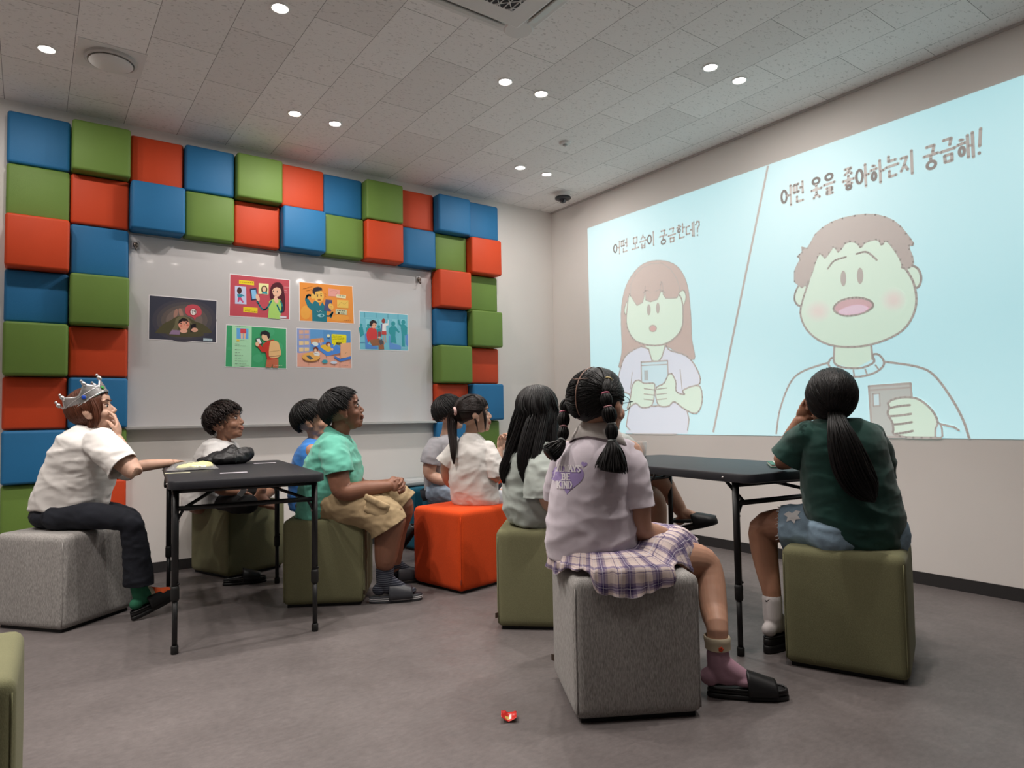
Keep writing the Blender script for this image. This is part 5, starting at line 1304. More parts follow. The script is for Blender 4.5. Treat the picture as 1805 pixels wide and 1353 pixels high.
for (hx, hy), an, dd in (((650, 1063), (680, 1028, -.13), V((.93, -.36, 0))), ((655, 1033), (693, 992, .2), V((.96, -.12, 0)))):
    hp = on_z(hx, hy); hp.z = 0
    if an[2] > 0: hp = on_z(668, 1032); 
    A0 = p.P(*an); ak = hp+dd.normalized()*.082+V((0, 0, .108))
    bm = bmesh.new(); foot_solids(bm, ak, dd, ZU, 1.05); limb(bm, [ak+V((0, 0, .055)) if an[2] < 0 else A0, ak], [.047, .044]); bm = remesh(bm, .005, 3); obj('sock', bm, M_ss, p.root)
    slide_shoe(p.root, hp, dd, ZU, .275, .105, mat('slide_grey', (.040, .042, .050), .4, .4), stripe=True, strap0=.36, strap1=.80)

# 5 ---- boy in grey by the wall
cpx = (V((-1.50, -.80, .44)))
p = Person((-1.50, -.80, .437), 4.50, 'person in a grey t-shirt and light jeans on a dark teal pouf, turned away', 'fair')
Fd = V((.93, -.10, 0)).normalized()
H = Head(p.P(793, 728), Fd, 6, 0, 1.05)
def sol(bm):
    limb(bm, [p.P(778, 862), p.P(778, 825), p.P(788, 775), p.P(790, 760), p.P(793, 742)], [.09, .08, .055, .045, .046])
    p.limb(bm, [(766, 790, -.12, .044), (757, 825, -.15, .044), (763, 840, -.16, .038), (790, 848, -.19, .034), (808, 850, -.2, .022)]); p.limb(bm, [(800, 785, .12, .042), (815, 830, .14, .034), (830, 850, .02, .024)])
    p.limb(bm, [(775, 868, -.06, .08), (800, 868, -.16, .07), (818, 880, -.22, .055), (818, 940, -.2, .04), (818, 985, -.2, .03)]); p.limb(bm, [(785, 866, .10, .08), (830, 866, .10, .06), (840, 940, .1, .04)])
p.body(sol, H, .004); face_parts(H, p.root)
short_hair(H, p.root, HS, boyline(18, 0, -18, -42), (176, 64), 320, .0075, .045, 41, .03)
M_gt = tee('tee_grey', (.315, .31, .335))
p.cloth('shirt', M_gt, [(749, 866, 812, 866, 0, .13), (748, 845, 812, 845, 0, .135), (750, 815, 812, 817, 0, .14), (757, 790, 812, 792, 0, .14), (768, 774, 810, 776, 0, .12), (780, 765, 804, 767, 0, .06)],
        tubes=[[(768, 785, -.10, .058), (760, 805, -.14, .062), (757, 826, -.15, .062)], [(800, 785, .1, .055), (812, 820, .13, .052)]], cuts=[((758, 817, -.148), p.P(757, 825, -.15)-p.P(764, 795, -.14), .09)], amp=.007, seed=17, scale=(8, 8, 15))
M_lj = mat('denim_light', (.27, .34, .43), .85, .2, bump=.4, bscale=420, var=.15, vscale=16)
p.cloth('jeans', M_lj, tubes=[[(772, 866, -.05, .088), (792, 866, -.15, .082), (814, 880, -.22, .066), (818, 930, -.2, .056), (818, 985, -.2, .05)], [(785, 866, .1, .088), (830, 868, .1, .066), (840, 940, .1, .05)]], amp=.009, seed=19, scale=(13, 13, 18), sharp=1.2)
bm = bmesh.new(); tube(bm, p.pts([(762, 858, -.02), (764, 866, -.02), (767, 873, -.02)]), [.082, .086, .086], 20, cap=False); thicken(bm, .003); obj('waistband', bm, mat('band_navy', (.02, .022, .03), .85), p.root)

# 6 ---- girl with the low ponytail
p = Person((-1.891, -1.448, .437), 3.88, 'person with a low ponytail and white t-shirt on the orange pouf, fingers raised', 'fair')
Fd = facing(832, 730, 3.88); Fb = (Fd*.75+V((FW.x, FW.y, 0)).normalized()*.5).normalized()
H = Head(p.P(836, 731), Fd, 8, 0, .99)
wr = p.P(881, 792, -.02)
def sol(bm):
    limb(bm, [p.P(838, 865), p.P(832, 820), p.P(829, 780), p.P(830, 765), p.P(834, 748)], [.09, .08, .055, .036, .040])
    p.limb(bm, [(858, 792, -.02, .042), (870, 828, -.06, .036), (873, 842, -.06, .032), (879, 815, -.04, .027), (881, 792, -.02, .019)])
    p.limb(bm, [(802, 792, .02, .042), (788, 822, .02, .038), (795, 850, .06, .032), (830, 856, .15, .022)])
    hand_solids(bm, wr, p.P(886, 764, 0)-wr, (Fd*.5-FW*.6+ZU*.1), 1, (.55, .8, .6), .86, .14, .3)
    p.limb(bm, [(840, 874, .03, .055), (872, 878, .07, .055), (900, 884, .10, .05), (905, 960, .12, .035)]); p.limb(bm, [(850, 870, .08, .055), (885, 874, .2, .055), (915, 880, .25, .05)])
p.body(sol, H, .0036); face_parts(H, p.root, HD)
M_wt = tee('tee_white_c', (.73, .70, .675))
e0, e1 = p.P(800, 795, 0), p.P(784, 818, 0)
p.cloth('shirt', M_wt, [(800, 886, 878, 888, 0, .105), (794, 868, 880, 872, 0, .115), (792, 840, 876, 845, 0, .12), (795, 812, 870, 815, 0, .12), (800, 790, 864, 790, 0, .105), (811, 774, 852, 773, 0, .075), (820, 765, 843, 764, 0, .050)],
        tubes=[[(806, 790, .0, .048), (795, 805, .0, .055), (780, 824, .0, .060)], [(858, 792, -.02, .050), (868, 815, -.05, .056), (873, 838, -.06, .058)]],
        cuts=[((784, 817, 0), e1-e0, .085), ((873, 836, -.06), V((.2, .1, -.9)), .08)], amp=.009, scale=(9, 9, 13), seed=22, sharp=1.2)
p.collar(p.P(831, 768), ZU*.9+Fb*.3, .046, M_wt)
p.cloth('shorts', mat('shorts_white_grey', (.55, .56, .60), .85), tubes=[[(838, 880, -.03, .075), (870, 882, .04, .070), (895, 886, .09, .062)], [(850, 876, .10, .08), (885, 878, .2, .065)]], amp=.006, seed=4)
bm = bmesh.new(); tube(bm, p.pts([(862, 882, -.045), (872, 868, -.02), (884, 852, .0)]), [.012, .012, .01], 10, 8); obj('side_stripe', bm, mat('stripe_dark', (.05, .055, .07), .8), p.root)
bm = bmesh.new()
g = lambda a: 22 if abs(a) < 30 else (22-(abs(a)-30)*.95 if abs(a) < 80 else -26-(abs(a)-80)*.25)
cap(bm, H, g, .992)
tie = H.p(-.112, -.036, .040); TA = (-159, 10)
comb(bm, H, lambda r: (r.uniform(-40, 180), r.uniform(60, 88)), lambda r: (TA[0]+r.uniform(-6, 6), TA[1]+r.uniform(-5, 5)), 150, .006, seed=61)
comb(bm, H, lambda r: (r.uniform(-75, -45), r.uniform(-5, 50)), lambda r: (TA[0]+r.uniform(-6, 6), TA[1]+r.uniform(-6, 6)), 110, .0055, seed=62)
comb(bm, H, lambda r: (r.uniform(150, 220), r.uniform(-32, 20)), lambda r: (TA[0]+r.uniform(-5, 5), TA[1]+r.uniform(-6, 6)), 70, .0055, seed=63)
comb(bm, H, lambda r: (r.uniform(-70, 70), r.uniform(68, 80)), lambda r: (r.uniform(-62, 48), r.uniform(6, 16)), 90, .0052, seed=64)
bundle(bm, [H.p(.042, -.066, .035), H.p(.045, -.078, -.01), H.p(.040, -.078, -.06), H.p(.034, -.070, -.10)], [.007, .009, .006, .002], 14, .003, 8)
bundle(bm, [H.p(-.02, -.074, .0), H.p(-.012, -.080, -.04), H.p(-.008, -.074, -.09)], [.005, .006, .002], 8, .003, 8)
hr = obj('hair', bm, HD, p.root)
bm = bmesh.new(); bundle(bm, [tie, p.P(798, 732, -.02), p.P(797, 755, -.04), p.P(799, 780, -.08), p.P(799, 800, -.11), p.P(800, 818, -.115)], [.014, .028, .026, .020, .014, .003], 70, .0045, 66, frizz=.002); obj('ponytail', bm, HD, hr)
bm = bmesh.new(); torus(bm, H.p(-.116, -.038, .040), .017, .008, (H.U, H.L, H.F), 20, 8); obj('hair_tie', bm, mat('scrunchie_pink', (.70, .45, .42), .8), hr)

# 7 ---- girl with long loose hair and glasses
p = Person((-1.945, -2.265, .437), 3.12, 'person with long loose black hair and a sage green t-shirt on an olive pouf', 'fair')
Fd = facing(950, 722, 3.12)
H = Head(p.P(952, 727), Fd, 5, 0, 1.03)
def sol(bm):
    limb(bm, [p.P(933, 890), p.P(936, 840), p.P(944, 785), p.P(946, 768), p.P(950, 748)], [.09, .08, .055, .038, .042])
    p.limb(bm, [(960, 800, -.12, .042), (962, 850, -.16, .037), (966, 885, -.16, .033), (990, 905, -.05, .024)]); p.limb(bm, [(930, 800, .14, .042), (945, 850, .2, .036), (985, 890, .2, .024)])
    p.limb(bm, [(940, 905, .0, .065), (985, 912, .04, .068), (1040, 915, .08, .055), (1050, 1000, .1, .04), (1055, 1060, .12, .03)]); p.limb(bm, [(945, 900, .06, .065), (1000, 905, .2, .065), (1050, 905, .28, .05), (1060, 1000, .3, .04)])
p.body(sol, H, .004); face_parts(H, p.root)
M_sg = tee('tee_sage', (.40, .445, .415))
p.cloth('shirt', M_sg, [(897, 917, 975, 925, 0, .13), (889, 898, 983, 904, 0, .145), (887, 862, 986, 868, 0, .145), (890, 830, 986, 832, 0, .145), (897, 800, 984, 800, 0, .14), (914, 780, 976, 778, 0, .10), (930, 770, 965, 768, 0, .055)],
        tubes=[[(955, 800, -.10, .066), (957, 835, -.16, .074), (955, 882, -.17, .078)], [(915, 800, .10, .06), (925, 845, .2, .066)]], cuts=[((954, 877, -.17), V((-.05, -.05, -1)), .11)], amp=.015, scale=(8, 8, 12), seed=31, sharp=1.2)
p.cloth('trousers', mat('pants_sage', (.34, .36, .33), .85), tubes=[[(935, 908, -.03, .080), (985, 914, .02, .080), (1035, 918, .08, .068), (1050, 1000, .1, .055), (1053, 1050, .12, .05)], [(945, 905, .1, .088), (1000, 908, .2, .075), (1050, 910, .28, .06), (1060, 1000, .3, .05)]], amp=.006, seed=6)
bm = bmesh.new(); ll = lambda a: 30 if abs(a) < 20 else (30-(abs(a)-20)*1.1 if abs(a) < 58 else -45)
cap(bm, H, ll, 1.0)
def hang(x0, y0, x1, y1, o0, o1):
    def f(r, q):
        t = r.random(); e = p.P(x0+(x1-x0)*t+r.uniform(-6, 6), y0+(y1-y0)*t+r.uniform(-12, 12), o0+(o1-o0)*t)
        k = (q-H.c).normalized(); return [q.lerp(e, .2)+k*.010, q.lerp(e, .4)+k*.010, q.lerp(e, .6)+k*.006, q.lerp(e, .8), e]
    return f
comb(bm, H, lambda r: (r.uniform(20, 50), 84), lambda r: (r.uniform(-205, -90), r.uniform(-6, 6)), 330, .0058, seed=71, k=(1.02, 1.07), post=hang(905, 850, 960, 870, -.02, -.165))
comb(bm, H, lambda r: (r.uniform(20, 50), 84), lambda r: (r.uniform(-95, -55), r.uniform(-6, 6)), 120, .0055, seed=72, k=(1.02, 1.06), post=hang(952, 800, 982, 800, -.15, -.09))
comb(bm, H, lambda r: (r.uniform(20, 60), 84), lambda r: (r.uniform(60, 180), r.uniform(-6, 6)), 130, .006, seed=73, k=(1.0, 1.06), post=hang(885, 840, 905, 800, .03, .12))
bundle(bm, [H.surf(-165, 66, .97), H.surf(-170, 30, 1.0), H.surf(-168, 0, 1.035), H.surf(-165, -22, 1.05), p.P(902, 800, -.07), p.P(888, 830, -.08), p.P(888, 852, -.08)], [.008, .014, .022, .03, .03, .022, .004], 60, .0045, 74, endspread=.3)
bundle(bm, [H.surf(-130, 66, .97), H.surf(-138, 30, 1.0), H.surf(-140, 0, 1.035), H.surf(-138, -22, 1.05), p.P(926, 790, -.15), p.P(922, 825, -.165), p.P(930, 860, -.165)], [.008, .014, .022, .032, .03, .022, .004], 60, .0045, 75, endspread=.3)
bundle(bm, [H.surf(-100, 66, .97), H.surf(-110, 30, 1.0), H.surf(-112, 0, 1.035), H.surf(-112, -22, 1.05), p.P(945, 800, -.17), p.P(942, 830, -.185), p.P(944, 858, -.19)], [.008, .013, .020, .028, .024, .014, .003], 45, .0042, 76)
bundle(bm, [H.surf(-70, 62, .97), H.surf(-76, 30, 1.0), H.surf(-78, 0, 1.03), H.surf(-76, -22, 1.05), p.P(976, 790, -.12), p.P(984, 820, -.13)], [.008, .012, .018, .026, .025, .006], 40, .0045, 77)
hr7 = obj('hair', bm, HB, p.root)
def glasses(H, root, m, r=.0215):
    o = None; bm = bmesh.new()
    for s in (1, -1):
        torus(bm, H.p(.094, s*.031, .000), r*H.k, .0012, (H.L, H.U, H.F), 28, 6)
        tube(bm, [H.p(.094, s*(.031+.0215), .006), H.p(.080, s*.074, .006), H.p(.0, s*.082, .004), H.p(-.02, s*.082, -.008)], .0012, 6, 14)
    tube(bm, [H.p(.095, .010, .004), H.p(.098, 0, .006), H.p(.095, -.010, .004)], .0011, 6, 6)
    o = obj('glasses', bm, m, root)
    bm = bmesh.new()
    for s in (1, -1): lathe(bm, H.p(.094, s*.031, 0), [(r*H.k, -.0003), (r*H.k, .0003)], 24, (H.L, H.U, H.F))
    obj('lenses', bm, mat('lens_clear', (.95, .97, .98), .02, .5, alpha=.08), o)
glasses(H, p.root, mat('frame_gold', (.42, .30, .20), .25, .5, metal=.8))
# 8 ---- girl in the plaid skirt
p = Person((-2.285, -3.109, .437), 2.25, 'person with bubble braids, lilac shirt and plaid skirt on the nearest grey pouf', 'mid')
Fd = facing(1055, 712, 2.25); Ld = ZU.cross(Fd)
H = Head(p.P(1056, 715), Fd+V((RT.x, RT.y, 0))*.24, 4, 0, 1.06)
wr = p.P(1196, 950, .18)
hp = on_z(1246, 1226); dd = V((RT.x, RT.y, 0)).normalized()*.98-V((FW.x, FW.y, 0)).normalized()*.12; ak = hp+dd.normalized()*.040+V((0, 0, .105))
def sol(bm):
    limb(bm, [p.P(1040, 960), p.P(1042, 880), p.P(1050, 790), p.P(1052, 765), p.P(1056, 742)], [.10, .09, .06, .040, .044])
    p.limb(bm, [(1108, 800, 0, .048), (1122, 860, -.02, .046), (1128, 928, -.01, .041), (1160, 944, .08, .037), (1196, 950, .18, .024)])
    p.limb(bm, [(1000, 800, .06, .046), (988, 860, .10, .042), (1000, 925, .14, .036), (1060, 940, .30, .024)])
    hand_solids(bm, wr, Fd, -ZU, 1, (.3, .4, .3), .92)
    p.limb(bm, [(1075, 985, -.02, .085), (1160, 985, .10, .078), (1230, 986, .15, .056), (1250, 1012, .14, .051), (1258, 1075, .06, .046), (ak+V((0, 0, .12)), .036), (ak+V((0, 0, .05)), .034)])
    p.limb(bm, [(1050, 975, .14, .085), (1120, 965, .30, .075), (1180, 965, .42, .054), (1200, 1030, .40, .045), (1215, 1130, .3, .032)])
p.body(sol, H, .0030)
face_parts(H, p.root)
M_lv = tee('shirt_lilac', (.60, .54, .60))
e0, e1 = p.P(1112, 830, -.02), p.P(1121, 897, -.03)
p.cloth('shirt', M_lv, [(968, 981, 1112, 982, 0, .115), (963, 958, 1119, 958, 0, .125), (964, 925, 1119, 925, 0, .128), (968, 880, 1110, 880, 0, .125), (977, 835, 1108, 835, 0, .122), (990, 803, 1112, 800, 0, .112), (1008, 783, 1102, 778, 0, .090), (1024, 770, 1084, 766, 0, .062)],
        tubes=[[(1098, 800, 0, .052), (1112, 830, -.02, .056), (1122, 908, -.03, .058)], [(1000, 805, .04, .050), (988, 850, .08, .054), (988, 890, .12, .054)]],
        cuts=[((1121, 893, -.03), e1-e0, .085), ((988, 880, .12), V((0, .05, -1)), .08)], amp=.0085, scale=(6, 6, 10), seed=41.5, sharp=1.3, voxel=.006, where=lambda co: min(1, ((co-p.P(1000, 840, -.12)).length/.10)**2))
# flat collar round the neck
cc = p.P(1054, 765, -.0); bm = bmesh.new(); u = (ZU+Fd*.12).normalized(); f = (Fd-u*Fd.dot(u)).normalized(); l = u.cross(f)
N = 36; rows = []
for r, h in ((.050, .030), (.056, .036), (.070, .012), (.092, -.022)):
    rows.append([bm.verts.new(cc+f*math.cos(a)*r*.88+l*math.sin(a)*r*(1.10 if r > .06 else 1)+u*(h+.010*math.cos(a)*-1-(.012 if r > .08 else 0)*abs(math.sin(a)))) for a in [math.radians(20+i*320/N) for i in range(N+1)]])
for a, b in zip(rows, rows[1:]):
    for k in range(N): bm.faces.new((a[k], b[k], b[k+1], a[k+1]))
bmesh.ops.recalc_face_normals(bm, faces=bm.faces[:]); thicken(bm, .003)
M_col = mat('collar_cream', (.72, .675, .65), .85)
cl8 = obj('collar', bm, M_col, p.root)
# print on the back: laid on the cloth by casting onto the shirt
from mathutils.bvhtree import BVHTree
sh = [o for o in p.root.children if o.name.startswith('shirt')][0]
def caster(o):
    org = ORG[o]; me = o.data
    t = BVHTree.FromPolygons([v.co+org for v in me.vertices], [tuple(q.vertices) for q in me.polygons])
    def f(pt, direction, lift=.002):
        h = t.ray_cast(pt, direction)
        return (h[0]-direction*lift) if h[0] is not None else None
    return f
cast = caster(sh); BD = V((FW.x, FW.y, 0)).normalized()
def on_shirt(px, py, lift=.0015):
    d = view_ray(px, py).normalized(); q = cast(CAM, d, lift); return q if q is not None else p.P(px, py, -.12)
def decal(name, px_polys, m, parent, lift, sub=4):
    bm = bmesh.new()
    for poly in px_polys:
        t = bmesh.new()
        if len(poly) > 8:                # rings about the middle, so that the print follows the cloth
            cx_, cy_ = sum(q[0] for q in poly)/len(poly), sum(q[1] for q in poly)/len(poly); rg = [[t.verts.new((cx_+(x-cx_)*k/6, cy_+(y-cy_)*k/6, 0)) for x, y in poly] for k in range(1, 7)]; mid = t.verts.new((cx_, cy_, 0)); m_ = len(poly)
            for k in range(m_):
                t.faces.new((mid, rg[0][k], rg[0][(k+1) % m_]))
                for a, b in zip(rg, rg[1:]): t.faces.new((a[k], b[k], b[(k+1) % m_], a[(k+1) % m_]))
        else: f = t.faces.new([t.verts.new((x, y, 0)) for x, y in poly]); bmesh.ops.triangulate(t, faces=[f])
        bmesh.ops.subdivide_edges(t, edges=[e for e in t.edges if e.calc_length() > 3.5], cuts=sub, use_grid_fill=False); bmesh.ops.triangulate(t, faces=t.faces[:])
        for v in t.verts: v.co = on_shirt(v.co.x, v.co.y, lift)
        join(bm, t)
    bmesh.ops.recalc_face_normals(bm, faces=bm.faces[:])
    return obj(name, bm, m, parent)
def heart(cx, cy, r, rot=0):
    o = []
    for i in range(30):
        t = 2*PI*i/30; x = 16*math.sin(t)**3/16; y = -(13*math.cos(t)-5*math.cos(2*t)-2*math.cos(3*t)-math.cos(4*t))/16
        o.append((cx+r*(x*math.cos(rot)-y*math.sin(rot)), cy+r*(x*math.sin(rot)+y*math.cos(rot))))
    return o
M_hp = mat('print_purple', (.33, .25, .50), .8)
decal('heart_print', [heart(1001, 842, 28, .06), heart(1029.5, 818, 5.5, .2), heart(977, 843, 5, -.2)], M_hp, sh, .0014)
# slab lettering drawn as strokes
SL = {'A': [[(0, 0), (.5, 1)], [(.5, 1), (1, 0)], [(.25, .35), (.78, .35)]], 'L': [[(.2, 1), (.2, 0)], [(.2, 0), (.95, 0)], [(.95, 0), (.95, .22)]], 'W': [[(0, 1), (.27, 0)], [(.27, 0), (.5, .8)], [(.5, .8), (.73, 0)], [(.73, 0), (1, 1)]],
      'Y': [[(0, 1), (.5, .45)], [(1, 1), (.5, .45)], [(.5, .45), (.5, 0)]], 'S': [[(.9, .85), (.5, 1), (.12, .78), (.5, .52), (.88, .26), (.5, 0), (.08, .14)]], 'B': [[(.15, 1), (.15, 0)], [(.15, 1), (.7, .95), (.8, .75), (.6, .54), (.15, .52)], [(.15, .52), (.75, .48), (.9, .25), (.7, .02), (.15, 0)]],
      'E': [[(.15, 1), (.15, 0)], [(.15, 1), (.9, 1)], [(.15, .5), (.72, .5)], [(.15, 0), (.92, 0)]], 'K': [[(.15, 1), (.15, 0)], [(.15, .4), (.9, 1)], [(.4, .6), (.95, 0)]], 'I': [[(.5, 1), (.5, 0)]], 'N': [[(.12, 1), (.12, 0)], [(.12, 1), (.88, 0)], [(.88, 1), (.88, 0)]],
      'D': [[(.15, 1), (.15, 0)], [(.15, 1), (.65, .95), (.92, .5), (.65, .05), (.15, 0)]]}
SERIF = {'A': ((0, 0), (1, 0)), 'L': ((.2, 1), (.2, 0)), 'W': ((0, 1), (1, 1)), 'Y': ((0, 1), (1, 1), (.5, 0)), 'B': ((.05, 1), (.05, 0)), 'E': ((.1, 1), (.1, 0)), 'K': ((.15, 1), (.15, 0), (.95, 0), (.9, 1)), 'I': ((.5, 1), (.5, 0)), 'N': ((.12, 1), (.12, 0), (.88, 1)), 'D': ((.08, 1), (.08, 0)), 'S': ()}
def word_polys(w, x0, x1, yb, yt, sl, wd=3.0):
    out = []; n = sum(.55 if c == 'I' else 1 for c in w); cw_ = (x1-x0)/n; x = x0
    for c in w:
        ww = cw_*(.55 if c == 'I' else 1)
        def T(q): X = x+q[0]*ww*.84+ww*.04; return (X, yb+(X-x0)*sl-(yb-yt)*q[1])
        for st in SL[c]:
            for a, b in zip(st, st[1:]):
                a, b = T(a), T(b); dx, dy = b[0]-a[0], b[1]-a[1]; l = math.hypot(dx, dy) or 1; vert = abs(dy) > abs(dx)*.6
                t = (wd if vert else wd*.62)/2; nx, ny = -dy/l*t, dx/l*t; ex, ey = dx/l*.7, dy/l*.7
                out.append([(a[0]-nx-ex, a[1]-ny-ey), (b[0]-nx+ex, b[1]-ny+ey), (b[0]+nx+ex, b[1]+ny+ey), (a[0]+nx-ex, a[1]+ny-ey)])
        for s_ in SERIF[c]:
            X, Y = T(s_); out.append([(X-2.1, Y-.6-sl*2), (X+2.1, Y-.6+sl*2), (X+2.1, Y+.6), (X-2.1, Y+.6)])
        x += ww
    return out
M_wp = mat('print_white', (.74, .70, .73), .8)
for w, a, b, yb, yt in (('ALWAYS', 981, 1024, 830, 819), ('BE', 990, 1006, 845, 834), ('KIND', 981, 1009, 859.5, 847.5)):
    decal('lettering', word_polys(w, a, b, yb, yt, .03, 2.3), M_wp, sh, .0034, 1)
# plaid skirt
def plaid_mat():
    m = bpy.data.materials.new('plaid'); m.use_nodes = True; N, L = nt(m); b = N['Principled BSDF']; b.inputs['Roughness'].default_value = .85; b.inputs['Specular IOR Level'].default_value = .2
    uv = N.new('ShaderNodeTexCoord'); sp = N.new('ShaderNodeSeparateXYZ'); L.new(uv.outputs['UV'], sp.inputs[0])
    def bands(sock, per):
        mu = N.new('ShaderNodeMath'); mu.operation = 'MULTIPLY'; mu.inputs[1].default_value = 1/per; L.new(sock, mu.inputs[0])
        fr = N.new('ShaderNodeMath'); fr.operation = 'FRACT'; L.new(mu.outputs[0], fr.inputs[0])
        r = N.new('ShaderNodeValToRGB'); r.color_ramp.interpolation = 'CONSTANT'; el = r.color_ramp.elements
        cols = [(0, .0), (.10, .65), (.20, 1.0), (.36, .65), (.46, .0), (.70, .85), (.735, 0), (.80, .2), (.83, 0)]
        el[0].position = 0; el[0].color = (0, 0, 0, 1); el[1].position = .10; el[1].color = (.65,)*3+(1,)
        for pz_, v in cols[2:]:
            e = el.new(pz_); e.color = (v, v, v, 1)
        L.new(fr.outputs[0], r.inputs[0])
        r2 = N.new('ShaderNodeValToRGB'); r2.color_ramp.interpolation = 'CONSTANT'; e2 = r2.color_ramp.elements
        e2[0].position = 0; e2[0].color = (0, 0, 0, 1); e2[1].position = .60; e2[1].color = (1, 1, 1, 1); e = e2.new(.625); e.color = (0, 0, 0, 1); e = e2.new(.27); e.color = (1, 1, 1, 1); e = e2.new(.29); e.color = (0, 0, 0, 1)
        L.new(fr.outputs[0], r2.inputs[0]); return r.outputs[0], r2.outputs[0]
    a, aw = bands(sp.outputs[0], .088); c, cw2 = bands(sp.outputs[1], .088)
    ad = N.new('ShaderNodeMath'); ad.operation = 'ADD'; L.new(a, ad.inputs[0]); L.new(c, ad.inputs[1])
    hf = N.new('ShaderNodeMath'); hf.operation = 'MULTIPLY'; hf.inputs[1].default_value = .5; L.new(ad.outputs[0], hf.inputs[0])
    cr = N.new('ShaderNodeValToRGB'); e = cr.color_ramp.elements; e[0].position = 0; e[0].color = (.64, .53, .50, 1); e[1].position = 1; e[1].color = (.045, .030, .105, 1); x = e.new(.5); x.color = (.20, .155, .25, 1)
    L.new(hf.outputs[0], cr.inputs[0])
    mxx = N.new('ShaderNodeMath'); mxx.operation = 'MAXIMUM'; L.new(aw, mxx.inputs[0]); L.new(cw2, mxx.inputs[1])
    q = N.new('ShaderNodeMath'); q.operation = 'MULTIPLY'; q.inputs[1].default_value = .7; L.new(mxx.outputs[0], q.inputs[0])
    mx = N.new('ShaderNodeMix'); mx.data_type = 'RGBA'; mx.inputs['B'].default_value = (.66, .62, .68, 1); L.new(q.outputs[0], mx.inputs['Factor']); L.new(cr.outputs[0], mx.inputs['A']); L.new(mx.outputs['Result'], b.inputs['Base Color']); return m
M_pl = plaid_mat()
wc = p.P(1042, 968, 0); B2 = V((FW.x, FW.y, 0)).normalized(); R2 = V((RT.x, RT.y, 0)).normalized()
# hem points measured along the photo's hem, given with their own distance
hem = [(1232, 955, .20), (1228, 985, .12), (1215, 1003, .05), (1195, 1020, -.10), (1168, 1035, -.175), (1140, 1046, -.185), (1108, 1054, -.19), (1080, 1050, -.19), (1050, 1042, -.185), (1030, 1020, -.17), (1012, 1010, -.15), (990, 1010, -.10), (978, 1013, -.06), (965, 1000, .02), (964, 985, .12), (980, 968, .24), (1040, 950, .36), (1110, 942, .42), (1180, 940, .36), (1222, 948, .28)]
hem = catmull([tuple(p.P(*h)) for h in hem]+[tuple(p.P(*hem[0]))], 161)[:-1]
PQ = V((-2.285, -3.109, 0)); PR3 = Matrix.Rotation(math.radians(-29.5), 3, 'Z'); PH = .222
def outside_pouf(q, gap):
    """push a point of the cloth out to the pouf's nearest face, or up onto its top"""
    l = PR3.transposed() @ (q-PQ)
    if abs(l.x) < PH and abs(l.y) < PH and q.z < .452:
        dx, dy, dz = PH-abs(l.x), PH-abs(l.y), .452-q.z
        if dz < min(dx, dy): q = V((q.x, q.y, .452))
        elif dx < dy: l.x = math.copysign(PH, l.x); z = q.z; q = PQ+PR3 @ l; q.z = z
        else: l.y = math.copysign(PH, l.y); z = q.z; q = PQ+PR3 @ l; q.z = z
    return q
hem = [outside_pouf(V(h), 0) for h in hem]
n = len(hem); bm = bmesh.new(); uvl = bm.loops.layers.uv.new('UVMap'); rows = []; arc = 0; U_ = []
for i in range(n):
    h = V(hem[i]); hp_ = V(hem[i-1]) if i else h; arc += (h-hp_).length; U_.append(arc)
    ang = math.atan2((h-wc).dot(B2), (h-wc).dot(R2)); w_ = wc+R2*math.cos(ang)*.125+B2*math.sin(ang)*.105+V((0, 0, .02))
    lap = max(0, min(1, ((h-wc).dot(Fd)-.02)/.12))
    drop = h.z < .46
    E_ = V((h.x, h.y, .462)) if drop else h
    m1 = w_.lerp(E_, .45); m1.z = .50*(1-lap)+.535*lap; m2 = w_.lerp(E_, .8); m2.z = .472*(1-lap)+(.520 if not drop else .520)*lap
    g = [w_, m1, m2]+([E_-(E_-w_).normalized()*.004, E_.lerp(h, .5), h] if drop else [h])
    row = []
    for j, q in enumerate(catmull([tuple(x) for x in g], 15)):
        t = j/14; q = V(q)
        pl = .009*t*math.sin(i*2*PI/n*19+1.2*math.sin(t*4)); nn = noise.noise(V((i*.13, t*3.1, 4)))*.018*t
        dirn = V(((h-w_).x, (h-w_).y, 0)).normalized()
        q += ZU*(abs(pl)*.8+abs(nn)*.8)*(1-.6*t)+dirn*(pl+nn)*t*.8
        q = outside_pouf(q, 0)
        row.append(bm.verts.new(q))
    rows.append(row)
for i in range(n):
    a, b = rows[i], rows[(i+1) % n]
    for j in range(14):
        f = bm.faces.new((a[j], a[j+1], b[j+1], b[j])); un = U_[(i+1) % n] if i < n-1 else arc+.01
        for lp, (uu, vv) in zip(f.loops, ((U_[i], j), (U_[i], j+1), (un, j+1), (un, j))): lp[uvl].uv = (uu, vv*.0165)
bmesh.ops.recalc_face_normals(bm, faces=bm.faces[:])
sm = bm.verts[:]
bmesh.ops.smooth_vert(bm, verts=sm, factor=.3, use_axis_x=True, use_axis_y=True, use_axis_z=True)
obj('skirt', bm, M_pl, p.root)
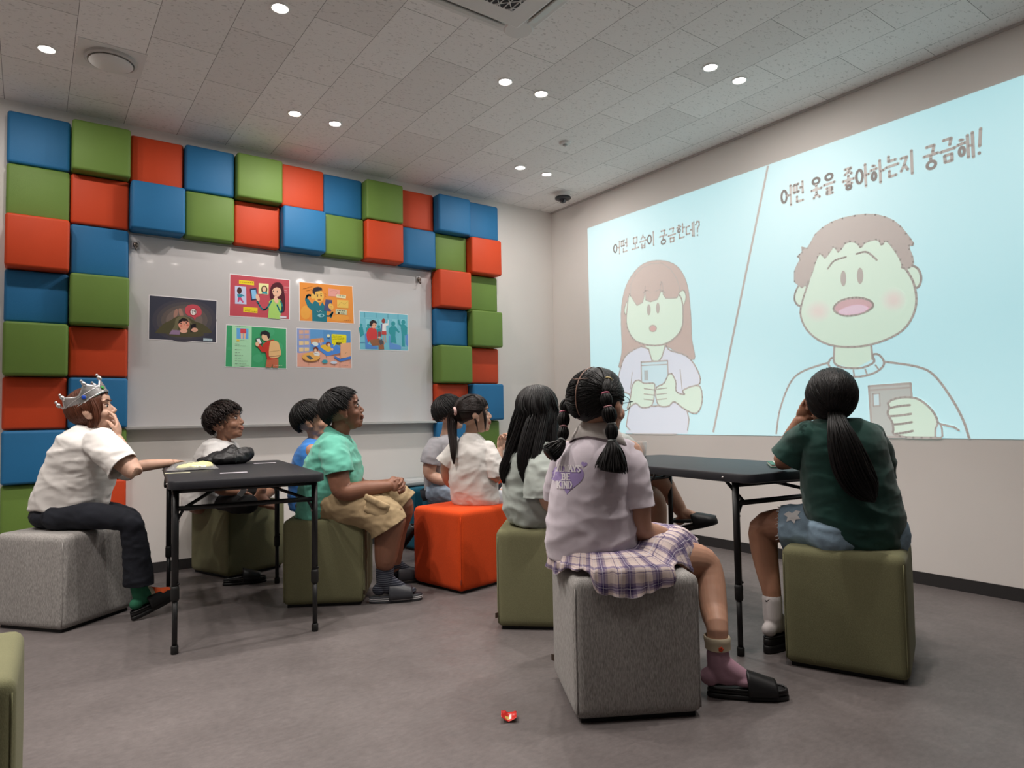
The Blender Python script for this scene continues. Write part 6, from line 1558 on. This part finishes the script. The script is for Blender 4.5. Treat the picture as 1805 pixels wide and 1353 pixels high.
# socks, slides
hp = on_z(1246, 1226); dd = V((RT.x, RT.y, 0)).normalized()*.98-V((FW.x, FW.y, 0)).normalized()*.12
M_pk = mat('sock_pink', (.40, .235, .30), .9, bump=.3, bscale=500); M_cr = mat('sock_cream', (.6, .52, .38), .9)
ak = hp+dd.normalized()*.040+V((0, 0, .105))
bm = bmesh.new(); foot_solids(bm, ak, dd, ZU, 1.0); limb(bm, [ak+V((0, 0, .035)), ak], [.037, .036]); bm = remesh(bm, .0045, 4); so = obj('sock', bm, M_pk, p.root)
cb = ak+V((0, 0, .062)); bm = bmesh.new(); lathe(bm, cb, [(.037, -.012), (.041, -.010), (.0415, .010), (.0425, .013), (.0435, .026), (.041, .032), (.036, .030)], 28, (R2, B2, (ZU-R2*.06).normalized()), cap=False); auto_smooth(obj('sock_cuff', bm, M_cr, so))
fl = cb-B2*.0425-R2*.002; bm = bmesh.new()
for k in range(5):
    a = 2*PI*k/5; ball(bm, fl+R2*.005*math.cos(a)+ZU*(.005*math.sin(a)), (.004, .0015, .004), (R2, B2, ZU), 8, 6)
obj('embroidered_flower', bm, mat('flower_red', (.55, .06, .02), .8), so)
slide_shoe(p.root, hp, dd, ZU, .262, .10, M_dk, strap0=.48, strap1=.84, hgt=.032, hole=1)
# hair: parted cap with two bubble braids
bm = bmesh.new(); bl = lambda a: 26 if abs(a) < 30 else (26-(abs(a)-30)*1.0 if abs(a) < 72 else -20-(abs(a)-72)*.30)
cap(bm, H, bl, .995)
TR_, TL_ = (-112, 10), (118, 4)
for sgn, T in ((-1, TR_), (1, TL_)):
    comb(bm, H, lambda r: (180 if False else sgn*r.uniform(150, 179), r.uniform(-38, 70)), lambda r: (T[0]+r.uniform(-7, 7), T[1]+r.uniform(-7, 7)), 170, .0048, seed=80+sgn, k=(1.0, 1.02))
    comb(bm, H, lambda r: (sgn*r.uniform(8, 60), r.uniform(40, 84)), lambda r: (T[0]+r.uniform(-8, 8), T[1]+r.uniform(-6, 6)), 120, .0048, seed=83+sgn, k=(1.0, 1.02))
    comb(bm, H, lambda r: (sgn*r.uniform(62, 80), r.uniform(-10, 45)), lambda r: (T[0]+r.uniform(-8, 8), T[1]+r.uniform(-6, 6)), 60, .0045, seed=86+sgn, k=(1.0, 1.02))
hr8 = obj('hair', bm, HB, p.root)
bm = bmesh.new()
tube(bm, [H.sd(unit(180, e), 1.022) for e in range(-30, 92, 6)], .0017, 6); tube(bm, [H.sd(unit(a, 40-abs(a)*0), 1.022) for a in range(-180, -118, 6)], .0016, 6); tube(bm, [H.sd(unit(a, 40), 1.022) for a in range(140, 186, 6)], .0016, 6)
obj('parting', bm, skin('scalp', (.30, .19, .15)), hr8)
tiec = [mat('tie_%s' % k, c, .5) for k, c in (('yellow', (.50, .40, .18)), ('pink', (.55, .16, .24)), ('rose', (.42, .20, .22)), ('grey', (.30, .32, .32)), ('grey2', (.26, .29, .29)))]
def braid(pts, bulge, tuft, seed, tr=(.010, .030, .042, .046)):
    for i, (a, b) in enumerate(zip(pts, pts[1:])):
        bm = bmesh.new(); P0, P1 = p.P(*a), p.P(*b); g = [P0.lerp(P1, t) for t in (0, .2, .5, .8, 1)]; r = bulge[i]
        bundle(bm, g, [.009, r*.85, r, r*.85, .009], 60, .0042, seed+i, steps=12, sides=5); obj('braid_bubble', bm, HB, hr8)
    for i, a in enumerate(pts):
        bm = bmesh.new(); q = p.P(*a); nx = p.P(*pts[i+1]) if i+1 < len(pts) else p.P(*tuft[0]); dz = (nx-q).normalized(); s_, t_, _ = frame(dz)
        torus(bm, q, .0105, .0032, (s_, t_, dz), 18, 8); obj('hair_tie', bm, tiec[i % 5], hr8)
    bm = bmesh.new(); g = [p.P(*pts[-1])]+[p.P(*t) for t in tuft]; bundle(bm, g, list(tr)[:len(g)], 170, .0042, seed+20, steps=12, endspread=.22, frizz=.003); obj('braid_tail', bm, HB, hr8)
braid([(1072, 669, -.075), (1067, 693, -.115), (1071, 716, -.130), (1078, 746, -.135), (1079, 776, -.140)], [.016, .020, .024, .021], [(1080, 795, -.145), (1079, 815, -.145), (1077, 830, -.145)], 100)
braid([(1008, 705, .02), (993, 726, .0), (994, 752, -.02), (991, 776, -.04)], [.026, .020, .018], [(986, 784, -.05), (977, 792, -.06), (966, 801, -.07)], 140, (.009, .018, .026, .030))
glasses(H, p.root, mat('frame_dark', (.05, .045, .045), .25, .5, metal=.6), .024)

# 9 ---- person behind her, legs crossed
p = Person((-1.02, -1.52, .437), 3.82, 'person in black clogs with crossed legs, mostly hidden behind the right table', 'mid')
Fd = facing(1055, 720, 3.82)
H = Head(p.P(1062, 722), Fd, 5, 0, 1.0)
wr = p.P(1122, 800, -.10)
hc, dc_ = p.P(1194, 939, .0), (p.P(1268, 922, -.06)-p.P(1194, 939, .0)).normalized(); uc = V((.1, -.15, 1)); uc = (uc-dc_*uc.dot(dc_)).normalized(); akc = hc+dc_*.058+uc*.100
def sol(bm):
    limb(bm, [p.P(1062, 870), p.P(1062, 820), p.P(1064, 775), p.P(1064, 758), p.P(1063, 740)], [.09, .08, .055, .038, .042])
    p.limb(bm, [(1082, 780, -.1, .042), (1105, 798, -.14, .036), (1115, 806, -.13, .032), (1122, 800, -.10, .021)]); p.limb(bm, [(1045, 780, .1, .042), (1060, 820, .15, .036), (1100, 815, .15, .022)])
    hand_solids(bm, wr, p.P(1135, 790, -.06)-wr, FW, 1, (.6, .7, .5), .88)
    p.limb(bm, [(1070, 875, -.07, .085), (1120, 872, -.10, .075), (1155, 880, -.10, .052), (1160, 925, -.10, .046), (1156, 1000, -.1, .032)])
    p.limb(bm, [(1075, 865, .10, .085), (1120, 850, .02, .072), (1163, 845, -.02, .054), (1182, 872, .0, .048), (1200, 900, .02, .038), (akc, .028)])
    foot_solids(bm, akc, dc_, uc, .88)
p.body(sol, H, .0036); face_parts(H, p.root)
short_hair(H, p.root, HB, lambda a: 20 if abs(a) < 40 else -40, (180, 70), 200, .009, .04, 91)
M_gg = tee('tee_greygreen', (.37, .39, .375))
p.cloth('shirt', M_gg, [(1028, 870, 1096, 870, 0, .13), (1026, 835, 1096, 838, 0, .14), (1032, 800, 1098, 800, 0, .145), (1038, 778, 1094, 778, 0, .13), (1052, 766, 1078, 766, 0, .06)],
        tubes=[[(1082, 778, -.08, .055), (1100, 782, -.13, .054), (1114, 798, -.13, .048)], [(1045, 780, .1, .055), (1058, 815, .15, .05)]], cuts=[((1115, 799, -.13), V((.6, -.3, -.7)), .08)], amp=.007, seed=51)
p.cloth('shorts', mat('shorts_black', (.010, .010, .011), .8), tubes=[[(1065, 874, -.06, .098), (1115, 872, -.10, .086)], [(1070, 866, .10, .098), (1115, 854, .03, .084)]], amp=.005)
bm = bmesh.new(); q = p.P(1131, 792, -.07); lathe(bm, q, [(.022, -.045), (.030, .04), (.0305, .042), (.029, .04), (.021, -.043)], 24, cap=False); tag(obj('cup', bm, mat('cup_clear', (.75, .78, .78), .1, .5, alpha=.45), None, True, q-V((0, 0, .045))), 'small clear plastic cup held at the far end of the right table', 'cup')
def clog(root, hp, d, up, l=.235, w=.10):
    d = V(d).normalized(); u = (V(up)-d*V(up).dot(d)).normalized(); s = d.cross(u); c = hp+d*l/2
    bm = bmesh.new(); outline_prism(bm, c, d, u, sole_outline(l, w), 0, .034, 0, .008); o = obj('clog', bm, M_dk, root)
    bm = bmesh.new(); rows = []
    for i in range(11):
        t = .42+.57*i/10; x = -l/2+l*t; ww = w*.47*(1 if t < .75 else math.sqrt(max(.02, 1-((t-.75)/.25)**2*.92))); hh = (.078-.052*((t-.42)/.58)**1.3)
        rows.append([bm.verts.new(c+d*x+s*math.cos(PI*k/16)*ww+u*(.02+hh*math.sin(PI*k/16)**.7)) for k in range(17)])
    for a, b in zip(rows, rows[1:]):
        for k in range(16): bm.faces.new((a[k], a[k+1], b[k+1], b[k]))
    bm.faces.new(rows[-1]); bmesh.ops.recalc_face_normals(bm, faces=bm.faces[:])
    if sum(f.normal.dot(u) for f in bm.faces) < 0: bmesh.ops.reverse_faces(bm, faces=bm.faces[:])
    thicken(bm, .005); obj('upper', bm, M_dk, o)
    bm = bmesh.new(); tube(bm, [c+d*(-.02)-s*w*.47+u*.055, c+d*(-.09)-s*w*.44+u*.070, c-d*l*.52+u*.072, c+d*(-.09)+s*w*.44+u*.070, c+d*(-.02)+s*w*.47+u*.055], .0065, 8, 24, 1.6); obj('heel_strap', bm, M_dk, o)
    bm = bmesh.new(); ball(bm, c-d*.022-s*w*.50+u*.056, (.009, .004, .009), (d, s, u)); obj('rivet', bm, mat('rivet_grey', (.10, .10, .10), .4), o)
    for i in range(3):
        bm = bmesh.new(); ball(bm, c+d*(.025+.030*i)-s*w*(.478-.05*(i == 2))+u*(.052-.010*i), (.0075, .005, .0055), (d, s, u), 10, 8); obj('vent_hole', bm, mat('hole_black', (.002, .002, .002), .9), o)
    return o
clog(p.root, hc, dc_, uc)
hp = on_z(1120, 1040); clog(p.root, hp, V((.9, -.4, 0)), ZU)

# 10 ---- girl in dark green at the right table
p = Person((-1.367, -3.406, .437), 2.52, 'person with a long ponytail in a dark green t-shirt, elbow on the right table', 'tan')
Fd = facing(1463, 702, 2.52)
H = Head(p.P(1463, 706), Fd, 9, -6, 1.02)
wl = p.P(1409, 742, .10)
d10 = (V((RT.x, RT.y, 0)).normalized()*.75+V((FW.x, FW.y, 0)).normalized()*.6).normalized(); ak = p.P(1362, 1080, .13); ak.z = .128
def sol(bm):
    limb(bm, [p.P(1500, 930), p.P(1495, 860), p.P(1478, 780), p.P(1470, 755), p.P(1465, 732)], [.10, .09, .065, .040, .044])
    p.limb(bm, [(1415, 775, .04, .046), (1396, 798, .10, .042), (1380, 812, .14, .036), (1392, 778, .13, .034), (1409, 742, .10, .023)])
    p.limb(bm, [(1540, 785, .04, .046), (1556, 830, .10, .040), (1550, 850, .22, .034), (1500, 830, .36, .022)])
    hand_solids(bm, wl, p.P(1424, 715, .10)-wl, (H.c-wl)+V((0, 0, .0)), 1, (.25, .3, .3), .9, .06)
    p.limb(bm, [(1490, 935, .0, .092), (1420, 928, .10, .080), (1352, 928, .18, .060), (1346, 955, .19, .055), (1352, 1000, .17, .046), (ak+V((0, 0, .09)), .035), (ak, .031)])
    p.limb(bm, [(1520, 935, .06, .09), (1470, 925, .30, .078), (1440, 920, .44, .056), (1440, 990, .44, .046), (1445, 1060, .42, .032)])
p.body(sol, H, .0032); face_parts(H, p.root)
M_dg = tee('tee_dark_green', (.012, .052, .042))
e0, e1 = p.P(1405, 785, .05), p.P(1386, 810, .08)
p.cloth('shirt', M_dg, [(1440, 962, 1582, 958, 0, .125), (1430, 935, 1585, 932, 0, .135), (1424, 905, 1584, 900, 0, .135), (1420, 865, 1574, 862, 0, .13), (1417, 825, 1562, 822, 0, .128), (1412, 785, 1552, 780, 0, .125), (1418, 758, 1538, 752, 0, .105), (1440, 740, 1512, 736, 0, .068)],
        tubes=[[(1424, 768, .0, .056), (1408, 785, .05, .062), (1380, 818, .09, .064)], [(1530, 770, .0, .056), (1546, 805, .05, .060), (1548, 842, .10, .060)]],
        cuts=[((1388, 808, .08), e1-e0, .09), ((1548, 836, .1), V((0, .2, -1)), .085)], amp=.009, scale=(6, 6, 12), seed=61.5, sharp=1.3, voxel=.006)
p.collar(p.P(1472, 742), ZU, .055, M_dg)
M_sd = mat('denim_sky', (.23, .33, .42), .85, .2, bump=.4, bscale=420, var=.2, vscale=22)
p.cloth('shorts', M_sd, tubes=[[(1500, 936, -.02, .104), (1440, 932, .07, .098), (1378, 930, .15, .090)], [(1530, 935, .06, .11), (1490, 928, .26, .092)], [(1470, 940, -.02, .10), (1552, 940, -.01, .10)]],
        cuts=[((1384, 930, .145), p.P(1378, 930, .15)-p.P(1440, 932, .07), .13)], amp=.007, scale=(14, 14, 18), seed=71)
# ragged white hem patch
sd = [o for o in p.root.children if o.name.startswith('shorts')][0]; cast = caster(sd); rr = random.Random(4)
decal('torn_patch', [[(1381, 906), (1390, 901), (1396, 904), (1403, 899), (1411, 901), (1406, 908), (1411, 914), (1403, 915), (1400, 922), (1394, 916), (1386, 919), (1388, 911)]], mat('denim_fray', (.72, .72, .72), .9), sd, .003, 2)
bm = bmesh.new()
for k in range(60):
    a = rr.uniform(0, 6.3); r0 = .089; nd = (p.P(1378, 930, .15)-p.P(1440, 932, .07)).normalized(); s_, t_, _ = frame(nd); q = p.P(1385, 930, .144)+(s_*math.cos(a)+t_*math.sin(a))*r0
    tube(bm, [q, q+nd*rr.uniform(.006, .014)+V((rr.uniform(-.006, .006), rr.uniform(-.006, .006), rr.uniform(-.01, .003)))], [.0022, .001], 4)
tag(obj('frayed_hem', bm, mat('denim_fray', (.72, .72, .72), .9), p.root, True), kind='stuff')
M_sw2 = mat('sock_white', (.58, .54, .54), .9, bump=.4, bscale=400)
hp = ak-d10*.060-V((0, 0, ak.z))
bm = bmesh.new(); foot_solids(bm, ak, d10, ZU, .98); limb(bm, [ak+V((0, 0, .075)), ak+V((0, 0, .03)), ak], [.038, .037, .036]); bm = remesh(bm, .0045, 3); so10 = obj('sock', bm, M_sw2, p.root)
sw = [(1349.0, 1057), (1351.5, 1058.5), (1358, 1054.5), (1352, 1060.5), (1349.5, 1060)]
cs = caster(so10); bm = bmesh.new()
def on_sock(x, y): d = view_ray(x, y).normalized(); q = cs(CAM, d, .0012); return q if q is not None else p.P(x, y, .1)
vs = [bm.verts.new(on_sock(x, y)) for x, y in sw]; bm.faces.new(vs); bmesh.ops.triangulate(bm, faces=bm.faces[:]); obj('swoosh_mark', bm, mat('mark_black', (.01, .01, .01), .7), so10, False)
fh = hp
slide_shoe(p.root, fh, d10, ZU, .245, .105, M_dk, strap0=.45, strap1=.9, hgt=.060)
bm = bmesh.new(); hl = lambda a: 28 if abs(a) < 30 else (28-(abs(a)-30)*1.0 if abs(a) < 75 else -22-(abs(a)-75)*.28)
cap(bm, H, hl, 1.0); TP = (183, -40)
comb(bm, H, lambda r: (r.uniform(-180, 180), r.uniform(55, 88)), lambda r: (TP[0]+r.uniform(-22, 22), TP[1]+r.uniform(-6, 8)), 260, .0058, seed=111, k=(1.0, 1.035))
comb(bm, H, lambda r: (r.choice((1, -1))*r.uniform(55, 90), r.uniform(-20, 45)), lambda r: (TP[0]+r.uniform(-20, 20), TP[1]+r.uniform(-6, 6)), 160, .0055, seed=112, k=(1.0, 1.03))
hr10 = obj('hair', bm, HB, p.root)
bm = bmesh.new(); bundle(bm, [H.sd(unit(183, -36), .97), p.P(1480, 757, -.145), p.P(1490, 790, -.165), p.P(1505, 830, -.17), p.P(1525, 862, -.165), p.P(1542, 884, -.16)], [.020, .038, .055, .062, .050, .006], 190, .005, 113, steps=20, frizz=.003, flat=.55, up=V((0, 0, 1))); obj('ponytail', bm, HB, hr10)
bm = bmesh.new(); torus(bm, H.sd(unit(183, -38), 1.04), .022, .006, (H.L, H.U, (-H.F*.6-H.U*.6).normalized()), 20, 8); obj('hair_tie', bm, mat('tie_black', (.012, .012, .012), .6), hr10)
# ---------------------------------------------------------------- small things
ZT = .7055
def flat_slip(px, py, w, l, ang, label, name='paper_slip', col=(.62, .58, .64), W=TL):
    c = on_z(px, py, ZT); bm = bmesh.new(); add_box(bm, c+V((0, 0, .0008)), (w, l, .0012), Matrix.Rotation(math.radians(ang), 3, 'Z'))
    return tag(obj(name, bm, mat('slip_%s' % label[:8].replace(' ', '_'), col, .5), None, False, c), label, 'paper slip', 'paper slips on the left table')
flat_slip(412, 833, .115, .035, -7, 'white paper slip at the middle of the left table\'s front', col=(.66, .62, .68))
flat_slip(467, 816, .115, .035, -7, 'white paper slip near the far right corner of the left table', col=(.66, .62, .68))
flat_slip(313, 833.5, .105, .035, -7, 'pale yellow paper slip at the left table\'s front left corner, by the zip bag', col=(.66, .64, .45))
# black drawstring bag
c = on_z(405, 818, ZT); c.y += .05
o = empty('drawstring_bag', c, 'crumpled black drawstring bag lying on the left table', 'bag')
M_bag = mat('bag_nylon', (.007, .007, .008), .45, .4, bump=.4, bscale=120)
bm = bmesh.new()
X, Y = V((.992, -.127, 0)), V((.127, .992, 0))
ball(bm, c+X*.0+V((0, 0, .035)), (.13, .085, .045), (X, Y, ZU)); ball(bm, c+X*.02+V((0, 0, .05)), (.07, .06, .045), (X, Y, ZU)); ball(bm, c+X*.09+V((0, 0, .055)), (.055, .05, .045), (X, Y, ZU)); ball(bm, c-X*.09+V((0, 0, .025)), (.08, .06, .028), (X, Y, ZU)); ball(bm, c+X*.03+V((0, 0, .085)), (.035, .03, .03), (X, Y, ZU)); ball(bm, c+X*.125+V((0, 0, .06)), (.03, .03, .03), (X, Y, ZU))
bm = remesh(bm, .005, 4)
for v in bm.verts: v.co = c+(v.co-c)*.88
folds(bm, .013, (17, 17, 17), None, 8.2, None, 1.1); folds(bm, .0015, (40, 40, 40), None, 3.2, None, 1.0)
for v in bm.verts: v.co.z = max(v.co.z, ZT)
obj('body', bm, M_bag, o)
bm = bmesh.new(); tube(bm, [c+X*.03+V((0, -.05, .09)), c+X*.025+V((0, -.09, .05)), c+X*.02+V((0, -.10, .008))], .0022, 6, 14); tube(bm, [c-X*.10+V((0, 0, .03)), c-X*.16+V((0, .01, .014)), c-X*.22+V((0, .02, .012)), c-X*.27+V((0, .03, .008))], [.014, .012, .012, .010], 8, 14, .4); obj('strap', bm, M_bag, o)
# zip bag with something yellow
c = on_z(343, 827, ZT)
o = empty('zip_bag', c, 'clear zip bag with a pale yellow cloth inside, on the left table', 'bag')
bm = bmesh.new(); ball(bm, c+X*.012+V((0, 0, .015)), (.075, .05, .018), (X, Y, ZU)); ball(bm, c-X*.03+V((0, 0, .012)), (.05, .04, .014), (X, Y, ZU)); ball(bm, c+X*.04+V((0, 0, .022)), (.04, .035, .016), (X, Y, ZU)); bm = remesh(bm, .004, 3); folds(bm, .005, (30, 30, 30), None, 2.0)
for v in bm.verts: v.co.z = max(v.co.z, ZT+.001)
obj('yellow_cloth', bm, mat('cloth_yellow', (.70, .66, .24), .7), o)
bm = bmesh.new(); N = 16; rows = []
for i in range(N+1):
    for_j = []
    for j in range(11):
        u, w = i/N*2-1, j/10*2-1; h = .036*(1-u**4)*(1-w**4)+.003+.004*noise.noise(V((u*4, w*4, 2)))
        for_j.append(bm.verts.new(c+X*(u*.115-.01)+Y*w*.062+V((0, 0, max(h, .002)))))
    rows.append(for_j)
for a, b in zip(rows, rows[1:]):
    for j in range(10): bm.faces.new((a[j], b[j], b[j+1], a[j+1]))
obj('clear_film', bm, mat('film_clear', (.8, .8, .8), .08, .5, alpha=.22, bump=.6, bscale=40), o)
# clear plastic box on the teal pouf
c = V((-1.60, -.30, .443)); o = empty('plastic_box', c, 'clear plastic food box on the dark teal pouf by the wall', 'box')
M_cl = mat('clear_plastic', (.72, .76, .78), .06, .5, alpha=.30)
bm = bmesh.new(); add_box(bm, c+V((0, 0, .028)), (.20, .14, .055), Matrix.Rotation(.1, 3, 'Z'), .016, 3); obj('lid', bm, M_cl, o)
bm = bmesh.new(); add_box(bm, c+V((0, 0, .006)), (.205, .145, .012), Matrix.Rotation(.1, 3, 'Z'), .004, 2); obj('tray', bm, mat('tray_dark', (.03, .04, .045), .4), o)
# notebook on the right table
c = on_z(1388, 821, ZT); d_ = Matrix.Rotation(math.radians(-52), 3, 'Z'); o = empty('notebook', c, 'green notebook with white pages under the elbow on the right table', 'notebook')
bm = bmesh.new(); add_box(bm, c+V((0, 0, .002)), (.15, .21, .004), d_, .001, 1); add_box(bm, c+V((0, 0, .013)), (.15, .21, .0025), d_, .001, 1); obj('cover', bm, mat('note_green', (.02, .12, .075), .5), o, False)
bm = bmesh.new(); add_box(bm, c+V((0, 0, .008)), (.146, .206, .008), d_); obj('pages', bm, mat('note_pages', (.66, .64, .58), .8), o, False)
bm = bmesh.new(); add_box(bm, c+V((.01, .0, .0152)), (.12, .17, .0012), d_); obj('open_sheet', bm, mat('note_sheet', (.50, .50, .45), .7), o, False)
# crumpled red sweet wrapper on the floor
c = on_z(897, 1268); o = empty('sweet_wrapper', c, 'small red crumpled sweet wrapper on the bare floor', 'wrapper')
bm = bmesh.new(); N = 12; rows = []
for i in range(N+1):
    row = []
    for j in range(9):
        u, w = i/N*2-1, j/8*2-1
        z = .003+.016*abs(u)**1.3*(1 if u < 0 else .8)+.010*max(0, w)*(1-u*u)+.004*noise.noise(V((u*3, w*3, 1)))
        row.append(bm.verts.new(c+RT*u*.024+V((FW.x, FW.y, 0))*w*.022+V((0, 0, max(z, .0012)))))
    rows.append(row)
for i, (a, b) in enumerate(zip(rows, rows[1:])):
    for j in range(8): bm.faces.new((a[j], b[j], b[j+1], a[j+1])).material_index = 1 if 3 <= i <= 5 and 2 <= j <= 4 else (2 if 6 <= i <= 7 and 3 <= j <= 5 else 0)
bmesh.ops.recalc_face_normals(bm, faces=bm.faces[:]); thicken(bm, .0006)
obj('foil', bm, [mat('foil_red', (.55, .02, .015), .3, .5), mat('foil_gold', (.60, .42, .10), .3, .5), mat('foil_print', (.75, .68, .66), .4)], o)
